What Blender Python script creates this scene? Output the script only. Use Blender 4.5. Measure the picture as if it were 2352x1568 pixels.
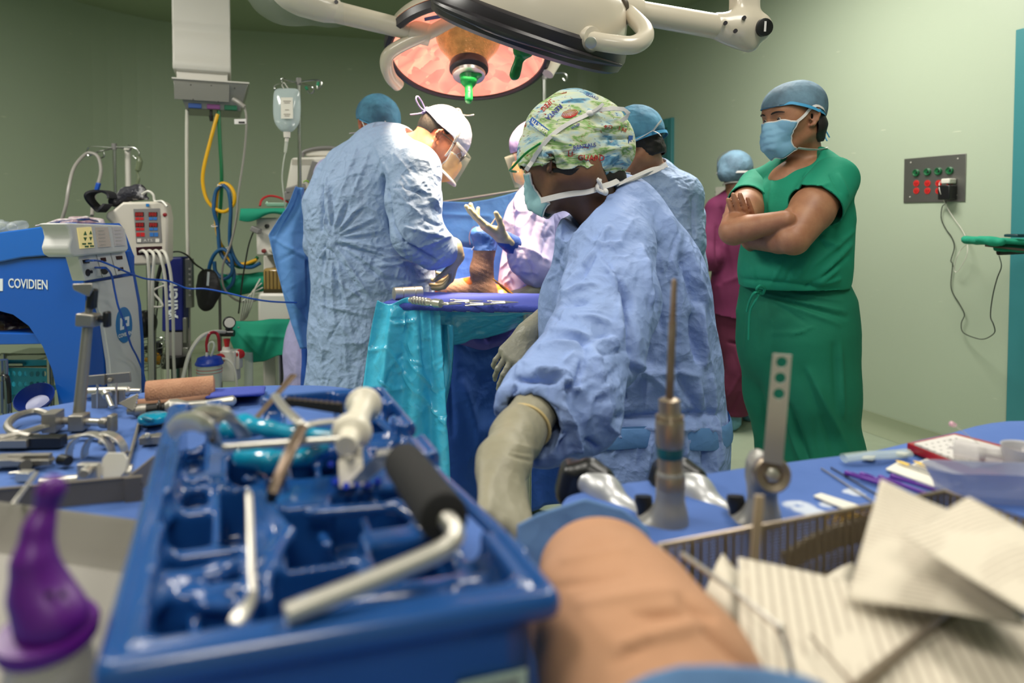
import bpy,bmesh,math,random
import numpy as np
from mathutils import Vector,Matrix,Euler
for _o in list(bpy.data.objects):
 bpy.data.objects.remove(_o)
SC = bpy.context.scene
COL = SC.collection
random.seed(7)
RNG = np.random.default_rng(7)
pi = math.pi
# ------------------------------------------------------------------ camera
FPX,CX,PPY,HORY = 1568.0,1176.0,555.0,500.0     # focal length, principal point and horizon, in photograph pixels
CAMH = 1.30
TH = math.atan((PPY - HORY)/FPX)
cam_data = bpy.data.cameras.new('camera')
cam = bpy.data.objects.new('camera',cam_data)
COL.objects.link(cam)
cam_data.sensor_width = 36.0
cam_data.lens = 24.0
cam_data.shift_y = -(784.0 - PPY)/2352.0
cam_data.clip_start = 0.02
cam.location = (0,0,CAMH)
cam.rotation_euler = (pi/2 - TH,0,0)
cam_data.dof.use_dof = True
cam_data.dof.focus_distance = 1.9
cam_data.dof.aperture_fstop = 2.8
SC.camera = cam
# ------------------------------------------------------------------ light and exposure
world = bpy.data.worlds.new('world')
SC.world = world
world.use_nodes = True
world.node_tree.nodes['Background'].inputs[0].default_value = (0.85,0.95,0.85,1)
world.node_tree.nodes['Background'].inputs[1].default_value = 0.10
SC.view_settings.view_transform = 'Standard'
SC.view_settings.look = 'None'
SC.view_settings.gamma = 1.0
SC.view_settings.use_curve_mapping = False
SC.view_settings.exposure = 0.12
SC.cycles.use_denoising = True
SC.cycles.max_bounces = 6
SC.cycles.diffuse_bounces = 3
SC.cycles.glossy_bounces = 3
SC.cycles.transmission_bounces = 4
SC.cycles.transparent_max_bounces = 8
SC.cycles.caustics_reflective = False
SC.cycles.caustics_refractive = False
SC.cycles.use_adaptive_sampling = True
SC.cycles.adaptive_threshold = 0.03
SC.cycles.sample_clamp_indirect = 4.0
def area_light(name,loc,size,power,color,target=None,spread=None,shape='RECTANGLE'):
 d = bpy.data.lights.new(name,'AREA')
 d.shape = shape
 d.size = size[0]
 if shape in ('RECTANGLE','ELLIPSE'):
  d.size_y = size[1]
 d.energy = power
 d.color = color
 if spread:
  d.spread = spread
 o = bpy.data.objects.new(name,d)
 COL.objects.link(o)
 o.location = loc
 if target is not None:
  o.rotation_euler = (Vector(target) - Vector(loc)).to_track_quat('-Z','Y').to_euler()
 return o
CEIL = 3.13
# fluorescent troffers of the operating room, set in the ceiling out of the frame (their housings are built with the room)
TROFFERS = [(1.15,3.3,66),(0.9,0.9,24),(-1.0,0.6,20),(-2.7,1.9,74),(0.1,-1.3,22)]
for _i,(_x,_y,_p) in enumerate(TROFFERS):
 area_light('ceiling_lamp_light',(_x,_y,CEIL - 0.06),(0.55,1.15),_p,(1.0,0.965,0.89))
# ------------------------------------------------------------------ pixel to place
def ray(px,py):
 xc,yc = (px - CX)/FPX,(PPY - py)/FPX
 return np.array([xc,math.cos(TH) + yc*math.sin(TH),-math.sin(TH) + yc*math.cos(TH)])
def P(px,py,Y):
 r = ray(px,py)
 return np.array([0,0,CAMH]) + r*(Y/r[1])
def PZ(px,py,z):
 r = ray(px,py)
 return np.array([0,0,CAMH]) + r*((z - CAMH)/r[2])
def PPL(px,py,q,n):
 """the point of the plane through q with normal n seen at a pixel"""
 r = ray(px,py)
 o = np.array([0,0,CAMH])
 return o + r*(np.dot(np.array(q) - o,n)/np.dot(r,n))
def V3(*a):
 return np.array(a,dtype=float)
def nrm(v):
 v = np.asarray(v,dtype=float)
 return v/(np.linalg.norm(v) + 1e-12)
# ------------------------------------------------------------------ materials
def lin(c):
 out = []
 for v in c[:3]:
  v = v/255.0
  out.append(v/12.92 if v <= 0.04045 else ((v + 0.055)/1.055) ** 2.4)
 return (*out,1.0)
class NT:
 def __init__(s,name):
  s.m = bpy.data.materials.new(name)
  s.m.use_nodes = True
  s.t = s.m.node_tree
  s.b = s.t.nodes['Principled BSDF']
  s.out = s.t.nodes['Material Output']
 def n(s,typ,**kw):
  nd = s.t.nodes.new(typ)
  for k,v in kw.items():
   if k.startswith('i_'):
    key = k[2:]
    nd.inputs[int(key) if key.isdigit() else key.replace('_',' ')].default_value = v
   else:
    setattr(nd,k,v)
  return nd
 def l(s,a,b):
  s.t.links.new(a,b)
def mat(name,c,rough=0.5,metal=0.0,c2=None,cscale=8.0,cthr=(0.35,0.65),bump=None,coat=0.0,alpha=1.0,
  trans=0.0,emit=None,estr=0.0,sheen=0.0,sss=0.0,spec=None,ior=None,aniso=None,rough2=None):
 """bump = list of (kind, scale, strength, distance); kinds: noise, fine, crumple, weave, brushed, stretch"""
 t = NT(name)
 b = t.b
 b.inputs['Base Color'].default_value = lin(c)
 b.inputs['Roughness'].default_value = rough
 b.inputs['Metallic'].default_value = metal
 if coat:
  b.inputs['Coat Weight'].default_value = coat
  b.inputs['Coat Roughness'].default_value = 0.08
 if alpha < 1:
  b.inputs['Alpha'].default_value = alpha
 if trans:
  b.inputs['Transmission Weight'].default_value = trans
 if ior:
  b.inputs['IOR'].default_value = ior
 if spec is not None:
  b.inputs['Specular IOR Level'].default_value = spec
 if emit:
  b.inputs['Emission Color'].default_value = lin(emit)
  b.inputs['Emission Strength'].default_value = estr
 if sheen:
  b.inputs['Sheen Weight'].default_value = sheen
 if sss:
  b.inputs['Subsurface Weight'].default_value = sss
  b.inputs['Subsurface Radius'].default_value = (0.012,0.005,0.003)
  b.inputs['Subsurface Scale'].default_value = 1.0
 co = t.n('ShaderNodeTexCoord')
 src = co.outputs['Object']
 if c2 is not None or rough2 is not None:
  nz = t.n('ShaderNodeTexNoise',i_Scale=cscale,i_Detail=5.0,i_Roughness=0.6)
  t.l(src,nz.inputs['Vector'])
  mr = t.n('ShaderNodeMapRange')
  mr.inputs[1].default_value,mr.inputs[2].default_value = cthr
  t.l(nz.outputs['Fac'],mr.inputs[0])
  if c2 is not None:
   mx = t.n('ShaderNodeMix',data_type='RGBA')
   mx.inputs[6].default_value = lin(c)
   mx.inputs[7].default_value = lin(c2)
   t.l(mr.outputs[0],mx.inputs[0])
   t.l(mx.outputs[2],b.inputs['Base Color'])
  if rough2 is not None:
   m2 = t.n('ShaderNodeMapRange')
   m2.inputs[3].default_value,m2.inputs[4].default_value = rough,rough2
   t.l(mr.outputs[0],m2.inputs[0])
   t.l(m2.outputs[0],b.inputs['Roughness'])
 prev = None
 for kind,sc,st,dist in (bump or []):
  bp = t.n('ShaderNodeBump',i_Strength=st,i_Distance=dist)
  if kind in ('noise','fine'):
   x = t.n('ShaderNodeTexNoise',i_Scale=sc,i_Detail=4.0 if kind == 'noise' else 1.0,i_Roughness=0.55)
   t.l(src,x.inputs['Vector'])
   h = x.outputs['Fac']
  elif kind == 'stretch':
   mp = t.n('ShaderNodeMapping')
   mp.inputs['Scale'].default_value = (1.0,1.0,0.18)
   t.l(src,mp.inputs['Vector'])
   x = t.n('ShaderNodeTexNoise',i_Scale=sc,i_Detail=3.0,i_Roughness=0.5,i_Distortion=0.6)
   t.l(mp.outputs[0],x.inputs['Vector'])
   h = x.outputs['Fac']
  elif kind == 'crumple':
   nz = t.n('ShaderNodeTexNoise',i_Scale=sc*0.5,i_Detail=1.0)
   t.l(src,nz.inputs['Vector'])
   va = t.n('ShaderNodeVectorMath',operation='MULTIPLY_ADD')
   va.inputs[1].default_value = (1.2/sc,)*3
   t.l(nz.outputs['Color'],va.inputs[0])
   t.l(src,va.inputs[2])
   x = t.n('ShaderNodeTexVoronoi',feature='F1',i_Scale=sc,i_Detail=1.6,i_Roughness=0.5)
   t.l(va.outputs[0],x.inputs['Vector'])
   h = x.outputs['Distance']
  elif kind == 'weave':
   x = t.n('ShaderNodeTexVoronoi',i_Scale=sc)
   t.l(src,x.inputs['Vector'])
   h = x.outputs['Distance']
  elif kind == 'brushed':
   mp = t.n('ShaderNodeMapping')
   mp.inputs['Scale'].default_value = (1.0,30.0,30.0)
   t.l(src,mp.inputs['Vector'])
   x = t.n('ShaderNodeTexNoise',i_Scale=sc,i_Detail=2.0)
   t.l(mp.outputs[0],x.inputs['Vector'])
   h = x.outputs['Fac']
  t.l(h,bp.inputs['Height'])
  if prev is not None:
   t.l(prev,bp.inputs['Normal'])
  prev = bp.outputs['Normal']
 if prev is not None:
  t.l(prev,b.inputs['Normal'])
 return t.m
# ------------------------------------------------------------------ mesh collecting
def frame_from(d,up=(0,0,1)):
 """rotation matrix whose columns are side, up', d"""
 d = nrm(d)
 u = np.array(up,float)
 if abs(np.dot(d,u)) > 0.97:
  u = np.array([1.0,0,0])
 s = nrm(np.cross(u,d))
 return np.column_stack([s,np.cross(d,s),d])
def rotz(a):
 c,s = math.cos(a),math.sin(a)
 return np.array([[c,-s,0],[s,c,0],[0,0,1.0]])
def rotx(a):
 c,s = math.cos(a),math.sin(a)
 return np.array([[1,0,0],[0,c,-s],[0,s,c]])
def roty(a):
 c,s = math.cos(a),math.sin(a)
 return np.array([[c,0,s],[0,1,0],[-s,0,c]])
I3 = np.eye(3)
class MB:
 def __init__(s):
  s.v,s.f,s.mi,s.cur = [],[],[],0
 def add(s,vs,fs):
  o = len(s.v)
  s.v.extend([tuple(float(c) for c in v) for v in vs])
  s.f.extend([tuple(int(i) + o for i in f) for f in fs])
  s.mi.extend([s.cur]*len(fs))
  return s
 def box(s,c,size,R=I3,taper=1.0):
  c = np.array(c,float)
  h = np.array(size,float)/2
  vs = []
  for z in (-1,1):
   k = taper if z > 0 else 1.0
   for x,y in ((-1,-1),(1,-1),(1,1),(-1,1)):
    vs.append(c + R @ (np.array([x*k,y*k,z])*h))
  return s.add(vs,[(3,2,1,0),(4,5,6,7),(0,1,5,4),(1,2,6,5),(2,3,7,6),(3,0,4,7)])
 def rings(s,rings,cap=True,closed=False):
  n = len(rings[0])
  vs = [p for r in rings for p in r]
  fs = []
  m = len(rings)
  for i in range(m if closed else m - 1):
   a,b = i*n,((i + 1) % m)*n
   for j in range(n):
    k = (j + 1) % n
    fs.append((a + j,a + k,b + k,b + j))
  if cap and not closed:
   fs.append(tuple(range(n - 1,-1,-1)))
   fs.append(tuple((m - 1)*n + j for j in range(n)))
  return s.add(vs,fs)
 def cyl(s,a,b,r0,r1=None,n=16,cap=True):
  r1 = r0 if r1 is None else r1
  a,b = np.array(a,float),np.array(b,float)
  M = frame_from(b - a)
  rs = []
  for p,r in ((a,r0),(b,r1)):
   rs.append([p + r*(M[:,0]*math.cos(2*pi*j/n) + M[:,1]*math.sin(2*pi*j/n)) for j in range(n)])
  return s.rings(rs,cap)
 def lathe(s,a,d,prof,n=24,cap=True,up=(0,0,1)):
  """prof: list of (distance along d, radius)"""
  a = np.array(a,float)
  M = frame_from(d,up)
  rs = [[a + M[:,2]*h + r*(M[:,0]*math.cos(2*pi*j/n) + M[:,1]*math.sin(2*pi*j/n)) for j in range(n)] for h,r in prof]
  return s.rings(rs,cap)
 def tube(s,pts,r,n=8,cap=True,closed=False,flat=1.0,up=None):
  pts = [np.array(p,float) for p in pts]
  m = len(pts)
  rr = [r]*m if np.isscalar(r) else list(r)
  ds = []
  for i in range(m):
   if closed:
    d = pts[(i + 1) % m] - pts[i - 1]
   else:
    d = pts[min(i + 1,m - 1)] - pts[max(i - 1,0)]
   ds.append(nrm(d))
  M = frame_from(ds[0],up if up is not None else (0,0,1))
  x = M[:,0]
  rs = []
  for i in range(m):
   if up is not None:
    x = nrm(np.cross(np.array(up,float),ds[i]))
   else:
    x = nrm(x - ds[i]*np.dot(x,ds[i]))
   y = np.cross(ds[i],x)
   rs.append([pts[i] + rr[i]*(x*math.cos(2*pi*j/n) + flat*y*math.sin(2*pi*j/n)) for j in range(n)])
  return s.rings(rs,cap,closed)
 def prism(s,poly,depth,o=(0,0,0),R=I3,holes=None):
  """poly in local xy, extruded along local z from 0 to depth"""
  o = np.array(o,float)
  n = len(poly)
  vs = [o + R @ np.array([x,y,0.0]) for x,y in poly] + [o + R @ np.array([x,y,depth]) for x,y in poly]
  fs = [tuple(range(n - 1,-1,-1)),tuple(range(n,2*n))]
  for i in range(n):
   j = (i + 1) % n
   fs.append((i,j,n + j,n + i))
  return s.add(vs,fs)
 def sph(s,c,r,n=16,m=10,R=I3):
  c = np.array(c,float)
  r = np.array([r,r,r] if np.isscalar(r) else r,float)
  vs = [c + R @ (r*np.array([0,0,-1.0]))]
  for i in range(1,m):
   t = pi*i/m - pi/2
   for j in range(n):
    a = 2*pi*j/n
    vs.append(c + R @ (r*np.array([math.cos(t)*math.cos(a),math.cos(t)*math.sin(a),math.sin(t)])))
  vs.append(c + R @ (r*np.array([0,0,1.0])))
  fs = [(0,1 + (j + 1) % n,1 + j) for j in range(n)]
  for i in range(m - 2):
   for j in range(n):
    a,b = 1 + i*n,1 + (i + 1)*n
    fs.append((a + j,a + (j + 1) % n,b + (j + 1) % n,b + j))
  e = len(vs) - 1
  fs += [(e,1 + (m - 2)*n + j,1 + (m - 2)*n + (j + 1) % n) for j in range(n)]
  return s.add(vs,fs)
 def grid(s,pts):
  """pts[i][j] 3-D"""
  m,n = len(pts),len(pts[0])
  vs = [p for r in pts for p in r]
  fs = [(i*n + j,i*n + j + 1,(i + 1)*n + j + 1,(i + 1)*n + j) for i in range(m - 1) for j in range(n - 1)]
  return s.add(vs,fs)
def wloc(o):
 l = np.zeros(3)
 while o is not None:
  l = l + np.array(o.location)
  o = o.parent
 return l
def mesh_obj(name,vs,fs,m,parent=None,loc=None,smooth=True,bevel=0.0,seg=2,mi=None,solid=0.0,sub=0,angle=35,soff=-1.0):
 """verts in world space; the object's origin goes to loc (default: the middle of its base, or the parent's origin)"""
 vs = np.asarray(vs,float)
 if parent is not None:
  base = wloc(parent)
  loc = np.zeros(3)
  vs = vs - base
 else:
  if loc is None:
   loc = np.array([(vs[:,0].min() + vs[:,0].max())/2,(vs[:,1].min() + vs[:,1].max())/2,vs[:,2].min()])
  vs = vs - np.array(loc)
 me = bpy.data.meshes.new(name)
 fa = fs if isinstance(fs,list) else fs.tolist()
 me.from_pydata(vs.tolist(),[],fa)
 mats = m if isinstance(m,(list,tuple)) else [m]
 for x in mats:
  me.materials.append(x)
 if mi is not None:
  me.polygons.foreach_set('material_index',np.array(mi,dtype=np.int32))
 me.update()
 o = bpy.data.objects.new(name,me)
 COL.objects.link(o)
 o.location = loc
 if parent is not None:
  o.parent = parent
 if smooth:
  me.shade_smooth()
  if smooth != 'all':
   try:
    me.set_sharp_from_angle(angle=math.radians(angle))
   except Exception:
    pass
 if solid:
  s = o.modifiers.new('solid','SOLIDIFY')
  s.thickness = solid
  s.offset = soff
 if bevel:
  b = o.modifiers.new('bevel','BEVEL')
  b.width = bevel
  b.segments = seg
  b.limit_method = 'ANGLE'
  b.angle_limit = math.radians(40)
  b.harden_normals = False
 if sub:
  q = o.modifiers.new('sub','SUBSURF')
  q.levels = sub
  q.render_levels = sub
 return o
def build(name,mb,m,parent=None,**kw):
 return mesh_obj(name,mb.v,mb.f,m,parent,mi=mb.mi if isinstance(m,(list,tuple)) else None,**kw)
def tag(o,label,cat=None,group=None,kind=None):
 if label:
  o['label'] = label
 if cat:
  o['category'] = cat
 if group:
  o['group'] = group
 if kind:
  o['kind'] = kind
 return o
def thing(name,loc,label,cat,group=None):
 o = bpy.data.objects.new(name,None)
 COL.objects.link(o)
 o.empty_display_size = 0.05
 o.location = [float(c) for c in loc]
 return tag(o,label,cat,group)
def struct(name,mb,m,**kw):
 o = build(name,mb,m,**kw)
 o['kind'] = 'structure'
 return o
def dup(root,offset,label=None,group=None,rz=0.0,scale=None):
 """a copy of a thing with copies of its parts and sub-parts"""
 r = root.copy()
 COL.objects.link(r)
 r.location = Vector(root.location) + Vector([float(c) for c in offset])
 r.rotation_euler.z += rz
 if scale:
  r.scale = (scale,scale,scale)
 if label:
  r['label'] = label
 if group:
  r['group'] = group
 def rec(a,b):
  for ch in list(a.children):
   if ch.name == b.name:
    continue
   c = ch.copy()
   COL.objects.link(c)
   c.parent = b
   rec(ch,c)
 rec(root,r)
 return r
def spline(pts,n=8,closed=False):
 """Catmull-Rom through the points"""
 p = [np.array(q,float) for q in pts]
 m = len(p)
 out = []
 rng = range(m) if closed else range(m - 1)
 for i in rng:
  if closed:
   a,b,c,d = p[i - 1],p[i],p[(i + 1) % m],p[(i + 2) % m]
  else:
   b,c = p[i],p[i + 1]
   a = p[i - 1] if i else 2*b - c
   d = p[i + 2] if i + 2 < m else 2*c - b
  for k in range(n):
   t = k/n
   out.append(0.5*((2*b) + (c - a)*t + (2*a - 5*b + 4*c - d)*t*t + (3*b - a - 3*c + d)*t ** 3))
 if not closed:
  out.append(p[-1])
 return out
def text_mesh(name,txt,size,m,o,R,parent,depth=0.0006,bold=0.0,label=None,align='CENTER',flipx=False,sx=1.0):
 """lettering as a real mesh lying in the local xy plane of (o, R)"""
 cu = bpy.data.curves.new('lettering','FONT')
 cu.body = txt
 cu.size = size
 cu.align_x = align
 cu.align_y = 'CENTER'
 cu.extrude = depth
 cu.offset = bold
 cu.resolution_u = 3
 tmp = bpy.data.objects.new('tmp',cu)
 COL.objects.link(tmp)
 dg = bpy.context.evaluated_depsgraph_get()
 me = bpy.data.meshes.new_from_object(tmp.evaluated_get(dg))
 bpy.data.objects.remove(tmp)
 n = len(me.vertices)
 co = np.empty(n*3)
 me.vertices.foreach_get('co',co)
 co = co.reshape(-1,3)
 co[:,0] *= sx
 vs = np.array(o)[None,:] + co @ np.array(R).T
 fs = [list(p.vertices) for p in me.polygons]
 ob = mesh_obj(name,vs,fs,m,parent,smooth=False)
 if label:
  ob['label'] = label
 return ob
# ------------------------------------------------------------------ implicit surfaces for bodies and cloth
class SDF:
 def __init__(s):
  s.pr = []
 def cap(s,a,b,ra,rb=None,k=0.03,n=None,f=1.0,op='+'):
  """tapered capsule; n, f: squash along direction n by factor f"""
  rb = ra if rb is None else rb
  s.pr.append(('cap',np.array(a,float),np.array(b,float),ra,rb,k,None if n is None else nrm(n),f,op))
  return s
 def chain(s,pts,rs,k=0.03,n=None,f=1.0,op='+'):
  for i in range(len(pts) - 1):
   s.cap(pts[i],pts[i + 1],rs[i],rs[i + 1],k,n,f,op)
  return s
 def ell(s,c,r,R=I3,k=0.03,op='+'):
  s.pr.append(('ell',np.array(c,float),np.array([r,r,r] if np.isscalar(r) else r,float),np.array(R,float),None,k,None,1,op))
  return s
 def box(s,c,size,R=I3,rad=0.01,k=0.01,op='+'):
  s.pr.append(('box',np.array(c,float),np.array(size,float)/2,np.array(R,float),rad,k,None,1,op))
  return s
 def bounds(s,p):
  if p[0] == 'cap':
   r = max(p[3],p[4])
   if p[7] > 1:
    r *= p[7]
   return np.minimum(p[1],p[2]) - r,np.maximum(p[1],p[2]) + r
  if p[0] == 'ell':
   e = np.sqrt(((p[3]*p[2][None,:]) ** 2).sum(1))
   return p[1] - e,p[1] + e
  e = np.abs(p[3]) @ p[2]
  return p[1] - e,p[1] + e
 def mesh(s,h,smooth=0,disp=None):
  los,his = zip(*[s.bounds(p) for p in s.pr if p[8] == '+'])
  pad = 4*h + 0.01
  lo,hi = np.min(los,0) - pad,np.max(his,0) + pad
  N = np.ceil((hi - lo)/h).astype(int) + 1
  D = np.full(N,9.0,dtype=np.float32)
  ax = [lo[i] + h*np.arange(N[i]) for i in range(3)]
  for p in s.pr:
   a,b = s.bounds(p)
   mg = p[5] + 3*h + 0.012
   i0 = np.clip(np.floor((a - mg - lo)/h).astype(int),0,N - 1)
   i1 = np.clip(np.ceil((b + mg - lo)/h).astype(int) + 1,1,N)
   if np.any(i1 <= i0):
    continue
   X = ax[0][i0[0]:i1[0]][:,None,None]
   Y = ax[1][i0[1]:i1[1]][None,:,None]
   Z = ax[2][i0[2]:i1[2]][None,None,:]
   d = prim_dist(p,X,Y,Z)
   sl = tuple(slice(i0[i],i1[i]) for i in range(3))
   E = D[sl]
   k = max(p[5],1e-4)
   if p[8] == '+':
    hh = np.maximum(k - np.abs(E - d),0)/k
    D[sl] = np.minimum(E,d) - hh*hh*k*0.25
   else:
    hh = np.maximum(k - np.abs(E + d),0)/k
    D[sl] = np.maximum(E,-d) + hh*hh*k*0.25
  v,f = surface_nets(D,lo,h)
  if smooth:
   v = lap_smooth(v,f,smooth)
  if disp is not None:
   for fn in (disp if isinstance(disp,(list,tuple)) else [disp]):
    nn = vnormals(v,f)
    v = v + nn*fn(v,nn)[:,None]
  return v,f
def prim_dist(p,X,Y,Z):
 if p[0] == 'cap':
  A,B,ra,rb,n,f = p[1],p[2],p[3],p[4],p[6],p[7]
  x,y,z = X - A[0],Y - A[1],Z - A[2]
  ba = B - A
  if n is not None:
   q = (x*n[0] + y*n[1] + z*n[2])*(1.0/f - 1.0)
   x,y,z = x + q*n[0],y + q*n[1],z + q*n[2]
   ba = ba + n*(np.dot(ba,n)*(1.0/f - 1.0))
  bb = max(np.dot(ba,ba),1e-12)
  t = np.clip((x*ba[0] + y*ba[1] + z*ba[2])/bb,0,1)
  d = np.sqrt((x - t*ba[0]) ** 2 + (y - t*ba[1]) ** 2 + (z - t*ba[2]) ** 2) - (ra + (rb - ra)*t)
  if n is not None and f < 1:
   d = d*(0.5 + 0.5*f)
  return d
 x,y,z = X - p[1][0],Y - p[1][1],Z - p[1][2]
 R = p[3]
 lx = x*R[0,0] + y*R[1,0] + z*R[2,0]
 ly = x*R[0,1] + y*R[1,1] + z*R[2,1]
 lz = x*R[0,2] + y*R[1,2] + z*R[2,2]
 if p[0] == 'ell':
  r = p[2]
  k0 = np.sqrt((lx/r[0]) ** 2 + (ly/r[1]) ** 2 + (lz/r[2]) ** 2)
  k1 = np.sqrt((lx/r[0] ** 2) ** 2 + (ly/r[1] ** 2) ** 2 + (lz/r[2] ** 2) ** 2) + 1e-9
  return k0*(k0 - 1.0)/k1
 hs,rad = p[2],p[4]
 qx,qy,qz = np.abs(lx) - hs[0] + rad,np.abs(ly) - hs[1] + rad,np.abs(lz) - hs[2] + rad
 return np.sqrt(np.maximum(qx,0) ** 2 + np.maximum(qy,0) ** 2 + np.maximum(qz,0) ** 2) + np.minimum(np.maximum(np.maximum(qx,qy),qz),0) - rad
def sdf_eval(S,v):
 v = np.asarray(v,float)
 E = np.full(len(v),9.0)
 for p in S.pr:
  d = prim_dist(p,v[:,0],v[:,1],v[:,2])
  k = max(p[5],1e-4)
  if p[8] == '+':
   hh = np.maximum(k - np.abs(E - d),0)/k
   E = np.minimum(E,d) - hh*hh*k*0.25
  else:
   hh = np.maximum(k - np.abs(E + d),0)/k
   E = np.maximum(E,-d) + hh*hh*k*0.25
 return E
def push_out(S,v,gap,it=4):
 """move points so that they stay at least gap outside the surface"""
 v = np.array(v,float)
 for _ in range(it):
  d = sdf_eval(S,v)
  e = 0.002
  g = np.stack([sdf_eval(S,v + [e,0,0]) - sdf_eval(S,v - [e,0,0]),sdf_eval(S,v + [0,e,0]) - sdf_eval(S,v - [0,e,0]),
   sdf_eval(S,v + [0,0,e]) - sdf_eval(S,v - [0,0,e])],1)
  g /= np.linalg.norm(g,axis=1)[:,None] + 1e-9
  v += g*np.maximum(gap - d,0)[:,None]
 return v
def pull_to(S,v,gap,it=5):
 """lay points on the surface at the given gap"""
 v = np.array(v,float)
 for _ in range(it):
  d = sdf_eval(S,v)
  e = 0.002
  g = np.stack([sdf_eval(S,v + [e,0,0]) - sdf_eval(S,v - [e,0,0]),sdf_eval(S,v + [0,e,0]) - sdf_eval(S,v - [0,e,0]),
   sdf_eval(S,v + [0,0,e]) - sdf_eval(S,v - [0,0,e])],1)
  g /= np.linalg.norm(g,axis=1)[:,None] + 1e-9
  v += g*(gap - d)[:,None]
 return v
def trim(v,f,g):
 """keep the part of the mesh where g(v) > 0 and draw the cut edge onto g = 0"""
 gv = g(v)
 fm = (gv[f] > 0).any(1)
 f = f[fm]
 for _ in range(2):
  gv = g(v)
  bad = np.zeros(len(v),bool)
  bad[f.ravel()] = True
  bad &= gv <= 0
  idx = np.where(bad)[0]
  if len(idx) == 0:
   break
  p,e = v[idx],0.001
  gr = np.stack([g(p + [e,0,0]) - g(p - [e,0,0]),g(p + [0,e,0]) - g(p - [0,e,0]),g(p + [0,0,e]) - g(p - [0,0,e])],1)/(2*e)
  st = gr*(-gv[idx]/((gr ** 2).sum(1) + 1e-9))[:,None]
  L = np.linalg.norm(st,axis=1)
  st *= np.minimum(1,0.02/(L + 1e-9))[:,None]
  v = v.copy()
  v[idx] = p + st
 used = np.zeros(len(v),bool)
 used[f.ravel()] = True
 re = np.cumsum(used) - 1
 return v[used],re[f]
def to_px(v):
 d = v - np.array([0,0,CAMH])
 c,s_ = math.cos(TH),math.sin(TH)
 z = d[:,1]*c - d[:,2]*s_
 y = d[:,1]*s_ + d[:,2]*c
 return CX + FPX*d[:,0]/z,PPY - FPX*y/z
def folds(v,n,segs):
 """folds drawn where the photograph shows them: (x0, y0, x1, y1, half width, height in m), on the side that faces this way.
 They are modelled into the cloth."""
 x,y = to_px(v)
 face = np.clip((n*nrm_rows(np.array([0,0,CAMH]) - v)).sum(1)*3,0,1)
 out = np.zeros(len(v))
 for x0,y0,x1,y1,w,h in segs:
  L2 = (x1 - x0) ** 2 + (y1 - y0) ** 2
  t = ((x - x0)*(x1 - x0) + (y - y0)*(y1 - y0))/L2
  tc = np.clip(t,0,1)
  d = np.hypot(x - x0 - tc*(x1 - x0),y - y0 - tc*(y1 - y0))/w
  # one flank steeper than the other, as in real cloth
  out += h*np.exp(-np.abs(d) ** 1.5)*(0.25 + 0.75*np.sin(pi*np.clip(tc,0.0,1)) ** 0.5)
 return out*face
def nrm_rows(a):
 return a/(np.linalg.norm(a,axis=1)[:,None] + 1e-12)
def surface_nets(D,lo,h):
 S = (D < 0)
 N = np.array(D.shape)
 c = np.zeros(N - 1,dtype=np.uint8)
 for dx in (0,1):
  for dy in (0,1):
   for dz in (0,1):
    c += S[dx:N[0] - 1 + dx,dy:N[1] - 1 + dy,dz:N[2] - 1 + dz]
 act = (c > 0) & (c < 8)
 idx = np.argwhere(act)
 vid = -np.ones(act.shape,dtype=np.int64)
 vid[act] = np.arange(len(idx))
 acc = np.zeros((len(idx),3))
 cnt = np.zeros(len(idx))
 corners = [(a,b,cc) for a in (0,1) for b in (0,1) for cc in (0,1)]
 for i in range(8):
  for j in range(i + 1,8):
   A,B = np.array(corners[i]),np.array(corners[j])
   if np.abs(A - B).sum() != 1:
    continue
   ia,ib = idx + A,idx + B
   da = D[ia[:,0],ia[:,1],ia[:,2]].astype(float)
   db = D[ib[:,0],ib[:,1],ib[:,2]].astype(float)
   m = (da < 0) != (db < 0)
   t = np.where(m,da/np.where(np.abs(da - db) < 1e-12,1e-12,da - db),0)
   p = A[None,:] + (B - A)[None,:]*t[:,None]
   acc[m] += p[m]
   cnt[m] += 1
 v = lo + h*(idx + acc/np.maximum(cnt,1)[:,None])
 quads = []
 for ax in range(3):
  sl0 = [slice(None)]*3
  sl1 = [slice(None)]*3
  sl0[ax] = slice(0,N[ax] - 1)
  sl1[ax] = slice(1,N[ax])
  s0,s1 = S[tuple(sl0)],S[tuple(sl1)]
  e = np.argwhere(s0 != s1)
  o1,o2 = (ax + 1) % 3,(ax + 2) % 3
  e = e[(e[:,o1] > 0) & (e[:,o2] > 0) & (e[:,o1] < N[o1] - 1) & (e[:,o2] < N[o2] - 1)]
  if len(e) == 0:
   continue
  u = np.zeros(3,int)
  w = np.zeros(3,int)
  u[o1] = 1
  w[o2] = 1
  q = [vid[tuple((e - d).T)] for d in (u*0,u,u + w,w)]
  q = np.stack(q,1)
  flip = s0[tuple(e.T)]
  q[~flip] = q[~flip][:,::-1]
  quads.append(q)
 f = np.concatenate(quads)
 f = f[:,::-1] if False else f
 return v,f
def vnormals(v,f):
 n = np.cross(v[f[:,2]] - v[f[:,0]],v[f[:,3]] - v[f[:,1]])
 o = np.zeros_like(v)
 for k in range(4):
  for c in range(3):
   o[:,c] += np.bincount(f[:,k],weights=n[:,c],minlength=len(v))
 return o/(np.linalg.norm(o,axis=1)[:,None] + 1e-12)
def lap_smooth(v,f,it,lam=0.5):
 e = np.concatenate([f[:,[0,1]],f[:,[1,2]],f[:,[2,3]],f[:,[3,0]]])
 a = np.concatenate([e[:,0],e[:,1]])
 b = np.concatenate([e[:,1],e[:,0]])
 deg = np.bincount(a,minlength=len(v)).astype(float)
 v = v.copy()
 for _ in range(it):
  m = np.stack([np.bincount(a,weights=v[b,c],minlength=len(v)) for c in range(3)],1)/np.maximum(deg,1)[:,None]
  v += lam*(m - v)
 return v
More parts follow.
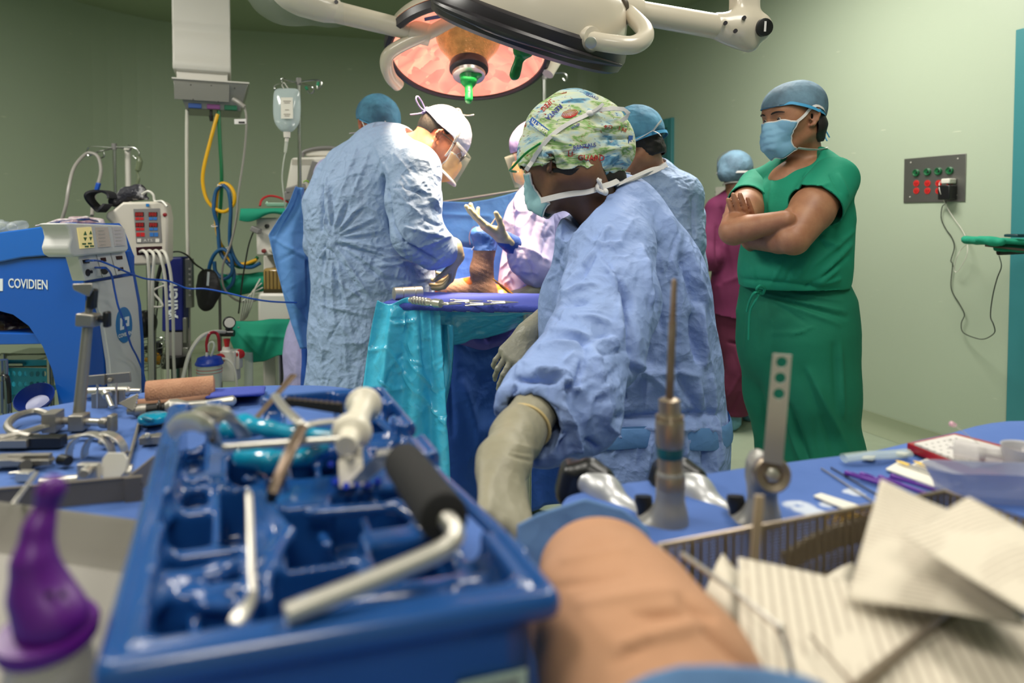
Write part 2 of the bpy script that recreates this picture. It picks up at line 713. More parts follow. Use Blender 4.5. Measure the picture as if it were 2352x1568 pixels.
# value noise on numpy arrays
_PERM = RNG.random((64,64,64)).astype(np.float32)
def vnoise(p,seed=0):
 p = np.asarray(p,float) + seed*17.31
 i = np.floor(p).astype(int)
 f = p - i
 f = f*f*(3 - 2*f)
 r = 0
 for dx in (0,1):
  wx = f[:,0] if dx else 1 - f[:,0]
  for dy in (0,1):
   wy = f[:,1] if dy else 1 - f[:,1]
   for dz in (0,1):
    wz = f[:,2] if dz else 1 - f[:,2]
    r = r + wx*wy*wz*_PERM[(i[:,0] + dx) % 64,(i[:,1] + dy) % 64,(i[:,2] + dz) % 64]
 return r*2 - 1
def fbm(p,seed=0,oct=3):
 r,a = 0,1.0
 for o in range(oct):
  r = r + a*vnoise(p*2 ** o,seed + o*3)
  a *= 0.5
 return r
def ridge(p,seed=0):
 """sharp creases: 0 in the fields, 1 on the crease"""
 return 1 - np.minimum(np.abs(vnoise(p,seed))*3.0,1)
_WJ = RNG.random((32,32,32,3)).astype(np.float32)
def worley(p,seed=0):
 """distance to the nearest of one random point per cell: facets that meet in straight creases"""
 p = np.asarray(p,float) + seed*7.7
 out = np.empty(len(p))
 for s0 in range(0,len(p),120000):
  q = p[s0:s0 + 120000]
  i = np.floor(q).astype(int)
  best = np.full(len(q),9.0)
  for dx in (-1,0,1):
   for dy in (-1,0,1):
    for dz in (-1,0,1):
     c = i + [dx,dy,dz]
     w = _WJ[c[:,0] % 32,c[:,1] % 32,c[:,2] % 32]
     best = np.minimum(best,((c + w - q) ** 2).sum(1))
  out[s0:s0 + 120000] = best
 return np.sqrt(out)
def crumple(v,scale=7.0,amp=0.006,seed=0,aniso=(1,1,1)):
 """paper-like folds: warped ridges of several sizes"""
 q = v*np.array(aniso)*scale
 w = np.stack([vnoise(q*0.6,seed + 11),vnoise(q*0.6,seed + 12),vnoise(q*0.6,seed + 13)],1)
 q = q + w*0.25
 q = q*0.8
 a = 1.5*worley(q,seed + 1) + 0.6*worley(q*2.3,seed + 2) - 0.6
 b = vnoise(q*0.5,seed + 4)
 return amp*(a*(0.6 + 0.4*vnoise(q*0.4,seed + 5)) + 0.9*b - 0.3)
def creases(v,segs):
 """segs: list of (a, b, half width, height); straight folds with soft ends"""
 out = np.zeros(len(v))
 for a,b,w,hgt in segs:
  a,b = np.array(a,float),np.array(b,float)
  ba = b - a
  t = ((v - a) @ ba)/np.dot(ba,ba)
  tc = np.clip(t,0,1)
  d = np.linalg.norm(v - a - tc[:,None]*ba,axis=1)
  x = d/w
  out += hgt*np.exp(-x*x)*(np.sin(pi*np.clip(tc*0.92 + 0.04,0,1)) ** 0.6)
 return out
def radial_folds(v,c,axis,n=9,amp=0.006,reach=0.35,seed=0,inner=0.02):
 """folds fanning out from a gather point"""
 M = frame_from(axis)
 q = (v - np.array(c)) @ M
 ang = np.arctan2(q[:,1],q[:,0])
 r = np.linalg.norm(v - np.array(c),axis=1)
 ph = RNG.random(3)*6
 wv = np.sin(ang*n + ph[0] + 2.0*vnoise(v*4,seed)) + 0.6*np.sin(ang*(n*2 + 1) + ph[1])
 wv = np.sign(wv)*np.abs(wv) ** 0.8
 return amp*wv*np.exp(-(r/reach) ** 2)*np.clip(r/inner,0,1)
def sleeve_folds(v,a,b,amp=0.006,freq=18,seed=0):
 """rings of slack along a limb a->b"""
 a,b = np.array(a,float),np.array(b,float)
 L = np.linalg.norm(b - a)
 d = (b - a)/L
 q = v - a
 t = q @ d
 rad = np.linalg.norm(q - t[:,None]*d,axis=1)
 inside = (t > -0.03) & (t < L + 0.03) & (rad < 0.16)
 M = frame_from(d)
 ang = np.arctan2(q @ M[:,1],q @ M[:,0])
 w = np.sin(t*freq*2*pi + 1.6*np.sin(ang + seed) + 2.5*vnoise(v*7,seed))
 w = 1 - np.abs(w) ** 0.7*1.6
 fade = np.clip((t + 0.03)/0.05,0,1)*np.clip((L + 0.03 - t)/0.05,0,1)
 return np.where(inside,amp*w*fade,0)
def sdf_obj(name,sdf,h,m,parent=None,smooth=1,disp=None,mi_fn=None,clip=None,**kw):
 v,f = sdf.mesh(h,smooth,disp)
 mi = None
 if clip is not None:
  v,f = trim(v,f,clip)
 if mi_fn is not None:
  mi = mi_fn(v[f].mean(1))
 return mesh_obj(name,v,f,m,parent,smooth='all',mi=mi,**kw)
# ------------------------------------------------------------------ the room
def wallmat(name,c,c2):
 t = NT(name)
 co = t.n('ShaderNodeTexCoord')
 nz = t.n('ShaderNodeTexNoise',i_Scale=1.3,i_Detail=6.0,i_Roughness=0.6)
 t.l(co.outputs['Object'],nz.inputs['Vector'])
 mx = t.n('ShaderNodeMix',data_type='RGBA')
 mx.inputs[6].default_value = lin(c)
 mx.inputs[7].default_value = lin(c2)
 t.l(nz.outputs['Fac'],mx.inputs[0])
 # short pale scuffs
 mp = t.n('ShaderNodeMapping')
 mp.inputs['Scale'].default_value = (6,6,90)
 t.l(co.outputs['Object'],mp.inputs['Vector'])
 n2 = t.n('ShaderNodeTexNoise',i_Scale=1.0,i_Detail=2.0)
 t.l(mp.outputs[0],n2.inputs['Vector'])
 mr = t.n('ShaderNodeMapRange')
 mr.inputs[1].default_value,mr.inputs[2].default_value = 0.76,0.80
 t.l(n2.outputs['Fac'],mr.inputs[0])
 m2 = t.n('ShaderNodeMix',data_type='RGBA')
 m2.inputs[7].default_value = lin((225,228,205))
 t.l(mx.outputs[2],m2.inputs[6])
 t.l(mr.outputs[0],m2.inputs[0])
 t.l(m2.outputs[2],t.b.inputs['Base Color'])
 t.b.inputs['Roughness'].default_value = 0.42
 bp = t.n('ShaderNodeBump',i_Strength=0.15,i_Distance=0.002)
 n3 = t.n('ShaderNodeTexNoise',i_Scale=160.0,i_Detail=2.0)
 t.l(co.outputs['Object'],n3.inputs['Vector'])
 t.l(n3.outputs['Fac'],bp.inputs['Height'])
 t.l(bp.outputs[0],t.b.inputs['Normal'])
 return t.m
M_WALL = wallmat('wall_paint',(178,190,168),(173,186,163))
M_CEIL = mat('ceiling_paint',(160,172,142),0.7)
M_TEAL = mat('teal_door_paint',(52,118,122),0.4,c2=(44,104,110),cscale=4)
M_TEAL2 = mat('teal_frame_paint',(60,132,138),0.38)
M_COVE = mat('cove_base',(150,160,132),0.5)
M_FLOOR = mat('floor_vinyl',(172,184,160),0.22,c2=(158,170,148),cscale=2.2,bump=[('noise',3.0,0.05,0.01)])
M_WHITE_EMIT = mat('lamp_diffuser',(240,240,225),0.5,emit=(255,240,214),estr=2.0)
M_ALU = mat('aluminium',(190,190,186),0.35,metal=0.9)
# plan of the walls, going round from the near right to behind the camera
RW_A,RW_B = V3(3.55,0.57,0),V3(0.886,7.70,0)          # right wall
BW_B = V3(-3.40,6.53,0)                                      # back wall's left end
LW_B = V3(-5.2,2.3,0)
REAR_L,REAR_R = V3(-5.2,-3.0,0),V3(4.0,-3.0,0)
def wall_mb(pts,z0=0.0,z1=CEIL,th=0.12):
 mb = MB()
 c = V3(-0.6,2.0,0)
 for i in range(len(pts) - 1):
  a,b = pts[i],pts[i + 1]
  d = nrm(b - a)
  n = np.array([-d[1],d[0],0])
  if np.dot((a + b)/2 - c,n) < 0:
   n = -n
  mb.add([a + [0,0,z0],b + [0,0,z0],b + n*th + [0,0,z0],a + n*th + [0,0,z0],
    a + [0,0,z1],b + [0,0,z1],b + n*th + [0,0,z1],a + n*th + [0,0,z1]],
   [(0,1,5,4),(1,2,6,5),(2,3,7,6),(3,0,4,7),(4,5,6,7),(3,2,1,0)])
 return mb
def arc(a,corner,b,r,n=8):
 """points rounding a corner"""
 da,db = nrm(a - corner),nrm(b - corner)
 p0,p1 = corner + da*r,corner + db*r
 return [(1 - t) ** 2*p0 + 2*t*(1 - t)*corner + t*t*p1 for t in np.linspace(0,1,n)]
corner_r = arc(RW_A,RW_B,BW_B,0.22)
corner_l = arc(RW_B,BW_B,LW_B,0.75,12)
struct('wall_right',wall_mb([REAR_R + V3(0,0.0,0),RW_A] + corner_r[:4]),M_WALL,smooth=True)
struct('wall_back',wall_mb(corner_r[3:] + corner_l[:7]),M_WALL,smooth=True,angle=50)
struct('wall_left',wall_mb(corner_l[6:] + [LW_B,REAR_L]),M_WALL,smooth=True,angle=50)
struct('wall_rear',wall_mb([REAR_L,REAR_R]),M_WALL)
struct('floor',MB().box((-0.5,2.6,-0.05),(11.5,12.5,0.1)),M_FLOOR,smooth=False)
struct('ceiling',MB().box((-0.5,2.6,CEIL + 0.05),(11.5,12.5,0.1)),M_CEIL,smooth=False)
# frame of the right wall: t runs away from the camera along it
RWD = nrm(RW_B - RW_A)
RWN = np.array([RWD[1],-RWD[0],0.0])
if RWN[0] > 0:
 RWN = -RWN                                               # into the room
R_RW = np.column_stack([-RWD,V3(0,0,1),RWN])            # x: towards the camera side, y: up, z: out of the wall
if np.linalg.det(R_RW) < 0:
 R_RW = np.column_stack([RWD,V3(0,0,1),RWN])
def rw(px,py,off=0.0):
 return PPL(px,py,RW_A + RWN*off,RWN)
def rwt(px):
 p = rw(px,500)
 return np.dot(p - RW_A,RWD)
def rwp(t,z,off=0.0):
 return RW_A + RWD*t + RWN*off + V3(0,0,z)
def wall_box(mb,t0,t1,z0,z1,o0,o1):
 c = rwp((t0 + t1)/2,(z0 + z1)/2,(o0 + o1)/2)
 return mb.box(c,(abs(t1 - t0),z1 - z0,abs(o1 - o0)),R_RW)
# far teal door on the right wall
tf = rwt(1547)
mb = MB()
wall_box(mb,tf,tf + 0.07,0,2.2,-0.02,0.03)
wall_box(mb,tf + 1.05,tf + 1.12,0,2.2,-0.02,0.03)
wall_box(mb,tf + 0.07,tf + 1.05,2.12,2.2,-0.02,0.03)
d1 = struct('door_1',mb,M_TEAL2,bevel=0.004)
mb = MB()
wall_box(mb,tf + 0.07,tf + 1.05,0.01,2.12,-0.01,0.012)
build('door_leaf',mb,M_TEAL,d1)
mb = MB()
wall_box(mb,tf + 0.15,tf + 0.17,0.95,1.15,0.012,0.05)
build('door_handle',mb,M_ALU,d1,bevel=0.003)
# near teal door at the right edge of the frame
tn = rwt(2331)
mb = MB()
wall_box(mb,tn - 0.09,tn,0,2.22,-0.02,0.03)
wall_box(mb,tn - 1.35,tn - 1.26,0,2.22,-0.02,0.03)
wall_box(mb,tn - 1.26,tn - 0.09,2.13,2.22,-0.02,0.03)
d2 = struct('door_2',mb,M_TEAL2,bevel=0.004)
mb = MB()
wall_box(mb,tn - 1.26,tn - 0.09,0.01,2.13,-0.01,0.012)
build('door_leaf',mb,M_TEAL,d2)
mb = MB()
wall_box(mb,tn - 1.2,tn - 1.0,1.0,1.04,0.012,0.06)
build('door_handle',mb,M_ALU,d2,bevel=0.003)
# coved base that carries the floor up the wall
def cove(pts,name):
 mb = MB()
 prof = [(0.002,0.11),(0.012,0.11),(0.014,0.06),(0.03,0.02),(0.075,0.001),(0.002,0.0)]
 rings = []
 c = V3(-0.6,2.0,0)
 for i,p in enumerate(pts):
  d = nrm(pts[min(i + 1,len(pts) - 1)] - pts[max(i - 1,0)])
  n = np.array([-d[1],d[0],0])
  if np.dot(c - p,n) < 0:
   n = -n
  rings.append([p + n*a + V3(0,0,z) for a,z in prof])
 mb.rings(rings)
 struct(name,mb,M_COVE,angle=60)
cove([rwp(tn,0),rwp(tf,0)],'baseboard_right')
cove([rwp(tf + 1.12,0)] + corner_r[:4],'baseboard_corner')
cove(corner_r[3:] + corner_l[:7],'baseboard_back')
cove(corner_l[6:] + [LW_B],'baseboard_left')
# ceiling lamps (out of the frame, they light the room)
for i,(x,y,_) in enumerate(TROFFERS):
 mb = MB()
 for dx,dy,sx,sy in ((-.3,0,.04,1.24),(.3,0,.04,1.24),(0,.6,.56,.04),(0,-.6,.56,.04)):
  mb.box((x + dx,y + dy,CEIL - 0.02),(sx,sy,0.05))
 if i == 0:
  r0 = thing('ceiling_lamp',(x,y,CEIL - 0.05),'fluorescent ceiling lamp panel over the man in green','lamp')
  build('lamp_frame',mb,M_ALU,r0)
  build('diffuser',MB().box((x,y,CEIL - 0.02),(0.56,1.16,0.012)),M_WHITE_EMIT,r0)
 else:
  dup(r0,(x - TROFFERS[0][0],y - TROFFERS[0][1],0),label='fluorescent ceiling lamp panel over ' + ('','the power drills','the blue instrument tray','the blue console','the room behind the tables')[i])
# ------------------------------------------------------------------ people: shared builders
M_SKIN_TAN = mat('skin_tan',(176,126,94),0.5,c2=(160,108,80),cscale=22,sss=0.08,bump=[('fine',260,0.12,0.001)])
M_SKIN_BROWN = mat('skin_brown',(124,86,64),0.48,c2=(110,74,54),cscale=22,sss=0.06,bump=[('fine',260,0.12,0.001)])
M_SKIN_RED = mat('skin_ruddy',(190,124,96),0.48,c2=(172,100,76),cscale=18,sss=0.08,bump=[('fine',260,0.12,0.001)])
M_HAIR = mat('dark_hair',(30,24,22),0.55,bump=[('stretch',220,0.6,0.003)])
M_BROW = mat('eyebrow_hair',(38,28,24),0.7)
M_EYEW = mat('eye_white',(215,208,200),0.25)
M_IRIS = mat('iris',(40,26,18),0.15)
M_GOWN = mat('gown_blue',(146,170,220),0.72,c2=(138,162,214),cscale=5,bump=[('crumple',10,0.65,0.013),('crumple',27,0.55,0.006)])
M_GOWN2 = mat('gown_sky',(150,174,210),0.7,bump=[('crumple',12,0.9,0.014),('crumple',30,0.6,0.006)])
M_GOWNL = mat('gown_lavender',(176,172,214),0.72,bump=[('crumple',9,0.6,0.012)])
M_TIE = mat('gown_belt',(96,142,196),0.7,bump=[('crumple',20,0.5,0.004)])
M_BOUF = mat('bouffant_blue',(84,146,178),0.8,c2=(60,104,132),cscale=9,bump=[('crumple',18,0.7,0.008),('fine',300,0.25,0.001)])
M_BOUFG = mat('bouffant_grey',(112,146,168),0.8,c2=(84,106,124),cscale=10,bump=[('crumple',16,0.6,0.006),('fine',300,0.25,0.001)])
M_BAND = mat('cap_band',(70,160,210),0.6)
M_CAPW = mat('cap_pale',(190,196,222),0.75,bump=[('stretch',60,0.6,0.006)])
M_CAPL = mat('cap_lilac',(142,132,186),0.75,bump=[('stretch',60,0.5,0.006)])
M_STRAP = mat('white_tape',(226,222,220),0.65,bump=[('weave',500,0.3,0.001)])
M_MASKB = mat('mask_blue',(132,182,214),0.65,bump=[('fine',120,0.12,0.002)])
M_MASKT = mat('mask_teal',(160,206,214),0.65,bump=[('fine',120,0.12,0.002)])
M_MASKO = mat('mask_apricot',(226,172,104),0.65,bump=[('fine',120,0.12,0.002)])
M_GLOVE = mat('latex_glove',(176,168,140),0.42,c2=(164,156,128),cscale=14,bump=[('crumple',40,0.5,0.003)])
M_GLOVEG = mat('grey_glove',(150,148,132),0.42,c2=(140,138,122),cscale=14,bump=[('crumple',46,0.5,0.003)])
M_SCRUB = mat('scrub_green',(14,146,114),0.82,c2=(10,136,106),cscale=3,bump=[('fine',420,0.15,0.001),('noise',16,0.25,0.008)])
M_SCRUBD = mat('scrub_trousers_green',(8,120,90),0.82,c2=(6,110,84),cscale=3,bump=[('fine',420,0.15,0.001),('noise',12,0.3,0.008)])
M_MAROON = mat('scrub_maroon',(108,30,74),0.85,c2=(96,26,66),cscale=4,bump=[('fine',420,0.15,0.001)])
M_MAROOND = mat('scrub_trousers_maroon',(92,26,56),0.85,bump=[('fine',420,0.15,0.001)])
M_SHOEC = mat('shoe_cover',(110,160,182),0.8,bump=[('crumple',40,0.5,0.004)])
M_CLEARP = mat('clear_plastic',(235,240,240),0.08,alpha=0.07,spec=0.6)
M_BLACKP = mat('black_plastic',(22,22,24),0.35,bump=[('fine',300,0.05,0.001)])
M_STITCH = mat('stitching',(20,112,80),0.9)
def head_frame(yaw,pitch=0.0,roll=0.0):
 """columns: forward, left, up.  yaw in degrees in plan, pitch > 0 looks down, roll > 0 tips the crown to the left"""
 R = rotz(math.radians(yaw)) @ roty(math.radians(pitch)) @ rotx(math.radians(-roll))
 return R
class Head:
 def __init__(s,c,yaw,pitch=0,roll=0,sc=1.0):
  s.c,s.R,s.s = np.array(c,float),head_frame(yaw,pitch,roll),sc
  s.S = SDF()
  s.add(s.S,s.p(-0.055,0,-0.16))
 def p(s,x,y,z):
  return s.c + s.R @ (np.array([x,y,z],float)*s.s)
 def loc(s,v):
  return ((v - s.c) @ s.R)/s.s
 def add(s,S,neck_to=None,neck_r=0.058,ears=True):
  e = lambda x,y,z,r,k=0.02,op='+',R=I3: S.ell(s.p(x,y,z),np.array(r)*s.s,s.R @ R,k,op)
  e(-0.012,0,0.034,(0.099,0.077,0.083))
  e(0.030,0,-0.015,(0.062,0.062,0.085),0.03)
  for q in (-1,1):
   S.cap(s.p(-0.012,0.050*q,-0.050),s.p(0.055,0.022*q,-0.092),0.020*s.s,0.018*s.s,0.03)
   e(0.050,0.036*q,-0.022,(0.028,0.022,0.022),0.03)
   e(0.030,0.052*q,0.010,(0.03,0.018,0.03),0.03)
  e(0.068,0,-0.095,(0.020,0.024,0.018),0.02)
  e(0.067,0,0.030,(0.024,0.054,0.018),0.02)
  e(0.040,0,0.052,(0.040,0.054,0.040),0.03)
  S.cap(s.p(0.088,0,0.014),s.p(0.106,0,-0.024),0.008*s.s,0.0115*s.s,0.012)
  for q in (-1,1):
   e(0.100,0.011*q,-0.030,(0.010,0.008,0.008),0.008)
   e(0.094,0.034*q,0.010,(0.016,0.018,0.010),0.012,'-')
   e(0.0735,0.0325*q,0.009,(0.0140,0.0145,0.0125),0.004)
   e(0.0885,0.0325*q,0.0060,(0.008,0.0115,0.0034),0.002,'-')
  e(0.088,0,-0.060,(0.014,0.024,0.010),0.012)
  e(0.100,0,-0.0605,(0.010,0.02,0.0014),0.004,'-')
  if ears:
   for q in (-1,1):
    Re = rotz(math.radians(-24*q)) @ roty(math.radians(-10))
    b = lambda x,z: s.p(*(np.array([-0.014,0.079*q,-0.002]) + Re @ np.array([x,0.003*q,z])))
    rim = [(0.010,-0.006),(0.016,0.010),(0.012,0.024),(0.0,0.031),(-0.013,0.025),(-0.018,0.008),(-0.013,-0.010),(-0.003,-0.024),(0.006,-0.028)]
    S.chain([b(*t) for t in rim],[0.0042,0.004,0.004,0.0042,0.0045,0.0045,0.0045,0.0062,0.005],0.004)
    S.cap(b(-0.002,0.014),b(-0.001,-0.010),0.0125*s.s,0.009*s.s,0.004,n=s.R @ Re @ np.array([0,1.0,0]),f=0.35)
    e(-0.006,0.0855*q,0.001,(0.008,0.0065,0.013),0.004,'-',Re)
  if neck_to is not None:
   S.cap(s.p(-0.030,0,-0.045),neck_to,neck_r*s.s,neck_r*1.08*s.s,0.035)
 def eyes(s,parent):
  for q in (-1,1):
   mb = MB().sph(s.p(0.0735,0.0325*q,0.0085),0.0128*s.s,14,10)
   ob = build('eye',mb,M_EYEW,parent)
   d = s.R @ nrm(V3(0.97,0.08*q,-0.28))
   c = s.p(0.0735,0.0325*q,0.0085)
   build('iris',MB().lathe(c + d*0.0117*s.s,d,[(0,0.006),(0.0012,0.0055),(0.0016,0.001)],14),M_IRIS,ob)
 def brows(s,parent,m=None):
  for q in (-1,1):
   mb = MB()
   pts = [s.p(0.0925 - 0.020*t ** 2 - 0.001,(0.014 + 0.036*t)*q,0.0265 + 0.006*math.sin(t*2.4) - 0.003*t) for t in np.linspace(0,1,7)]
   pts = list(pull_to(s.S,np.array(pts),0.0012))
   mb.tube(pts,[0.0022,0.0038,0.004,0.0038,0.0033,0.0025,0.0012],8,flat=0.75)
   build('eyebrow',mb,m or M_BROW,parent)
 def mask(s,parent,m,m_edge=None,wy=0.066,z0=-0.010,z1=-0.106,bulge=0.0,pleats=True,ties=True,seed=0):
  NU,NV = 41,29
  g = []
  for i in range(NV):
   v = i/(NV - 1)
   row = []
   for j in range(NU):
    u = 2*j/(NU - 1) - 1
    y = wy*u*(1 - 0.10*(2*v - 1) ** 2)
    prof = 0.104 + 0.020*math.sin(min(v*1.35,1)*pi*0.62) - 0.030*max(v - 0.72,0)/0.28 + bulge
    x = prof - 0.98*(abs(u) ** 2.1)*wy*(1.0 - 0.12*v)
    x += 0.006*math.exp(-(u/0.22) ** 2)*math.exp(-((v - 0.1)/0.22) ** 2)
    if pleats:
     ph = (v - 0.12 - 0.10*(1 - abs(u)))*5.2
     fr = ph - math.floor(ph)
     x += 0.0042*(fr - 0.4)*(1 if 0.15 < v < 0.88 else 0.25)*(0.45 + 0.55*abs(u) ** 0.5)
    z = z0 + (z1 - z0)*(v + 0.16*(v - 0.45)*(1 - u*u)*1.0)
    row.append(s.p(x,y,z + 0.004*math.sin(9*u + seed)*v))
   g.append(row)
  flat = push_out(s.S,np.array(g).reshape(-1,3),0.004)
  # the side edges lie on the cheek
  ed = pull_to(s.S,flat,0.003)
  uu = np.abs(np.tile(np.linspace(-1,1,NU),NV))
  wgt = np.clip((uu - 0.45)/0.5,0,1)[:,None] ** 1.5
  vv = np.repeat(np.linspace(0,1,NV),NU)
  wgt = np.maximum(wgt,(np.clip(1 - vv/0.12,0,1)*0.85)[:,None])
  flat = flat*(1 - wgt) + ed*wgt
  g = [list(r) for r in flat.reshape(NV,NU,3)]
  mk = build('face_mask',MB().grid(g),m,parent,solid=0.0018,angle=60)
  mb = MB()
  mb.tube([g[0][j] for j in range(0,NU,2)],0.0022,6,flat=1.8)
  mb.tube([g[-1][j] for j in range(0,NU,2)],0.0018,6,flat=1.6)
  for j in (0,NU - 1):
   mb.tube([g[i][j] for i in range(0,NV,2)],0.0022,6,flat=1.4)
  build('mask_edging',mb,m_edge or M_STRAP,mk)
  return mk
 def strap(s,name,pts,parent,m=None,w=0.0045,flat=0.28,n=6,gap=0.003):
  """pts local; a flat tape"""
  sp = spline([s.p(*q) for q in pts],n)
  if gap is not None:
   sp = list(push_out(s.S,np.array(sp),gap))
  mb = MB()
  cc = s.p(0,0,0)
  rings = []
  for i,p in enumerate(sp):
   d = nrm(sp[min(i + 1,len(sp) - 1)] - sp[max(i - 1,0)])
   o = nrm(p - cc - d*np.dot(p - cc,d))
   t = np.cross(d,o)
   rings.append([p + t*w + o*0.0006,p + t*w*0.98 + o*w*flat,p - t*w*0.98 + o*w*flat,p - t*w + o*0.0006])
  mb.rings(rings)
  return build(name,mb,m or M_STRAP,parent)
 def shell(s,name,parent,m,grow=0.010,clip=None,extra=None,h=0.0045,disp=None,thick=0.003,smooth=2):
  """a cap: the grown skull cut off by clip(local) -> keep"""
  S = SDF()
  S.ell(s.p(-0.012,0,0.034),(np.array((0.100,0.078,0.084)) + grow)*s.s,s.R,0.02)
  S.ell(s.p(0.030,0,0.036),(np.array((0.062,0.062,0.066)) + grow)*s.s,s.R,0.03)
  if extra:
   extra(S)
  cl = (lambda v: clip(s.loc(v))) if clip else None
  return sdf_obj(name,S,h,m,parent,smooth,disp,clip=cl,solid=thick)
def hand_prims(S,wrist,palm_dir,palm_n,side,curl=(0.3,0.35,0.4,0.45),thumb=(0.5,0.5),sc=1.0,spread=0.10,r=0.0085,k=0.006):
 """a hand: wrist point, direction of the palm, its palmar normal; side = +1/-1 puts the thumb at +cross / -cross.
 curl: bend per joint (radians) of index..little"""
 d = nrm(palm_dir)
 n = nrm(palm_n - d*np.dot(palm_n,d))
 t = np.cross(n,d)*side                      # towards the thumb
 L = 0.092*sc
 w = np.array(wrist,float)
 S.cap(w - d*0.02*sc,w + d*0.02*sc,0.026*sc,0.028*sc,0.015,n=n,f=0.72)
 for q,e in ((0.028,0.95),(0.010,1.0),(-0.009,0.98),(-0.027,0.90)):
  S.cap(w + t*q*0.55*sc,w + d*L*e + t*q*sc,0.016*sc,0.0125*sc,0.012,n=n,f=0.9)
 S.ell(w + d*0.038*sc + t*0.024*sc + n*0.008*sc,np.array((0.030,0.016,0.014))*sc,np.column_stack([d,t,n]),0.012)
 lens = ((0.042,0.026,0.020),(0.046,0.029,0.021),(0.043,0.027,0.021),(0.034,0.021,0.019))
 offs = ((0.028,0.95),(0.0095,1.0),(-0.009,0.98),(-0.0265,0.90))
 tips = []
 for i in range(4):
  base = w + d*L*offs[i][1] + t*offs[i][0]*sc
  dd = nrm(d + t*spread*(1.5 - i))
  a = curl[i] if np.isscalar(curl[i]) else None
  bends = (a,a*1.15,a*0.8) if a is not None else curl[i]
  ax = np.cross(dd,n)
  rr = r*sc*(1.0,1.03,1.0,0.88)[i]
  p = base
  ang = 0
  for j in range(3):
   ang += bends[j]
   v = dd*math.cos(ang) + n*math.sin(ang)
   q = p + v*lens[i][j]*sc
   S.cap(p,q,rr*(1.06,0.98,0.92)[j],rr*(0.98,0.92,0.82)[j],k*0.7)
   p = q
  tips.append(p)
 b = w + d*0.022*sc + t*0.026*sc + n*0.006*sc
 v1 = nrm(d*0.75 + t*(0.85 - thumb[0]*0.6) + n*thumb[0])
 p1 = b + v1*0.036*sc
 v2 = nrm(v1 + d*0.35 + n*thumb[1]*0.5 - t*thumb[1]*0.3)
 p2 = p1 + v2*0.031*sc
 v3 = nrm(v2 + d*0.15 - t*thumb[1]*0.5)
 p3 = p2 + v3*0.023*sc
 S.cap(b,p1,r*1.45*sc,r*1.2*sc,0.010)
 S.cap(p1,p2,r*1.15*sc,r*1.08*sc,k)
 S.cap(p2,p3,r*1.08*sc,r*0.9*sc,k)
 return tips,p3
def rand_folds(seed,box,n,ang=(-90,90),ln=(20,80),w=(2.0,4.0),h=(0.003,0.006)):
 """a scatter of straight creases over a stretch of cloth"""
 r = random.Random(seed)
 out = []
 for _ in range(n):
  x,y = r.uniform(box[0],box[2]),r.uniform(box[1],box[3])
  a = math.radians(r.uniform(*ang))
  L = r.uniform(*ln)/2
  out.append((x - L*math.cos(a),y - L*math.sin(a),x + L*math.cos(a),y + L*math.sin(a),r.uniform(*w),r.uniform(*h)*(1 if r.random() < 0.62 else -1)))
 return out
def fan(c,ends,w=3.0,h=0.006,seed=1):
 r = random.Random(seed)
 out = []
 for e in ends:
  out.append((c[0] + 0.06*(e[0] - c[0]),c[1] + 0.06*(e[1] - c[1]),e[0],e[1],w*r.uniform(0.7,1.3),h*r.uniform(0.6,1.2)))
  a = r.uniform(0.04,0.10)
  dx,dy = e[0] - c[0],e[1] - c[1]
  out.append((c[0] + 0.1*dx - a*dy,c[1] + 0.1*dy + a*dx,e[0] - a*dy*1.3,e[1] + a*dx*1.3,w*0.9,-h*0.8))
 return out
def legs(r,hipc,feet,dirs,m_leg,m_shoe,S):
 """legs and shoes under a long gown"""
 for ft,d in zip(feet,dirs):
  q = np.array(ft)*[1,1,0]
  hp = np.array(hipc) + (q - np.array(hipc))*[0.5,0.5,0]
  S.chain([hp,hp*[0.5,0.5,0] + q*[0.5,0.5,0] + V3(0,0,0.48),q + V3(0,0,0.09)],[0.085,0.06,0.042],0.03)
  S.cap(q + V3(0,0,0.05),q + nrm(d)*0.15 + V3(0,0,0.038),0.036,0.03,0.02)
def trouser_legs(r,hipc,feet,m):
 B = SDF()
 for ft in feet:
  q = np.array(ft)*[1,1,0]
  hp = np.array(hipc) + (q - np.array(hipc))*[0.5,0.5,0]
  B.chain([hp*[1,1,0.9],hp*[0.5,0.5,0] + q*[0.5,0.5,0] + V3(0,0,0.48),q + V3(0,0,0.07)],[0.10,0.082,0.075],0.02)
 sdf_obj('trousers',B,0.010,m,r,2,lambda v,n: crumple(v,7,0.008,9),clip=lambda v: v[:,2] - 0.085,solid=0.003)
def shoes(r,feet,dirs,m):
 for ft,d in zip(feet,dirs):
  q = np.array(ft)*[1,1,0]
  d = nrm(d)
  X = SDF().cap(q + V3(0,0,0.052) - d*0.05,q + d*0.18 + V3(0,0,0.042),0.050,0.040,0.02)
  sdf_obj('shoe',X,0.009,m,r,1,clip=lambda v: v[:,2] - 0.003)
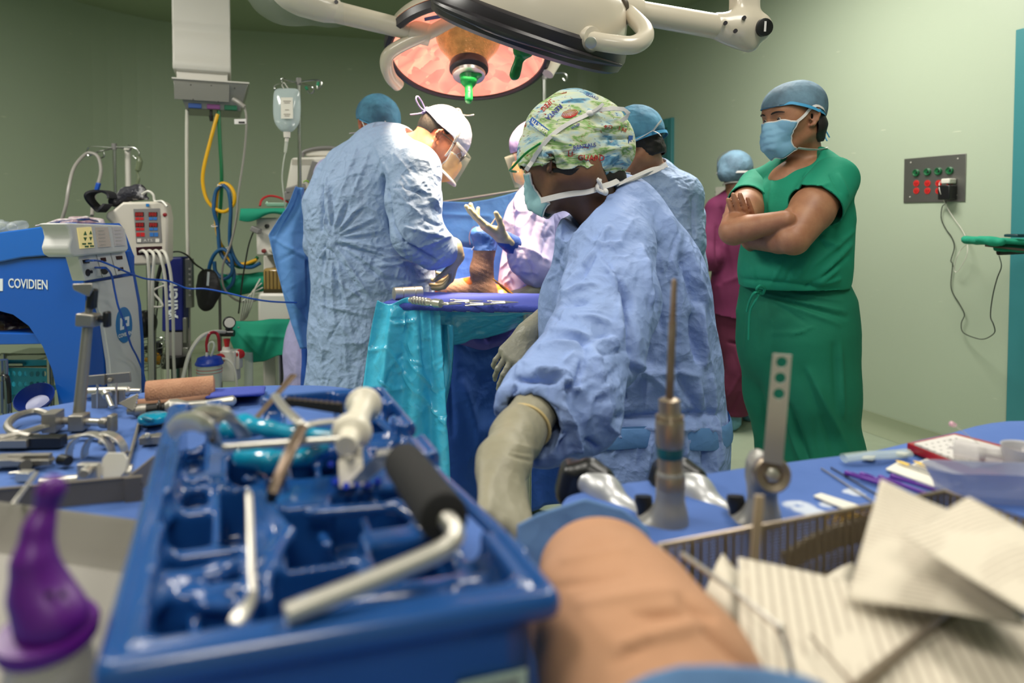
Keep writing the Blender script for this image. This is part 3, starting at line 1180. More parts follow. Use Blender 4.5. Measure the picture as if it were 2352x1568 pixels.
# ------------------------------------------------------------------ the man in green scrubs, arms folded
def green_man():
 gm = thing('person',P(1830,1386,2.33)*[1,1,0],'man in green short sleeved scrubs standing with folded arms, blue mask and cap','person')
 hd = Head(P(1820,275,2.30),199,8,0,1.0)
 nearS,farS = P(1915,405,2.20),P(1738,430,2.47)
 nb = P(1850,372,2.36)
 nearE,farE = P(1822,548,2.06),P(1684,531,2.17)
 nearW,farW = P(1726,552,2.25),P(1805,505,2.055)
 hipN,hipF = P(1880,745,2.30),P(1780,745,2.46)
 fwd = nrm(V3(-0.80,-0.60,0))
 S = SDF()
 hd.add(S,nb,0.054)
 # inner torso, kept inside the clothes
 S.chain([P(1835,440,2.35),P(1832,560,2.35),P(1830,660,2.36)],[0.10,0.10,0.10],0.05)
 S.cap(P(1858,400,2.34),nearS,0.050,0.050,0.04)
 S.cap(P(1838,405,2.36),farS,0.048,0.046,0.04)
 S.ell(P(1812,415,2.32),(0.06,0.06,0.05),I3,0.05)
 # arms
 for sh,el,wr,k in ((nearS,nearE,nearW,1.0),(farS,farE,farW,0.90)):
  m1 = sh*0.45 + el*0.55
  S.chain([sh,m1,el],[0.062*k,0.067*k,0.050*k],0.012)
  m2 = el*0.68 + wr*0.32
  S.chain([el,m2,wr],[0.048*k,0.045*k,0.029],0.006)
 # the near hand lies on the far upper arm
 hand_prims(S,nearW,P(1703,478,2.175) - P(1726,552,2.25),P(1700,470,2.40) - P(1709,475,2.22),-1,curl=(0.18,0.16,0.16,0.18),sc=1.0,spread=0.015,r=0.0095,k=0.003)
 # the far hand is tucked under the near upper arm
 hand_prims(S,farW + V3(0.01,0.03,0),P(1850,500,2.30) - farW,fwd*-1,1,curl=(0.3,0.3,0.3,0.3),sc=0.85)
 # legs
 for hp,ft in ((hipN,P(1905,1350,2.28)),(hipF,P(1790,1330,2.42))):
  kn = (hp + ft)/2
  S.chain([hp,kn,ft*[1,1,0] + V3(0,0,0.08)],[0.075,0.055,0.045],0.03)
  S.cap(ft*[1,1,0] + V3(0,0,0.05),ft*[1,1,0] + fwd*0.16 + V3(0,0,0.035),0.04,0.035,0.03)
 S.cap(hipN,hipF,0.08,0.08,0.04)
 S.cap(P(1830,650,2.36),(hipN + hipF)/2,0.10,0.09,0.05)
 sdf_obj('body',S,0.0042,M_SKIN_TAN,gm,1)
 hd.eyes(gm)
 hd.brows(gm)
 # hair: temple, sideburn and nape under the cap
 Hh = SDF()
 Hh.ell(hd.p(-0.014,0,0.036),(0.1025,0.0805,0.089),hd.R,0.01)
 Hh.cap(hd.p(-0.052,0.035,-0.03),hd.p(-0.068,0.02,-0.062),0.046,0.034,0.02)
 Hh.cap(hd.p(-0.052,-0.035,-0.03),hd.p(-0.068,-0.02,-0.062),0.046,0.034,0.02)
 def keep(v):
  l = hd.loc(v)
  side = np.minimum(0.012 + 0.5*np.maximum(l[:,2],-0.02) - l[:,0],l[:,2] + 0.008)
  back = -0.034 - l[:,0]
  front = np.minimum(np.minimum(l[:,2] - 0.022,0.035 + 0.4*(l[:,2] - 0.03) - l[:,0]),np.abs(l[:,1]) - 0.045)
  return np.minimum(np.maximum(np.maximum(side,back),front),l[:,2] + 0.085)
 sdf_obj('hair',Hh,0.005,M_HAIR,gm,1,clip=keep,solid=0.002)
 def clip(l):
  line = 0.048 - 0.40*np.clip(0.06 - l[:,0],0,0.09) - 0.25*np.clip(-0.03 - l[:,0],0,1)
  return l[:,2] - line
 cap = hd.shell('surgical_cap',gm,M_BOUFG,0.007,clip,lambda S: S.ell(hd.p(-0.04,0,0.045),(0.083,0.082,0.080),hd.R,0.03),
   disp=lambda v,n: crumple(v,16,0.0035,3))
 # the cap's blue band follows its edge
 pts = []
 for a in np.linspace(-pi*0.99,pi*0.99,60):
  x,y = 0.026 + 0.0*a,0
  ca,sa = math.cos(a),math.sin(a)
  px,py_ = 0.105*ca - 0.008,0.0925*sa
  z = 0.050 - 0.40*min(max(0.06 - px,0),0.09) - 0.25*max(-0.03 - px,0)
  kx = math.sqrt(max(1 - ((z - 0.036)/0.112) ** 2,0.1))/math.sqrt(1 - (0.012/0.112) ** 2)
  pts.append((px*kx,py_*kx,z))
 hd.strap('cap_band',pts,cap,M_BAND,0.0052,0.35,2)
 b = build('cap_tie',MB().tube(spline([hd.p(-0.10,0.012,-0.02),hd.p(-0.115,0.018,-0.045),hd.p(-0.122,0.028,-0.075)],5),0.0022,6)
   .tube(spline([hd.p(-0.10,0.012,-0.02),hd.p(-0.117,0.004,-0.05),hd.p(-0.108,0.03,-0.085)],5),0.0022,6),M_BAND,cap)
 mk = hd.mask(gm,M_MASKB,z0=-0.008,z1=-0.112,bulge=0.002)
 hd.strap('mask_tie',[(0.048,0.064,-0.010),(0.02,0.076,0.008),(-0.012,0.089,0.030),(-0.05,0.086,0.02),(-0.09,0.05,0.0),(-0.106,0.0,-0.012)],mk)
 hd.strap('mask_tie',[(0.048,-0.064,-0.010),(0.02,-0.076,0.008),(-0.012,-0.089,0.030),(-0.05,-0.086,0.02),(-0.09,-0.05,0.0),(-0.106,0.0,-0.012)],mk)
 hd.strap('mask_tie',[(0.045,0.062,-0.095),(0.012,0.067,-0.103),(-0.025,0.060,-0.108),(-0.065,0.046,-0.112),(-0.100,0.012,-0.112),(-0.115,-0.01,-0.125)],mk)
 # scrub top
 T = SDF()
 T.chain([P(1848,420,2.35),P(1842,500,2.33),P(1826,590,2.33),P(1822,648,2.35),P(1824,668,2.36)],[0.125,0.158,0.172,0.168,0.150],0.05,n=fwd,f=0.90)
 T.ell(P(1790,625,2.27),(0.12,0.12,0.10),I3,0.06)
 T.cap(P(1893,520,2.40),P(1886,610,2.42),0.100,0.088,0.06)
 T.cap(P(1862,396,2.34),nearS + V3(0.008,0.01,-0.012),0.070,0.070,0.05)
 T.cap(P(1835,398,2.38),farS + V3(0,0.01,0.0),0.064,0.064,0.05)
 # neckline, arm openings and the front slit are cut out
 for x,y,q in ((1840,345,0.060),(1824,358,0.050),(1808,372,0.040),(1796,384,0.028),(1788,394,0.016)):
  T.cap(P(x,y,2.08),P(x,y,2.28),q*0.9,q,0.008,op='-')
 T.cap(P(1842,300,2.36),P(1846,348,2.36),0.075,0.058,0.010,op='-')
 for sh,el,r0,r1,lim,seed in ((nearS + V3(0.0,0,-0.010),nearE,0.073,0.083,0.47,1),(farS,farE,0.066,0.070,0.42,2)):
  Q = SDF()
  Q.cap(sh,sh*0.5 + el*0.5,r0,r1,0.02)
  d0 = nrm(el - sh)
  L0 = np.linalg.norm(el - sh)
  sd = [(1815,458,1850,400,4,-0.008),(1830,450,1860,395,4,0.007),(1925,400,1945,450,4,0.008),(1905,400,1930,445,3,-0.008),(1860,440,1905,420,4,0.005)] if seed == 1 else [(1730,430,1712,470,4,0.006)]
  sl = sdf_obj('sleeve',Q,0.005,M_SCRUB,gm,1,lambda v,n: 0.6*crumple(v,10,0.006,seed) + folds(v,n,sd),
   clip=lambda v: np.minimum(lim*L0 + 0.006*np.sin(np.arctan2((v - sh)[:,0],(v - sh)[:,1])*3) - (v - sh) @ d0,(v - sh) @ d0 + 0.035),solid=0.004,soff=0.0)
 arms = [(nearS,nearE),(farS,farE)]
 def clipT(v):
  ok = v[:,2] - P(1820,664,2.2)[2]
  return ok
 def dT(v,n):
  out = 0.55*crumple(v,9,0.007,21,(1,1,0.55))
  out += folds(v,n,[(1722,600,1740,660,5,0.004),(1735,620,1742,655,4,-0.005),(1862,655,1955,560,5,0.012),(1850,660,1950,585,4,-0.010),
       (1875,655,1925,615,5,0.010),(1866,610,1960,530,5,0.009),(1880,655,1930,640,4,0.008),(1880,545,1925,565,6,0.009),
       (1875,535,1900,575,4,-0.008),(1890,500,1950,470,6,0.006),(1818,452,1845,405,4,-0.010),(1830,440,1858,395,4,0.008),
       (1758,415,1738,480,4,0.006),(1748,430,1735,470,3,-0.006),(1776,418,1768,488,4,0.006),(1930,395,1945,450,4,0.008),
       (1915,400,1935,440,3,-0.008),(1890,445,1935,425,4,0.004),(1800,600,1770,655,4,0.004),(1825,600,1800,650,4,-0.004),
       (1860,590,1830,640,5,0.004),(1893,360,1880,400,3,-0.003),(1700,640,1930,662,6,-0.010)])
  return out
 v,f = T.mesh(0.0055,2,dT)
 v,f = trim(v,f,clipT)
 top = mesh_obj('scrub_top',v,f,M_SCRUB,gm,smooth='all',solid=0.004,soff=0.0)
 # pocket and placket
 pk = []
 for i in range(7):
  a = i/6
  pk.append(P(1775 + 38*a,462 - 3*a,2.215 - 0.035*a))
 # trousers
 B = SDF()
 wst = P(1822,668,2.36)
 B.cap(wst,P(1826,700,2.36),0.158,0.185,0.05,n=fwd,f=0.92)
 B.chain([P(1826,700,2.36),P(1828,790,2.36)],[0.185,0.195],0.06,n=fwd,f=0.92)
 B.chain([P(1850,780,2.30),P(1868,900,2.28),P(1888,1050,2.27),P(1898,1290,2.27)],[0.155,0.135,0.125,0.115],0.06)
 B.chain([P(1788,780,2.44),P(1792,900,2.44),P(1808,1050,2.44),P(1806,1290,2.42)],[0.14,0.12,0.100,0.095],0.04)
 def dB(v,n):
  out = 0.4*crumple(v,6,0.008,5,(1,1,0.35))
  return out + folds(v,n,[(1752,674,1945,716,4,0.010),(1760,680,1945,730,4,-0.010),(1770,686,1930,745,5,0.009),(1765,690,1850,740,5,-0.007),
   (1790,670,1935,690,4,0.007),(1760,690,1780,760,5,0.004),(1722,700,1712,800,5,0.006),(1735,700,1745,800,6,-0.004),
   (1770,765,1850,762,5,0.004),(1815,770,1870,750,3,0.004),(1770,820,1800,930,14,-0.012),(1858,850,1960,1060,8,0.014),
   (1845,850,1925,1060,12,-0.012),(1810,930,1858,1062,7,-0.02),(1800,940,1842,1062,8,0.014),(1930,790,1938,960,5,0.010),
   (1915,790,1922,940,6,-0.008),(1880,880,1890,960,12,0.006),(1760,900,1790,1060,9,0.008),(1745,880,1775,1060,7,-0.008),
   (1870,960,1885,1060,8,-0.006)])
 tr = sdf_obj('trousers',B,0.0065,M_SCRUBD,gm,2,dB,clip=lambda v: v[:,2] - 0.06,solid=0.003)
 # faint laundry lettering on the thigh
 m_dark = mat('faded_print',(8,92,66),0.9)
 o1 = P(1822,745,2.155)
 Rl = np.column_stack([nrm(P(1840,743,2.13) - P(1800,746,2.19)),V3(0,0,1),np.cross(nrm(P(1840,743,2.13) - P(1800,746,2.19)),V3(0,0,1))])
 # waist drawstring with its bow
 ws = []
 for a in np.linspace(0,2*pi,41):
  d1 = np.cross(V3(0,0,1),fwd)
  ws.append(wst + fwd*math.cos(a)*0.158 + d1*math.sin(a)*0.166 + V3(0,0,-0.004))
 build('drawstring',MB().tube(ws[:-1],0.007,8,closed=True),M_SCRUBD,tr)
 k0 = P(1745,672,2.165)
 mb = MB()
 mb.tube(spline([k0,P(1738,664,2.15),P(1746,656,2.145),P(1756,662,2.15),P(1752,674,2.16),k0],5),0.0045,8)
 mb.tube(spline([k0,P(1733,672,2.15),P(1722,690,2.18),P(1715,715,2.20)],5),0.0055,8,flat=0.6)
 mb.tube(spline([k0,P(1735,690,2.16),P(1722,720,2.19),P(1719,780,2.20)],6),0.0045,8,flat=0.6)
 mb.sph(k0,0.009)
 build('bow',mb,M_SCRUB,tr)
 for nm,ftp in (('shoe',P(1905,1350,2.28)),('shoe',P(1790,1330,2.42))):
  q = ftp*[1,1,0]
  Sx = SDF().cap(q + V3(0,0,0.045) - fwd*0.06,q + fwd*0.19 + V3(0,0,0.035),0.045,0.035,0.02)
  sdf_obj('shoe',Sx,0.008,M_SHOEC,gm,1)
 return gm
GM = green_man()
# ------------------------------------------------------------------ woman in maroon scrubs seen from behind
def maroon_nurse():
 r = thing('person',P(1690,985,4.15)*[1,1,0],'person in maroon scrubs and blue bouffant cap walking away behind the man in green','person')
 hd = Head(P(1690,397,4.15),75,4,0,0.98)
 nb = P(1692,445,4.12)
 S = SDF()
 hd.add(S,nb,0.05)
 shL,shR = P(1644,478,4.18),P(1748,478,4.10)
 elL,wrL = P(1622,590,4.10),P(1655,560,4.35)
 S.chain([P(1692,470,4.15),P(1695,600,4.15),P(1700,700,4.15)],[0.10,0.11,0.12],0.05)
 S.chain([shL,elL,wrL],[0.045,0.040,0.026],0.03)
 S.chain([shR,P(1765,590,4.05),P(1740,570,4.3)],[0.045,0.040,0.026],0.03)
 S.cap(shL,shR,0.05,0.05,0.03)
 fo1,fo2 = P(1678,965,4.15)*[1,1,0],P(1722,930,4.35)*[1,1,0]
 S.chain([P(1685,735,4.17),P(1700,850,4.10),fo1 + V3(0,0,0.09)],[0.09,0.06,0.04],0.03)
 S.chain([P(1720,735,4.17),P(1735,840,4.2),fo2 + V3(0,0,0.12)],[0.09,0.06,0.04],0.03)
 S.cap(fo1 + V3(0,0,0.05),fo1 + V3(0.04,0.12,0.04),0.035,0.03,0.02)
 hand_prims(S,wrL,nrm(V3(0.5,0.7,0.2)),V3(0,-0.3,1),1)
 hand_prims(S,P(1740,570,4.3),nrm(V3(-0.3,0.9,0.1)),V3(0,-0.3,1),-1)
 sdf_obj('body',S,0.007,M_SKIN_BROWN,r,1)
 cp = hd.shell('bouffant_cap',r,M_BOUFG,0.018,lambda l: l[:,2] + 0.055 + 0.55*np.minimum(0.02 + l[:,0],0.0)*-0.3 - 0.6*np.maximum(l[:,0] - 0.01,0),
   lambda S: (S.ell(hd.p(-0.05,0.03,-0.015),(0.065,0.075,0.06),hd.R,0.03),S.ell(hd.p(0.02,0.055,0.03),(0.06,0.05,0.07),hd.R,0.03)),h=0.006,
   disp=lambda v,n: crumple(v,14,0.008,31))
 hd.strap('mask_tie',[(0.05,0.09,0.0),(-0.01,0.115,-0.002),(-0.08,0.085,-0.008),(-0.125,0,-0.01),(-0.09,-0.08,-0.006),(0,-0.11,0),(0.05,-0.09,0.0)],cp,w=0.006)
 hd.strap('mask_tie',[(0.06,0.06,-0.085),(0.0,0.075,-0.075),(-0.06,0.06,-0.07),(-0.09,0,-0.07),(-0.06,-0.06,-0.07),(0.0,-0.07,-0.075)],cp,w=0.004)
 hd.strap('visor_band',[(0.03,0.11,0.04),(0.0,0.10,0.10),(-0.02,0.04,0.135),(-0.03,-0.03,0.135)],cp,mat('violet_band',(96,84,170),0.6),w=0.004)
 T = SDF()
 T.chain([P(1693,478,4.15),P(1697,560,4.15),P(1698,660,4.15),P(1700,735,4.15)],[0.125,0.155,0.16,0.185],0.06,n=(0,1,0),f=0.8)
 T.chain([P(1690,455,4.15),shL + V3(0.02,0,0)],[0.06,0.075],0.05)
 T.chain([P(1695,455,4.15),shR],[0.06,0.075],0.05)
 T.chain([shL + V3(0.01,0,-0.02),P(1630,545,4.15),elL + V3(0.01,0,0.0),P(1640,582,4.25)],[0.078,0.078,0.082,0.07],0.03)
 T.chain([shR,P(1762,560,4.1)],[0.08,0.08],0.03)
 T.cap(P(1690,425,4.15),P(1692,450,4.15),0.055,0.055,0.01,op='-')
 # the pocket that stands off the hip
 T.box(P(1650,675,4.12),(0.03,0.10,0.13),rotz(0.3) @ roty(-0.25),0.008,0.02)
 dt = lambda v,n: 0.6*crumple(v,8,0.008,41,(1,1,0.6)) + folds(v,n,[(1655,475,1665,560,5,-0.015),(1646,520,1650,610,4,-0.02),(1665,500,1690,640,10,0.008),(1660,650,1740,620,6,0.007)])
 sdf_obj('scrub_top',T,0.008,M_MAROON,r,2,dt,clip=lambda v: v[:,2] - P(1700,726,4.1)[2] - 0.015*np.sin(v[:,0]*12),solid=0.004)
 B = SDF()
 B.chain([P(1700,715,4.16),P(1702,780,4.16)],[0.165,0.15],0.05,n=(0,1,0),f=0.8)
 B.chain([P(1690,770,4.18),P(1708,845,4.10),P(1690,890,4.12),P(1680,965,4.15)],[0.125,0.105,0.098,0.085],0.05)
 B.chain([P(1720,770,4.18),P(1733,850,4.2),P(1724,900,4.3)],[0.12,0.095,0.085],0.04)
 db = lambda v,n: 0.6*crumple(v,8,0.010,43,(1,1,0.6)) + folds(v,n,[(1672,785,1710,792,3,-0.02),(1690,800,1715,880,5,0.012),(1665,930,1700,860,4,0.012),(1680,940,1700,900,4,-0.010),(1660,950,1700,955,4,0.006)])
 sdf_obj('trousers',B,0.008,M_MAROOND,r,2,db,clip=lambda v: v[:,2] - 0.105,solid=0.004)
 for fo,d in ((fo1,V3(0.1,0.3,0)),(fo2,V3(0.1,0.3,0))):
  X = SDF().cap(fo + V3(0,0,0.055) - d*0.05,fo + d*0.45 + V3(0,0,0.045),0.053,0.045,0.02).cap(fo + V3(0,0,0.05),fo + V3(0,0,0.11),0.05,0.055,0.03)
  sdf_obj('shoe_cover',X,0.008,M_SHOEC,r,1,lambda v,n: crumple(v,22,0.006,4),clip=lambda v: np.minimum(0.125 - v[:,2],v[:,2] - 0.004))
 return r
maroon_nurse()
# ------------------------------------------------------------------ the operating surgeon
def surgeon():
 r = thing('person',P(860,1360,2.85)*[1,1,0],'surgeon in crumpled light blue gown and pale skull cap bending over the operated leg','person')
 hd = Head(P(1009,325,2.80),12,40,0,1.06)
 nb = P(938,345,2.84)
 nS,nE,nW = P(952,392,2.70),P(958,535,2.62),P(1036,578,2.70)
 fS,fE,fW = P(770,410,3.00),P(742,560,2.98),P(930,640,3.12)
 feet = [P(820,1360,2.80),P(900,1330,2.95)]
 S = SDF()
 hd.add(S,nb,0.060)
 S.chain([P(900,380,2.86),P(860,500,2.86),P(850,660,2.86)],[0.11,0.13,0.13],0.05)
 S.chain([nb,nS,nE,nW],[0.06,0.05,0.042,0.028],0.02)
 S.chain([P(880,370,2.88),fS,fE,fW],[0.06,0.05,0.042,0.028],0.02)
 legs(r,P(850,690,2.86),feet,[(1,0.2,0)]*2,None,None,S)
 trouser_legs(r,P(850,690,2.86),feet,M_SCRUBD)
 sdf_obj('body',S,0.006,M_SKIN_RED,r,1)
 hd.eyes(r)
 hd.brows(r)
 # cropped hair at the nape and temple
 Hh = SDF()
 Hh.ell(hd.p(-0.012,0,0.032),(0.1015*1.06,0.0790*1.06,0.085*1.06),hd.R,0.01)
 def keep(v):
  l = hd.loc(v)
  return np.minimum(np.maximum(-0.045 - l[:,0],np.minimum(0.030 - l[:,0],l[:,2] - 0.018)),l[:,2] + 0.012)
 sdf_obj('hair',Hh,0.005,M_HAIR,r,1,clip=keep,solid=0.0015)
 m_stub = mat('stubble',(70,46,36),0.8,alpha=0.55)
 cp = hd.shell('surgical_cap',r,M_CAPW,0.009,lambda l: l[:,2] - 0.036 + 0.28*np.maximum(l[:,0] - 0.02,0) - 0.25*np.maximum(-0.05 - l[:,0],0),
   lambda S: S.ell(hd.p(-0.01,0,0.055),(0.092,0.080,0.088),hd.R,0.03),disp=lambda v,n: crumple(v,26,0.003,51,(1,1,1.5)))
 k0 = hd.p(-0.108,-0.012,0.052)
 mb = MB()
 for j in range(5):
  a = j*1.3
  d = hd.R @ V3(-0.5,0.7*math.cos(a),0.7*math.sin(a))
  mb.sph(k0 + d*0.013,(0.012,0.008,0.008),8,6,frame_from(d)[:,[2,0,1]])
 mb.tube(spline([k0,hd.p(-0.135,-0.035,0.045),hd.p(-0.165,-0.045,0.055),hd.p(-0.170,-0.040,0.070),hd.p(-0.145,-0.02,0.068),k0],5),0.003,6)
 mb.tube(spline([k0,hd.p(-0.13,0.02,0.03),hd.p(-0.150,0.03,0.01)],5),0.003,6)
 build('cap_knot',mb,M_CAPL,cp)
 mk = hd.mask(r,M_MASKO,pleats=False,bulge=0.01)
 hd.strap('mask_tie',[(0.050,-0.062,-0.035),(0.046,-0.074,0.005),(0.036,-0.086,0.045),(0.022,-0.072,0.095),(0.008,-0.030,0.128),(0.0,0.0,0.134)],mk,w=0.005)
 b0 = hd.p(0.0,0.0,0.137)
 build('mask_bow',MB().tube(spline([b0,hd.p(-0.02,0.015,0.150),hd.p(-0.030,0.01,0.142)],4),0.005,6,flat=0.4)
          .tube(spline([b0,hd.p(0.02,-0.015,0.148),hd.p(0.034,-0.012,0.165)],4),0.006,6,flat=0.4).sph(b0,0.005,8,6),M_STRAP,mk)
 # glasses and the clear visor
 gl = MB()
 for q in (-1,1):
  gl.tube(spline([hd.p(-0.015,0.083*q,0.018),hd.p(0.04,0.081*q,0.020),hd.p(0.090,0.070*q,0.018)],4),0.0022,6)
  gl.tube([hd.p(0.108 - 0.012*math.cos(t)*0,(0.036 + 0.026*math.cos(t))*q,0.008 + 0.018*math.sin(t)) for t in np.linspace(0,2*pi,20)[:-1]],0.0024,6,closed=True)
 gl.tube([hd.p(0.108,-0.010,0.012),hd.p(0.108,0.010,0.012)],0.002,6)
 build('glasses',gl,M_BLACKP,r)
 g = []
 for i in range(8):
  v = i/7
  g.append([hd.p(0.135 + 0.02*v - 0.085*abs(u) ** 2.2,0.095*u,0.03 - 0.12*v) for u in np.linspace(-1,1,17)])
 vz = build('visor',MB().grid(g),M_CLEARP,r,solid=0.0005)
 build('visor_strip',MB().tube([g[-1][j] for j in range(17)],0.003,6,flat=2.0),M_STRAP,vz)
 # gown
 G = SDF()
 G.chain([P(893,360,2.88),P(862,430,2.88),P(835,500,2.88),P(846,560,2.88),P(858,640,2.86),P(853,760,2.86),P(852,900,2.86),P(852,1180,2.86)],
   [0.13,0.195,0.232,0.235,0.245,0.25,0.262,0.27],0.06,n=(0.1,1,0),f=0.82)
 G.chain([P(925,345,2.84),P(870,340,2.92),P(800,385,2.97)],[0.085,0.09,0.10],0.05)
 G.chain([P(905,352,2.84),nS],[0.10,0.105],0.05)
 G.chain([nS,P(950,460,2.66),nE,P(1000,570,2.66),nW + V3(-0.01,0,0)],[0.103,0.108,0.102,0.086,0.055],0.025)
 G.chain([fS,P(742,470,2.98),fE,P(780,600,3.02),P(900,640,3.1)],[0.09,0.085,0.085,0.08,0.07],0.02)
 G.cap(hd.p(-0.03,0,-0.02),P(952,330,2.83),0.072,0.070,0.01,op='-')
 segs = fan((760,546),[(860,500),(880,530),(905,575),(930,600),(900,640),(850,680),(800,700),(770,740),(742,680),(728,600),(735,480),(752,430),(790,460),(830,470)],3.2,0.009,4)
 segs += [(878,400,893,470,5,-0.02),(892,465,898,520,4,-0.022),(897,515,925,560,4,-0.02),(922,556,1000,600,4,-0.022),
   (745,425,738,530,3.5,-0.018),(752,400,745,520,3,0.008),(800,330,745,430,4,0.005),(820,340,770,480,4,0.006),(850,350,800,470,3,0.006),
   (930,400,1005,470,4,0.007),(915,445,975,505,4,0.009),(925,430,990,450,3,-0.008),(925,520,1030,545,4,0.010),(960,570,1040,540,4,0.008),
   (950,490,1010,520,4,-0.008),(985,440,1010,480,4,0.010),(1000,475,1025,500,4,-0.010),(905,350,960,420,3,0.005),(860,330,900,410,4,0.005),
   (770,640,860,705,3,0.006),(735,700,850,725,3,0.006),(860,610,990,600,4,0.007),(870,640,1000,650,4,-0.007),(900,660,1000,635,3,0.006),
   (740,760,745,880,4,0.008),(725,620,716,880,5,-0.010),(790,740,800,880,6,0.007)]
 segs = [(a,b,c,d,w*1.1,h*1.3) for a,b,c,d,w,h in segs]
 segs += rand_folds(3,(710,380,890,540),34,(-80,30),(20,60),(1.6,3.0),(0.002,0.0045))
 segs += rand_folds(5,(905,400,1030,590),30,(-60,60),(18,55),(1.8,3.2),(0.003,0.006))
 segs += rand_folds(8,(720,560,1000,890),70,(-80,80),(25,90),(1.8,3.5),(0.0025,0.006))
 dg = lambda v,n: 0.9*crumple(v,8,0.007,61) + folds(v,n,segs)
 sdf_obj('gown',G,0.0055,M_GOWN2,r,1,dg,clip=lambda v: v[:,2] - 0.36,solid=0.002)
 # gloves
 for nm,W,pd,pn,side in (('glove',nW,P(1040,640,2.78) - P(1050,588,2.72),V3(-1,0.1,-0.1),1),('glove',fW,V3(0.9,0.1,-0.2),V3(0,-0.3,-1),-1)):
  X = SDF()
  w0 = np.array(W) + (V3(0.018,0,-0.018) if side > 0 else V3(0,0,0))
  X.cap(W - nrm(pd)*0.02,w0,0.042,0.036,0.02)
  hand_prims(X,w0,pd,pn,side,curl=(0.5,0.55,0.55,0.6),thumb=(0.6,0.6),sc=1.08)
  sdf_obj(nm,X,0.0032,M_GLOVE,r,1,lambda v,n: crumple(v,30,0.0012,7))
 shoes(r,feet,[(1,0.2,0)]*2,M_SHOEC)
 return r
SURG = surgeon()
def second_surgeon():
 r = thing('person',P(800,1200,3.35)*[1,1,0],'person in blue gown and teal cap half hidden behind the bending surgeon','person')
 hd = Head(P(868,290,3.30),-50,22,0,1.02)
 S = SDF()
 nb = P(852,345,3.38)
 hd.add(S,nb,0.057)
 feet = [P(735,1150,3.30),P(830,1130,3.40)]
 S.chain([P(830,400,3.4),P(790,640,3.4)],[0.12,0.12],0.05)
 S.chain([nb,P(760,400,3.3),P(740,520,3.3),P(830,560,3.15)],[0.06,0.05,0.04,0.028],0.02)
 S.chain([nb,P(920,410,3.45),P(960,520,3.4),P(1000,560,3.3)],[0.06,0.05,0.04,0.028],0.02)
 legs(r,P(780,660,3.4),feet,[(0.6,-0.8,0)]*2,None,None,S)
 trouser_legs(r,P(780,660,3.4),feet,M_SCRUBD)
 hand_prims(S,P(830,560,3.15),V3(0.9,-0.3,-0.2),V3(0,0,-1),1)
 sdf_obj('body',S,0.007,M_SKIN_RED,r,1)
 hd.eyes(r)
 hd.brows(r)
 cp = hd.shell('bouffant_cap',r,M_BOUF,0.014,lambda l: l[:,2] - 0.026 + 0.25*np.minimum(l[:,0],0)*-1,lambda S: S.ell(hd.p(-0.01,-0.01,0.058),(0.098,0.090,0.092),hd.R,0.03),
   disp=lambda v,n: crumple(v,16,0.005,71))
 pts = [(-0.012 + 0.116*math.cos(a),0.094*math.sin(a),0.026 - 0.25*max(-(-0.012 + 0.116*math.cos(a)),0)*-1) for a in np.linspace(-pi,pi,50)]
 hd.strap('cap_band',pts,cp,M_BAND,0.007,0.35,1)
 mk = hd.mask(r,M_MASKB)
 for q in (-1,1):
  hd.strap('mask_tie',[(0.05,0.064*q,-0.012),(0.02,0.080*q,0.0),(-0.012,0.092*q,0.035),(-0.04,0.095*q,0.03)],mk,w=0.004)
 e0 = hd.p(-0.02,-0.098,0.012)
 build('loose_tie',MB().tube([P(838,303,3.22),P(822,304,3.22),P(803,306,3.2)],0.006,6,flat=0.35),M_STRAP,cp)
 build('loose_tie',MB().tube(spline([P(896,306,3.1),P(893,290,3.1),P(884,278,3.1)],4),0.006,6,flat=0.35),M_STRAP,cp)
 G = SDF()
 G.chain([P(852,372,3.4),P(815,450,3.4),P(790,640,3.4),P(770,800,3.4),P(760,960,3.4)],[0.11,0.2,0.21,0.235,0.26],0.06,n=(0,1,0),f=0.75)
 G.chain([P(850,365,3.38),P(762,402,3.3),P(742,520,3.3),P(820,558,3.17)],[0.09,0.085,0.08,0.06],0.03)
 G.chain([P(860,365,3.4),P(918,412,3.45),P(958,520,3.4),P(990,556,3.32)],[0.09,0.085,0.08,0.06],0.03)
 G.cap(hd.p(-0.03,0,-0.02),nb + V3(0,0,0.02),0.07,0.068,0.01,op='-')
 sdf_obj('gown',G,0.009,M_GOWNL,r,1,lambda v,n: crumple(v,8,0.010,73) + folds(v,n,[(690,740,680,890,6,0.012),(710,760,705,890,6,-0.012)]),clip=lambda v: v[:,2] - 0.42,solid=0.002)
 shoes(r,feet,[(0.6,-0.8,0)]*2,M_SHOEC)
 return r
second_surgeon()
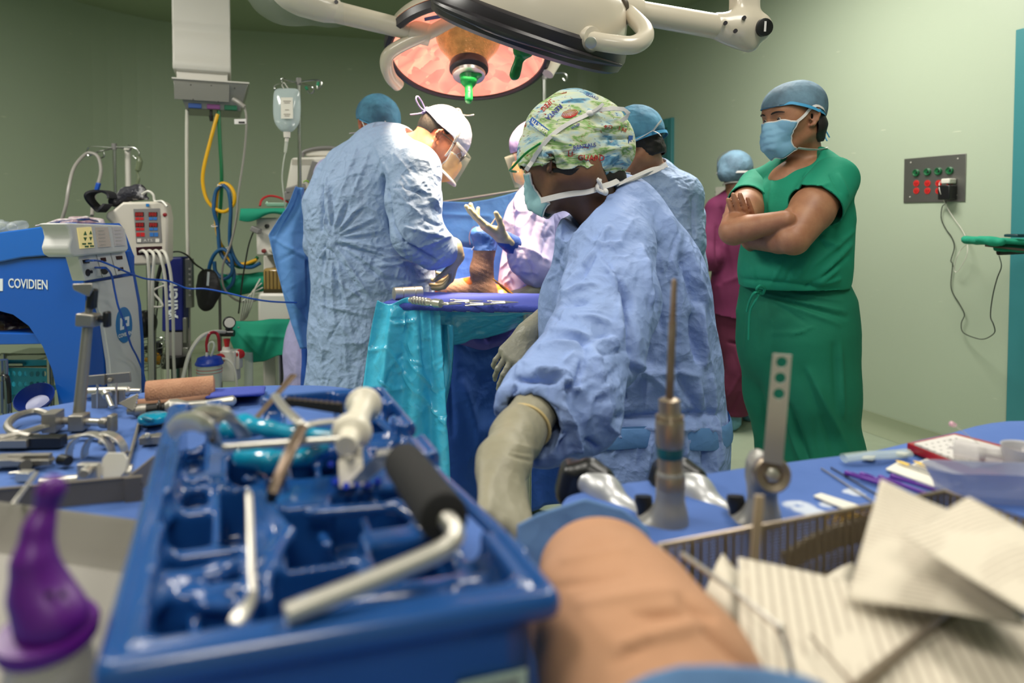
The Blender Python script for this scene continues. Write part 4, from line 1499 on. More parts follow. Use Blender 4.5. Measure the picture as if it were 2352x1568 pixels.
# ------------------------------------------------------------------ the scrub nurse in the foreground
def printed_cap_mat():
 t = NT('printed_cotton')
 co = t.n('ShaderNodeTexCoord')
 mp = t.n('ShaderNodeMapping')
 mp.inputs['Scale'].default_value = (1.0,1.0,3.2)
 mp.inputs['Rotation'].default_value = (0.2,0.35,0)
 t.l(co.outputs['Object'],mp.inputs['Vector'])
 nz = t.n('ShaderNodeTexNoise',i_Scale=9.0,i_Detail=4.0,i_Roughness=0.6,i_Distortion=0.6)
 t.l(mp.outputs[0],nz.inputs['Vector'])
 cr = t.n('ShaderNodeValToRGB')
 cr.color_ramp.interpolation = 'LINEAR'
 els = [(0.28,(40,84,116)),(0.37,(104,156,184)),(0.42,(186,208,208)),(0.50,(206,212,180)),(0.56,(120,166,84)),(0.61,(206,210,176)),(0.70,(176,200,208)),(0.80,(92,128,150))]
 while len(cr.color_ramp.elements) < len(els):
  cr.color_ramp.elements.new(0.5)
 for e,(p,c) in zip(cr.color_ramp.elements,els):
  e.position = p
  e.color = lin(c)
 t.l(nz.outputs['Fac'],cr.inputs[0])
 # small dark strokes and red dots
 n2 = t.n('ShaderNodeTexNoise',i_Scale=34.0,i_Detail=2.0,i_Distortion=1.5)
 t.l(mp.outputs[0],n2.inputs['Vector'])
 m1 = t.n('ShaderNodeMapRange')
 m1.inputs[1].default_value,m1.inputs[2].default_value = 0.66,0.70
 t.l(n2.outputs['Fac'],m1.inputs[0])
 mx = t.n('ShaderNodeMix',data_type='RGBA')
 mx.inputs[7].default_value = lin((140,78,52))
 t.l(cr.outputs[0],mx.inputs[6])
 t.l(m1.outputs[0],mx.inputs[0])
 m2 = t.n('ShaderNodeMapRange')
 m2.inputs[1].default_value,m2.inputs[2].default_value = 0.33,0.29
 t.l(n2.outputs['Fac'],m2.inputs[0])
 mx2 = t.n('ShaderNodeMix',data_type='RGBA')
 mx2.inputs[7].default_value = lin((44,74,140))
 t.l(mx.outputs[2],mx2.inputs[6])
 t.l(m2.outputs[0],mx2.inputs[0])
 t.l(mx2.outputs[2],t.b.inputs['Base Color'])
 t.b.inputs['Roughness'].default_value = 0.85
 bp = t.n('ShaderNodeBump',i_Strength=0.2,i_Distance=0.001)
 n3 = t.n('ShaderNodeTexNoise',i_Scale=500.0)
 t.l(co.outputs['Object'],n3.inputs['Vector'])
 t.l(n3.outputs['Fac'],bp.inputs['Height'])
 t.l(bp.outputs[0],t.b.inputs['Normal'])
 return t.m
M_PRINT = printed_cap_mat()
M_INK_R = mat('ink_red',(178,44,44),0.85)
M_INK_B = mat('ink_blue',(60,62,146),0.85)
M_INK_P = mat('ink_panel',(54,92,160),0.85)
M_INK_W = mat('ink_white',(224,222,206),0.85)
def nurse():
 r = thing('person',P(1470,1700,1.85)*[1,1,0],'person in light blue gown and colourful printed cloth cap, reaching to the near instrument table','person')
 hd = Head(P(1287,370,1.72),143,20,3,1.0)
 nb = P(1392,490,1.78)
 nS,nE,nW = P(1405,580,1.63),P(1368,800,1.42),P(1222,950,1.20)
 fS,fE,fW = P(1470,545,1.95),P(1330,700,1.98),P(1232,745,1.86)
 feet = [V3(0.33,1.80,0),V3(0.45,1.98,0)]
 S = SDF()
 hd.add(S,None,0.05)
 S.chain([hd.p(-0.045,0,-0.05),P(1362,462,1.76),nb],[0.055,0.054,0.062],0.04)
 S.chain([P(1425,560,1.80),P(1465,700,1.84),P(1472,850,1.86)],[0.10,0.12,0.13],0.05)
 S.chain([nb,nS,nE,nW],[0.05,0.05,0.042,0.030],0.02)
 S.chain([nb,fS,fE,fW],[0.05,0.05,0.040,0.028],0.02)
 legs(r,P(1475,900,1.87),feet,[(-1,0.3,0)]*2,None,None,S)
 trouser_legs(r,P(1475,900,1.87),feet,M_SCRUBD)
 sdf_obj('body',S,0.0048,M_SKIN_BROWN,r,1)
 hd.eyes(r)
 # hair under the cap's edge
 Hh = SDF()
 Hh.ell(hd.p(-0.014,0,0.030),(0.104,0.082,0.087),hd.R,0.01)
 Hh.chain([hd.p(-0.025,0,-0.03),P(1350,408,1.755),P(1400,410,1.76)],[0.070,0.062,0.044],0.03)
 def keep(v):
  l = hd.loc(v)
  return np.minimum(np.minimum(-0.012 - l[:,0],v[:,2] - P(1350,424,1.70)[2] - 0.15*(v[:,0] - P(1350,424,1.70)[0])),P(1335,392,1.72)[2] - v[:,2])
 sdf_obj('hair',Hh,0.005,M_HAIR,r,1,clip=keep,solid=0.002)
 # the printed bouffant cap
 C = SDF()
 C.ell(P(1262,300,1.72),(0.054,0.06,0.062),I3,0.04)
 C.chain([P(1280,310,1.74),P(1315,298,1.76),P(1365,318,1.77),P(1390,335,1.77)],[0.064,0.090,0.084,0.068],0.05)
 C.ell(hd.p(-0.010,0,0.034),(0.103,0.083,0.085),hd.R,0.02)
 C.chain([P(1300,350,1.70),P(1350,365,1.74),P(1400,360,1.76)],[0.062,0.060,0.050],0.04)
 capfolds = [(1312,322,1368,300,5,-0.016),(1336,300,1352,345,6,-0.028),(1322,352,1345,368,6,0.014),(1345,300,1440,285,7,0.010),(1215,285,1300,330,6,0.010),
    (1225,268,1310,312,5,-0.010),(1355,250,1395,300,5,0.007),(1270,225,1300,300,8,0.005),(1345,375,1335,405,5,0.012),(1375,320,1450,318,4,-0.010),
    (1380,345,1455,335,5,0.008),(1290,345,1335,402,5,-0.012),(1275,340,1320,392,5,0.010),(1400,400,1440,350,5,-0.008),(1240,330,1280,360,5,0.008),
    (1370,395,1425,345,6,0.007),(1300,250,1290,330,4,-0.005)]
 capfolds += rand_folds(77,(1220,225,1445,405),26,(-70,70),(20,60),(2.5,5),(0.002,0.005))
 dC = lambda v,n: crumple(v,12,0.006,81) + folds(v,n,capfolds)
 def edge(v):
  a0,a1 = P(1212,375,1.70),P(1335,402,1.72)
  sl = (a1[2] - a0[2])/(a1[0] - a0[0])
  return v[:,2] - np.maximum(a0[2] + sl*(v[:,0] - a0[0]),a1[2] - 0.012) - 0.004*np.sin(v[:,0]*90)
 v,f = C.mesh(0.004,2,dC)
 v,f = trim(v,f,edge)
 v = push_out(hd.S,v,0.006)
 cap = mesh_obj('printed_cap',v,f,M_PRINT,r,smooth='all',solid=0.0025,soff=0.0)
 tree = None
 from mathutils.bvhtree import BVHTree
 tree = BVHTree.FromPolygons([Vector(p) for p in v],[list(q) for q in f])
 def stick(name,pts2d,m,lift=0.005,parent=cap):
  """polygons drawn in the plane are laid onto the cap along the line of sight"""
  mb = MB()
  o = Vector((0,0,CAMH))
  for poly in pts2d:
   vs = []
   for px,py in poly:
    d = Vector(ray(px,py)).normalized()
    h = tree.ray_cast(o,d)
    if h[0] is None:
     vs = None
     break
    vs.append(np.array(h[0]) - np.array(d)*lift)
   if vs and len(vs) >= 3:
    mb.add(vs,[tuple(range(len(vs)))])
  if mb.v:
   return build(name,mb,m,parent,smooth=False)
 def word(txt,px,py,size,ang,m,flip=1,shear=0.0,bend=0.0):
  cu = bpy.data.curves.new('lettering','FONT')
  cu.body,cu.size,cu.align_x,cu.align_y,cu.resolution_u,cu.offset = txt,size,'CENTER','CENTER',2,size*0.018
  tmp = bpy.data.objects.new('tmp',cu)
  COL.objects.link(tmp)
  me = bpy.data.meshes.new_from_object(tmp.evaluated_get(bpy.context.evaluated_depsgraph_get()))
  bpy.data.objects.remove(tmp)
  a = math.radians(ang)
  ca,sa = math.cos(a),math.sin(a)
  polys = []
  co = [(q.co.x*1.0,q.co.y*flip - bend*q.co.x ** 2) for q in me.vertices]
  for p in me.polygons:
   polys.append([(px + co[i][0]*ca + co[i][1]*sa,py + co[i][0]*sa - co[i][1]*ca) for i in p.vertices])
  stick('printed_word',polys,m)
 def bar(x,y,w,h,ang,m):
  a = math.radians(ang)
  ca,sa = math.cos(a),math.sin(a)
  n = 8
  polys = []
  for i in range(n):
   q = [(-w/2 + w*i/n,-h/2),(-w/2 + w*(i + 1)/n,-h/2),(-w/2 + w*(i + 1)/n,h/2),(-w/2 + w*i/n,h/2)]
   polys.append([(x + u*ca - t*sa,y + u*sa + t*ca) for u,t in q])
  stick('printed_panel',polys,m,0.0040)
 bar(1237,290,50,17,38,M_INK_P)
 bar(1448,326,10,30,4,M_INK_P)
 word("ALL'S WA",1238,290,12,38,M_INK_W)
 word('LIFEG',1257,240,15,137,M_INK_R)
 word('RENTA',1272,257,15,137,M_INK_B)
 word('LI',1310,354,17,4,M_INK_R)
 word('GUARD',1358,363,18,1,M_INK_R)
 word('RENTALS',1343,336,13,-8,M_INK_B)
 word('P.O',1398,292,12,0,M_INK_R)
 word('S RE',1430,297,11,20,M_INK_R)
 word('TI',1448,326,12,4,M_INK_W)
 word('GUARD',1360,221,9,22,M_INK_B)
 word('WHIP',1322,290,9,-25,M_INK_B)
 # the striped parasol motif
 for k,rr in enumerate((19,15.5,12,8.5,5)):
  polys = []
  n = 20
  for i in range(n):
   a0,a1 = 2*pi*i/n,2*pi*(i + 1)/n
   q = []
   for a,rad in ((a0,rr),(a1,rr),(a1,rr - 2.0),(a0,rr - 2.0)):
    w = 1 + 0.05*math.cos(8*a)
    x,y = rad*w*math.cos(a),rad*0.48*w*math.sin(a)
    q.append((1309 + x*0.98 + y*0.2 + (19 - rr)*0.1,261 + y - x*0.22 + (19 - rr)*0.25))
   polys.append(q)
  stick('printed_motif',polys,M_INK_R)
 # tie tapes of the mask, knotted over the cap
 def lay(px_pts,off=0.004,n=5):
  out = []
  for x,y,z in spline([(a,b,c) for a,b,c in px_pts],n):
   d = Vector(ray(x,y)).normalized()
   h = tree.ray_cast(Vector((0,0,CAMH)),d)
   out.append(np.array(h[0]) - np.array(d)*off if (h[0] is not None and z == 0) else P(x,y,z if z else 1.66))
  return out
 def ribbon(name,pts,parent,w=0.0055,m=M_STRAP):
  mb = MB()
  rings = []
  for i,p in enumerate(pts):
   d = nrm(pts[min(i + 1,len(pts) - 1)] - pts[max(i - 1,0)])
   o = nrm(V3(0,-1,0.15) - d*np.dot(V3(0,-1,0.15),d))
   t = np.cross(d,o)
   rings.append([p + t*w + o*0.0004,p + t*w*0.9 + o*0.0018,p - t*w*0.9 + o*0.0018,p - t*w + o*0.0004])
  mb.rings(rings)
  return build(name,mb,m,parent)
 def smoothpts(pts,it=3):
  pts = [np.array(p) for p in pts]
  for _ in range(it):
   pts = [pts[0]] + [(pts[i - 1] + 2*pts[i] + pts[i + 1])/4 for i in range(1,len(pts) - 1)] + [pts[-1]]
  return pts
 t1 = smoothpts(lay([(1222,372,0),(1235,350,0),(1262,316,0),(1300,287,0),(1335,270,0),(1355,260,0)],0.006,6))
 t1 = [P(1209,391,1.66),P(1214,383,1.655)] + t1
 mk = hd.mask(r,M_MASKT,bulge=0.004,pleats=True)
 ribbon('mask_tie',t1,mk)
 kx = t1[-1]
 y0 = kx[1]
 ribbon('mask_tie',[kx,P(1375,252,y0 - 0.005),P(1410,249,y0),P(1432,251,y0 + 0.02),P(1443,260,y0 + 0.03),P(1438,270,y0 + 0.035),P(1424,280,y0 + 0.04)],mk)
 ribbon('mask_tie',[kx,P(1372,250,y0 - 0.008),P(1386,238,y0 - 0.01)],mk,0.004)
 build('tie_knot',MB().sph(kx,(0.010,0.007,0.008),10,8),M_STRAP,mk)
 ribbon('mask_tie',smoothpts(list(push_out(S,np.array(spline([hd.p(0.050,0.066,-0.085),P(1290,449,1.66),P(1330,442,1.655),P(1365,432,1.66),P(1400,424,1.68),P(1420,415,1.72)],5)),0.004))),mk,0.0075)
 for a,b,c in (((1378,412),(1372,434),(1390,444)),((1360,405),(1375,415),(1385,440))):
  build('cord_lock',MB().tube(spline([P(*a,1.66),P(*b,1.65),P(*c,1.66)],4),0.0055,8),M_STRAP,cap)
 build('cord_lock',MB().sph(P(1362,405,1.655),(0.016,0.009,0.009),12,8).sph(P(1391,441,1.655),(0.007,0.007,0.009),10,8),M_STRAP,cap)
 # green framed goggles with a clear lens
 gf = MB()
 for q in (-1,1):
  gf.tube(spline([hd.p(-0.02,0.098*q,0.036),hd.p(0.03,0.098*q,0.030),hd.p(0.085,0.086*q,0.018)],4),0.0042,8,flat=0.6)
  gf.tube(spline([hd.p(0.085,0.086*q,0.018),hd.p(0.112,0.062*q,0.020),hd.p(0.124,0.02*q,0.022)],4),0.003,8)
 gb = build('goggles',gf,mat('green_frame',(24,150,60),0.35),r)
 g = [[hd.p(0.130 - 0.062*abs(u) ** 2,0.092*u,0.030 - 0.075*i/6) for u in np.linspace(-1,1,17)] for i in range(7)]
 build('lens',MB().grid(g),M_CLEARP,gb,solid=0.001)
 # gown
 G = SDF()
 G.chain([P(1425,545,1.80),P(1450,640,1.83),P(1462,740,1.85),P(1470,850,1.87),P(1476,1000,1.88),P(1482,1300,1.9)],
   [0.135,0.175,0.188,0.200,0.212,0.235],0.06,n=(0.2,1,0),f=0.85)
 G.chain([P(1375,500,1.76),P(1425,480,1.82),fS],[0.062,0.078,0.095],0.05)
 G.chain([P(1372,512,1.74),P(1400,540,1.70),nS],[0.068,0.088,0.098],0.05)
 G.chain([P(1345,560,1.72),P(1330,700,1.80),P(1320,830,1.85)],[0.075,0.095,0.11],0.06)
 # near sleeve
 G.chain([nS,P(1398,690,1.52),nE + V3(0,0,0.01),P(1310,880,1.30),P(1262,930,1.23),P(1250,985,1.20)],[0.100,0.108,0.100,0.092,0.088,0.070],0.03)
 G.chain([P(1320,900,1.28),P(1345,960,1.25)],[0.072,0.066],0.05)
 # far sleeve
 G.chain([fS,P(1350,700,1.97),P(1290,728,1.93)],[0.09,0.085,0.07],0.03)
 # neck opening and the mouth of the cuff
 G.chain([P(1330,440,1.74),P(1362,470,1.755),P(1385,480,1.765)],[0.075,0.066,0.055],0.012,op='-')
 G.chain([P(1318,505,1.66),P(1345,480,1.70)],[0.05,0.055],0.012,op='-')
 G.chain([P(1205,985,1.14),P(1228,945,1.20)],[0.055,0.040],0.012,op='-')
 segs = [(1300,520,1262,660,5,-0.004),(1318,540,1290,660,4,0.006),(1373,565,1340,610,5,0.012),(1373,565,1330,640,5,-0.010),(1373,565,1430,560,5,0.008),(1373,568,1405,620,5,-0.012),
   (1373,565,1420,660,6,0.010),(1400,520,1372,565,5,0.008),(1300,680,1370,655,7,0.012),(1295,700,1350,690,6,-0.010),(1330,620,1290,690,6,0.010),
   (1440,680,1455,780,7,-0.020),(1420,640,1450,700,6,-0.014),(1455,770,1460,860,7,-0.018),(1250,790,1400,770,6,-0.012),(1240,800,1330,790,7,0.012),(1260,760,1400,780,6,0.010),
   (1400,770,1420,800,6,0.010),(1180,870,1290,872,6,-0.014),(1230,850,1310,862,6,0.014),(1290,870,1330,895,6,0.016),(1300,895,1330,880,5,-0.012),
   (1285,870,1295,920,6,0.012),(1210,900,1195,960,6,0.010),(1165,880,1150,960,6,0.012),(1180,885,1170,965,5,-0.010),(1270,945,1285,1010,6,-0.014),(1290,920,1320,985,6,0.014),
   (1320,985,1330,1040,6,0.012),(1300,1000,1290,1050,6,-0.012),(1350,1010,1375,1035,6,-0.010),(1385,880,1400,970,8,0.010),(1360,800,1385,880,8,0.012),
   (1340,820,1330,880,7,-0.010),(1420,700,1430,780,8,0.008),(1320,730,1400,740,8,0.008),(1560,560,1600,700,9,-0.016),(1575,560,1620,700,7,0.012),(1530,500,1575,600,8,0.008),
   (1590,720,1600,830,8,-0.022),(1605,700,1615,840,6,0.012),(1480,600,1500,700,9,0.008),(1500,620,1520,760,7,-0.008),(1470,560,1480,620,8,0.008),
   (1410,960,1650,950,8,-0.014),(1480,980,1640,985,6,0.008),(1600,850,1610,980,7,0.008),(1450,820,1540,900,10,0.012),(1460,850,1600,860,8,0.008),(1540,830,1610,960,8,-0.010),
   (1630,860,1650,1060,6,0.008),(1560,960,1580,1080,8,0.008),(1610,980,1620,1090,8,-0.010),(1500,990,1490,1080,8,0.010),(1540,990,1530,1090,7,-0.010)]
 segs = [(a,b,c,d,w*1.15,h*1.6) for a,b,c,d,w,h in segs]
 segs += rand_folds(13,(1260,520,1450,780),34,(-80,60),(25,80),(2.5,5),(0.002,0.006))
 segs += rand_folds(14,(1160,790,1440,1050),40,(-80,80),(25,90),(3,6),(0.003,0.008))
 segs += rand_folds(15,(1450,480,1650,1080),70,(40,110),(40,130),(3,6),(0.002,0.006))
 dg = lambda v,n: 1.0*crumple(v,8,0.008,91) + folds(v,n,segs)
 sdf_obj('gown',G,0.005,M_GOWN,r,1,dg,clip=lambda v: v[:,2] - 0.36,solid=0.002)
 # waist belt
 bl = []
 for a in np.linspace(0,2*pi,49)[:-1]:
  bl.append(P(1474,962,1.875) + V3(0.222*math.cos(a),0.192*math.sin(a),0.012*math.sin(a*3)))
 mb = MB()
 rings = []
 mb.rings([[p + V3(0,0,0.026),p*1.0 + nrm((p - P(1474,962,1.875))*[1,1,0])*0.006 + V3(0,0,0.02),p + nrm((p - P(1474,962,1.875))*[1,1,0])*0.006 - V3(0,0,0.02),p - V3(0,0,0.026)] for p in bl],closed=True)
 mb.v = [tuple(p) for p in pull_to(G,np.array(mb.v),0.010)]
 build('belt',mb,M_TIE,r,solid=0.006,soff=0.0)
 ribbon('neck_tie',spline([P(1392,424,1.71),P(1430,418,1.74),P(1470,405,1.78),P(1505,392,1.80),P(1532,378,1.80)],4),r,0.006)
 ribbon('neck_tie',spline([P(1415,425,1.72),P(1470,400,1.76),P(1500,388,1.80),P(1525,385,1.80)],4),r,0.005)
 # gloves
 X = SDF()
 el0 = nW + V3(0.02,0.02,0.02)
 X.chain([el0,P(1188,1000,1.12),P(1158,1060,1.03),P(1148,1085,1.0)],[0.042,0.041,0.038,0.036],0.02)
 hand_prims(X,P(1146,1090,0.99),P(1160,1180,0.915) - P(1146,1090,0.99),V3(-0.5,0.7,-0.5),-1,curl=(0.6,0.65,0.65,0.7),thumb=(0.5,0.5),sc=1.12)
 m_cuffline = M_GLOVE
 gl = sdf_obj('glove',X,0.0028,mat('latex_glove_near',(158,152,130),0.5,c2=(146,140,118),cscale=14,bump=[('crumple',30,0.5,0.003)]),r,1,lambda v,n: crumple(v,22,0.002,17) + folds(v,n,[(1170,1045,1230,1060,4,-0.003),(1180,1020,1240,1032,4,0.002),(1175,1035,1235,1045,3,-0.002)]))
 for (a,b,c) in (((1196,940),(1220,946),(1244,985)),((1190,955),(1215,962),(1238,1000))):
  pass
 Mx = frame_from(P(1196,1000,1.12) - el0)
 cc = el0*0.25 + P(1196,1000,1.12)*0.75
 build('glove_bead',MB().tube([cc + 0.0415*(Mx[:,0]*math.cos(a) + Mx[:,1]*math.sin(a)) for a in np.linspace(0,2*pi,33)[:-1]],0.003,6,closed=True),mat('glove_bead',(206,182,126),0.5),gl)
 X = SDF()
 w0 = P(1215,765,1.84)
 X.cap(fW + V3(0.04,0.02,0.02),w0,0.038,0.033,0.02)
 hand_prims(X,w0,P(1158,835,1.78) - w0,V3(-0.2,0.6,-0.8),-1,curl=((0.35,0.3,0.2),(0.45,0.5,0.3),(0.55,0.6,0.4),(0.6,0.6,0.5)),thumb=(0.5,0.4),sc=1.0)
 sdf_obj('glove',X,0.0028,M_GLOVEG,r,1,lambda v,n: crumple(v,26,0.0012,19))
 shoes(r,feet,[(-1,0.3,0)]*2,M_SHOEC)
 return r
nurse()
# ------------------------------------------------------------------ the assistants across the table
def right_assistant():
 r = thing('person',P(1500,1290,2.62)*[1,1,0],'dark haired person in light blue gown and bright blue bouffant cap, back turned','person')
 hd = Head(P(1455,336,2.55),152,22,0,1.0)
 nb = P(1492,398,2.60)
 S = SDF()
 hd.add(S,nb,0.056)
 feet = [V3(0.42,2.55,0),V3(0.55,2.75,0)]
 S.chain([P(1500,460,2.62),P(1505,600,2.62)],[0.11,0.12],0.05)
 for q,e,w in ((P(1562,455,2.52),P(1566,560,2.50),P(1480,600,2.6)),(P(1450,455,2.75),P(1430,560,2.80),P(1370,590,2.85))):
  S.chain([nb,q,e,w],[0.055,0.05,0.04,0.028],0.02)
 legs(r,P(1505,700,2.62),feet,[(-1,0.4,0)]*2,None,None,S)
 trouser_legs(r,P(1505,700,2.62),feet,M_SCRUBD)
 sdf_obj('body',S,0.0065,M_SKIN_TAN,r,1)
 hd.eyes(r)
 Hh = SDF()
 Hh.ell(hd.p(-0.014,0,0.028),(0.105,0.084,0.088),hd.R,0.01)
 Hh.ell(hd.p(-0.06,0,-0.045),(0.05,0.055,0.04),hd.R,0.03)
 sdf_obj('hair',Hh,0.005,M_HAIR,r,1,lambda v,n: 0.003*vnoise(v*120),clip=lambda v: np.minimum(-0.02 - hd.loc(v)[:,0],hd.loc(v)[:,2] + 0.07),solid=0.002)
 cp = hd.shell('bouffant_cap',r,M_BOUF,0.014,lambda l: l[:,2] + 0.004 + 0.25*np.minimum(l[:,0],0)*0.4,lambda S: S.ell(hd.p(-0.03,0,0.052),(0.098,0.09,0.09),hd.R,0.03),disp=lambda v,n: crumple(v,15,0.006,101))
 pts = [(-0.020 + 0.112*math.cos(a),0.096*math.sin(a),-0.002) for a in np.linspace(-pi,pi,50)]
 hd.strap('cap_band',pts,cp,M_BAND,0.006,0.35,1)
 mk = hd.mask(r,M_MASKB)
 mb = MB()
 for a,b,c in (((1440,330),(1468,318),(1500,300)),((1500,300),(1508,290),(1519,277)),((1500,300),(1512,306),(1517,311))):
  mb.tube(spline([P(*a,2.44),P(*b,2.43),P(*c,2.45)],4),0.005,6,flat=0.35)
 build('mask_tie',mb,M_STRAP,mk)
 build('mask_tie',MB().tube(spline([P(1470,398,2.5),P(1500,388,2.5),P(1530,372,2.5)],4),0.005,6,flat=0.35).tube(spline([P(1500,388,2.5),P(1520,384,2.5),P(1536,384,2.5)],4),0.005,6,flat=0.35),M_STRAP,mk)
 G = SDF()
 G.chain([P(1500,425,2.62),P(1508,500,2.64),P(1506,640,2.64),P(1500,850,2.64),P(1498,1000,2.64)],[0.10,0.165,0.19,0.22,0.24],0.06,n=(0,1,0),f=0.85)
 G.chain([P(1495,412,2.6),P(1558,452,2.54),P(1566,560,2.52),P(1500,600,2.6)],[0.085,0.086,0.080,0.07],0.03)
 G.chain([P(1495,412,2.62),P(1452,455,2.75),P(1430,560,2.80),P(1380,590,2.85)],[0.085,0.086,0.080,0.07],0.03)
 G.cap(hd.p(-0.03,0,0.0),nb + V3(0,0,0.005),0.07,0.066,0.01,op='-')
 sg = [(1590,450,1595,590,4,-0.012),(1540,400,1590,480,5,0.008),(1480,400,1500,470,5,0.006)] + rand_folds(31,(1470,390,1600,580),50,(-80,80),(15,45),(1.6,3),(0.003,0.006))
 sdf_obj('gown',G,0.006,M_GOWN2,r,1,lambda v,n: crumple(v,9,0.008,103) + folds(v,n,sg),clip=lambda v: v[:,2] - 0.38,solid=0.002)
 for W,d in ((P(1480,600,2.6),V3(-0.9,0.3,-0.2)),(P(1370,590,2.85),V3(-0.9,0.2,-0.3))):
  X = SDF()
  X.cap(W - nrm(d)*0.03,W,0.036,0.034)
  hand_prims(X,W,d,V3(0,0,-1),1)
  sdf_obj('glove',X,0.004,M_GLOVE,r,1)
 shoes(r,feet,[(-1,0.4,0)]*2,M_SHOEC)
right_assistant()
def lilac_assistant():
 r = thing('person',P(1235,1150,3.1)*[1,1,0],'person in lilac gown and apricot mask holding up a gloved hand beside the wrapped foot','person')
 hd = Head(P(1232,352,2.98),196,20,0,1.0)
 nb = P(1245,415,3.05)
 nS,nE,nW = P(1225,470,2.92),P(1232,610,2.82),P(1168,556,2.74)
 fS,fE,fW = P(1290,470,3.2),P(1300,600,3.1),P(1225,655,2.85)
 feet = [V3(0.08,3.1,0),V3(0.22,3.25,0)]
 S = SDF()
 hd.add(S,nb,0.055)
 S.chain([P(1245,480,3.08),P(1240,640,3.08)],[0.10,0.11],0.05)
 S.chain([nb,nS,nE,nW],[0.055,0.045,0.036,0.026],0.02)
 S.chain([nb,fS,fE,fW],[0.055,0.045,0.036,0.026],0.02)
 legs(r,P(1240,680,3.08),feet,[(-1,-0.2,0)]*2,None,None,S)
 trouser_legs(r,P(1240,680,3.08),feet,M_SCRUBD)
 sdf_obj('body',S,0.0065,M_SKIN_RED,r,1)
 hd.eyes(r)
 hd.brows(r)
 cp = hd.shell('surgical_cap',r,M_CAPL,0.009,lambda l: l[:,2] - 0.036,lambda S: S.ell(hd.p(-0.01,0,0.058),(0.098,0.082,0.088),hd.R,0.03),disp=lambda v,n: crumple(v,30,0.003,111))
 hd.mask(r,M_MASKO,pleats=False,bulge=0.006)
 g = [[hd.p(0.140 - 0.085*abs(u) ** 2.2,0.095*u,0.03 - 0.14*i/7) for u in np.linspace(-1,1,17)] for i in range(8)]
 build('visor',MB().grid(g),M_CLEARP,r,solid=0.0005)
 G = SDF()
 G.chain([P(1243,450,3.05),P(1238,520,3.08),P(1238,640,3.08),P(1236,860,3.1)],[0.10,0.155,0.16,0.19],0.06,n=(0,1,0),f=0.8)
 G.chain([P(1243,435,3.04),nS,nE,P(1205,590,2.79),P(1184,568,2.76)],[0.085,0.085,0.078,0.066,0.040],0.025)
 G.chain([P(1250,435,3.06),fS,fE,P(1262,625,2.98)],[0.085,0.085,0.078,0.066],0.025)
 G.cap(hd.p(-0.03,0,0.0),nb + V3(0,0,0.005),0.07,0.066,0.01,op='-')
 sg = [(1180,560,1200,620,4,0.010),(1195,555,1230,640,4,-0.012),(1210,570,1260,600,4,0.012),(1235,480,1215,560,5,-0.014),(1200,450,1190,540,4,0.006),(1250,500,1235,560,4,0.010),
          (1260,540,1240,600,4,-0.010),(1190,620,1240,660,4,0.008)] + rand_folds(41,(1165,440,1300,690),40,(-80,80),(15,45),(1.6,3),(0.003,0.006))
 sdf_obj('gown',G,0.0065,M_GOWNL,r,1,lambda v,n: crumple(v,9,0.009,113) + folds(v,n,sg),clip=lambda v: v[:,2] - 0.4,solid=0.002)
 X = SDF()
 w0 = P(1158,549,2.72)
 d = P(1095,507,2.68) - w0
 X.cap(nW,w0,0.031,0.029,0.01)
 tips,th = hand_prims(X,w0,d,V3(-0.35,-0.1,1.0),1,curl=(0.10,0.12,0.25,0.40),thumb=(0.5,0.35),sc=1.10,spread=0.0,r=0.0095)
 gl = sdf_obj('glove',X,0.003,M_GLOVE,r,1)
 Bc = SDF().cap(P(1178,562,2.755),P(1160,550,2.725),0.042,0.037,0.01)
 sdf_obj('glove_cuff',Bc,0.005,mat('navy_cuff',(34,70,146),0.6,bump=[('crumple',30,0.5,0.004)]),gl,1,lambda v,n: crumple(v,20,0.004,3))
 X = SDF()
 w2 = P(1222,668,2.80)
 X.cap(P(1245,660,2.85),w2,0.034,0.030,0.01)
 hand_prims(X,w2,P(1172,678,2.76) - w2,V3(-0.2,0,-1),1,curl=(0.5,0.5,0.5,0.5),sc=1.0)
 sdf_obj('glove',X,0.0035,M_GLOVEG,r,1)
 shoes(r,feet,[(-1,-0.2,0)]*2,M_SHOEC)
 # a needle holder in the raised hand
 t = thing('needle_holder',P(1118,520,2.69),'thin steel needle holder held in the raised gloved hand','surgical tool')
 build('shaft',MB().cyl(P(1120,527,2.69),P(1141,497,2.68),0.003,0.0022,8),M_STEEL,t)
 build('suture',MB().tube(spline([P(1120,527,2.69),P(1090,520,2.69),P(1078,540,2.69),P(1080,562,2.69)],6),0.0011,6),mat('pink_suture',(216,140,120),0.5),t)
 build('tip',MB().tube([P(1083,574,2.69),P(1089,566,2.69)],0.002,6),M_STRAP,t)
M_STEEL = mat('surgical_steel',(208,203,194),0.36,metal=0.8,bump=[('fine',220,0.08,0.001)])
lilac_assistant()
# ------------------------------------------------------------------ the operating table, its drapes and the patient
M_DRAPEB = mat('drape_royal_blue',(30,84,174),0.75,c2=(24,72,158),cscale=3,bump=[('crumple',8,0.5,0.012),('crumple',22,0.3,0.005)])
M_DRAPES = mat('drape_sky',(98,150,214),0.75,c2=(84,138,206),cscale=3,bump=[('crumple',8,0.5,0.012),('crumple',24,0.3,0.005)])
M_DRAPEP = mat('drape_violet',(92,84,168),0.8,bump=[('crumple',12,0.6,0.01)])
M_IODINE = mat('iodine_skin',(206,112,30),0.3,c2=(170,80,22),cscale=40,bump=[('noise',60,0.3,0.002)])
M_BANDAGE = mat('crepe_bandage',(146,116,102),0.9,c2=(134,104,92),cscale=60,bump=[('weave',320,0.5,0.002)])
TD = nrm(V3(-0.5,0.87,0))
TN = V3(TD[1],-TD[0],0)
OT = V3(-0.06,2.86,0)                    # middle of the foot end
def otp(a,b,z):
 return OT + TD*a + TN*b + V3(0,0,z)
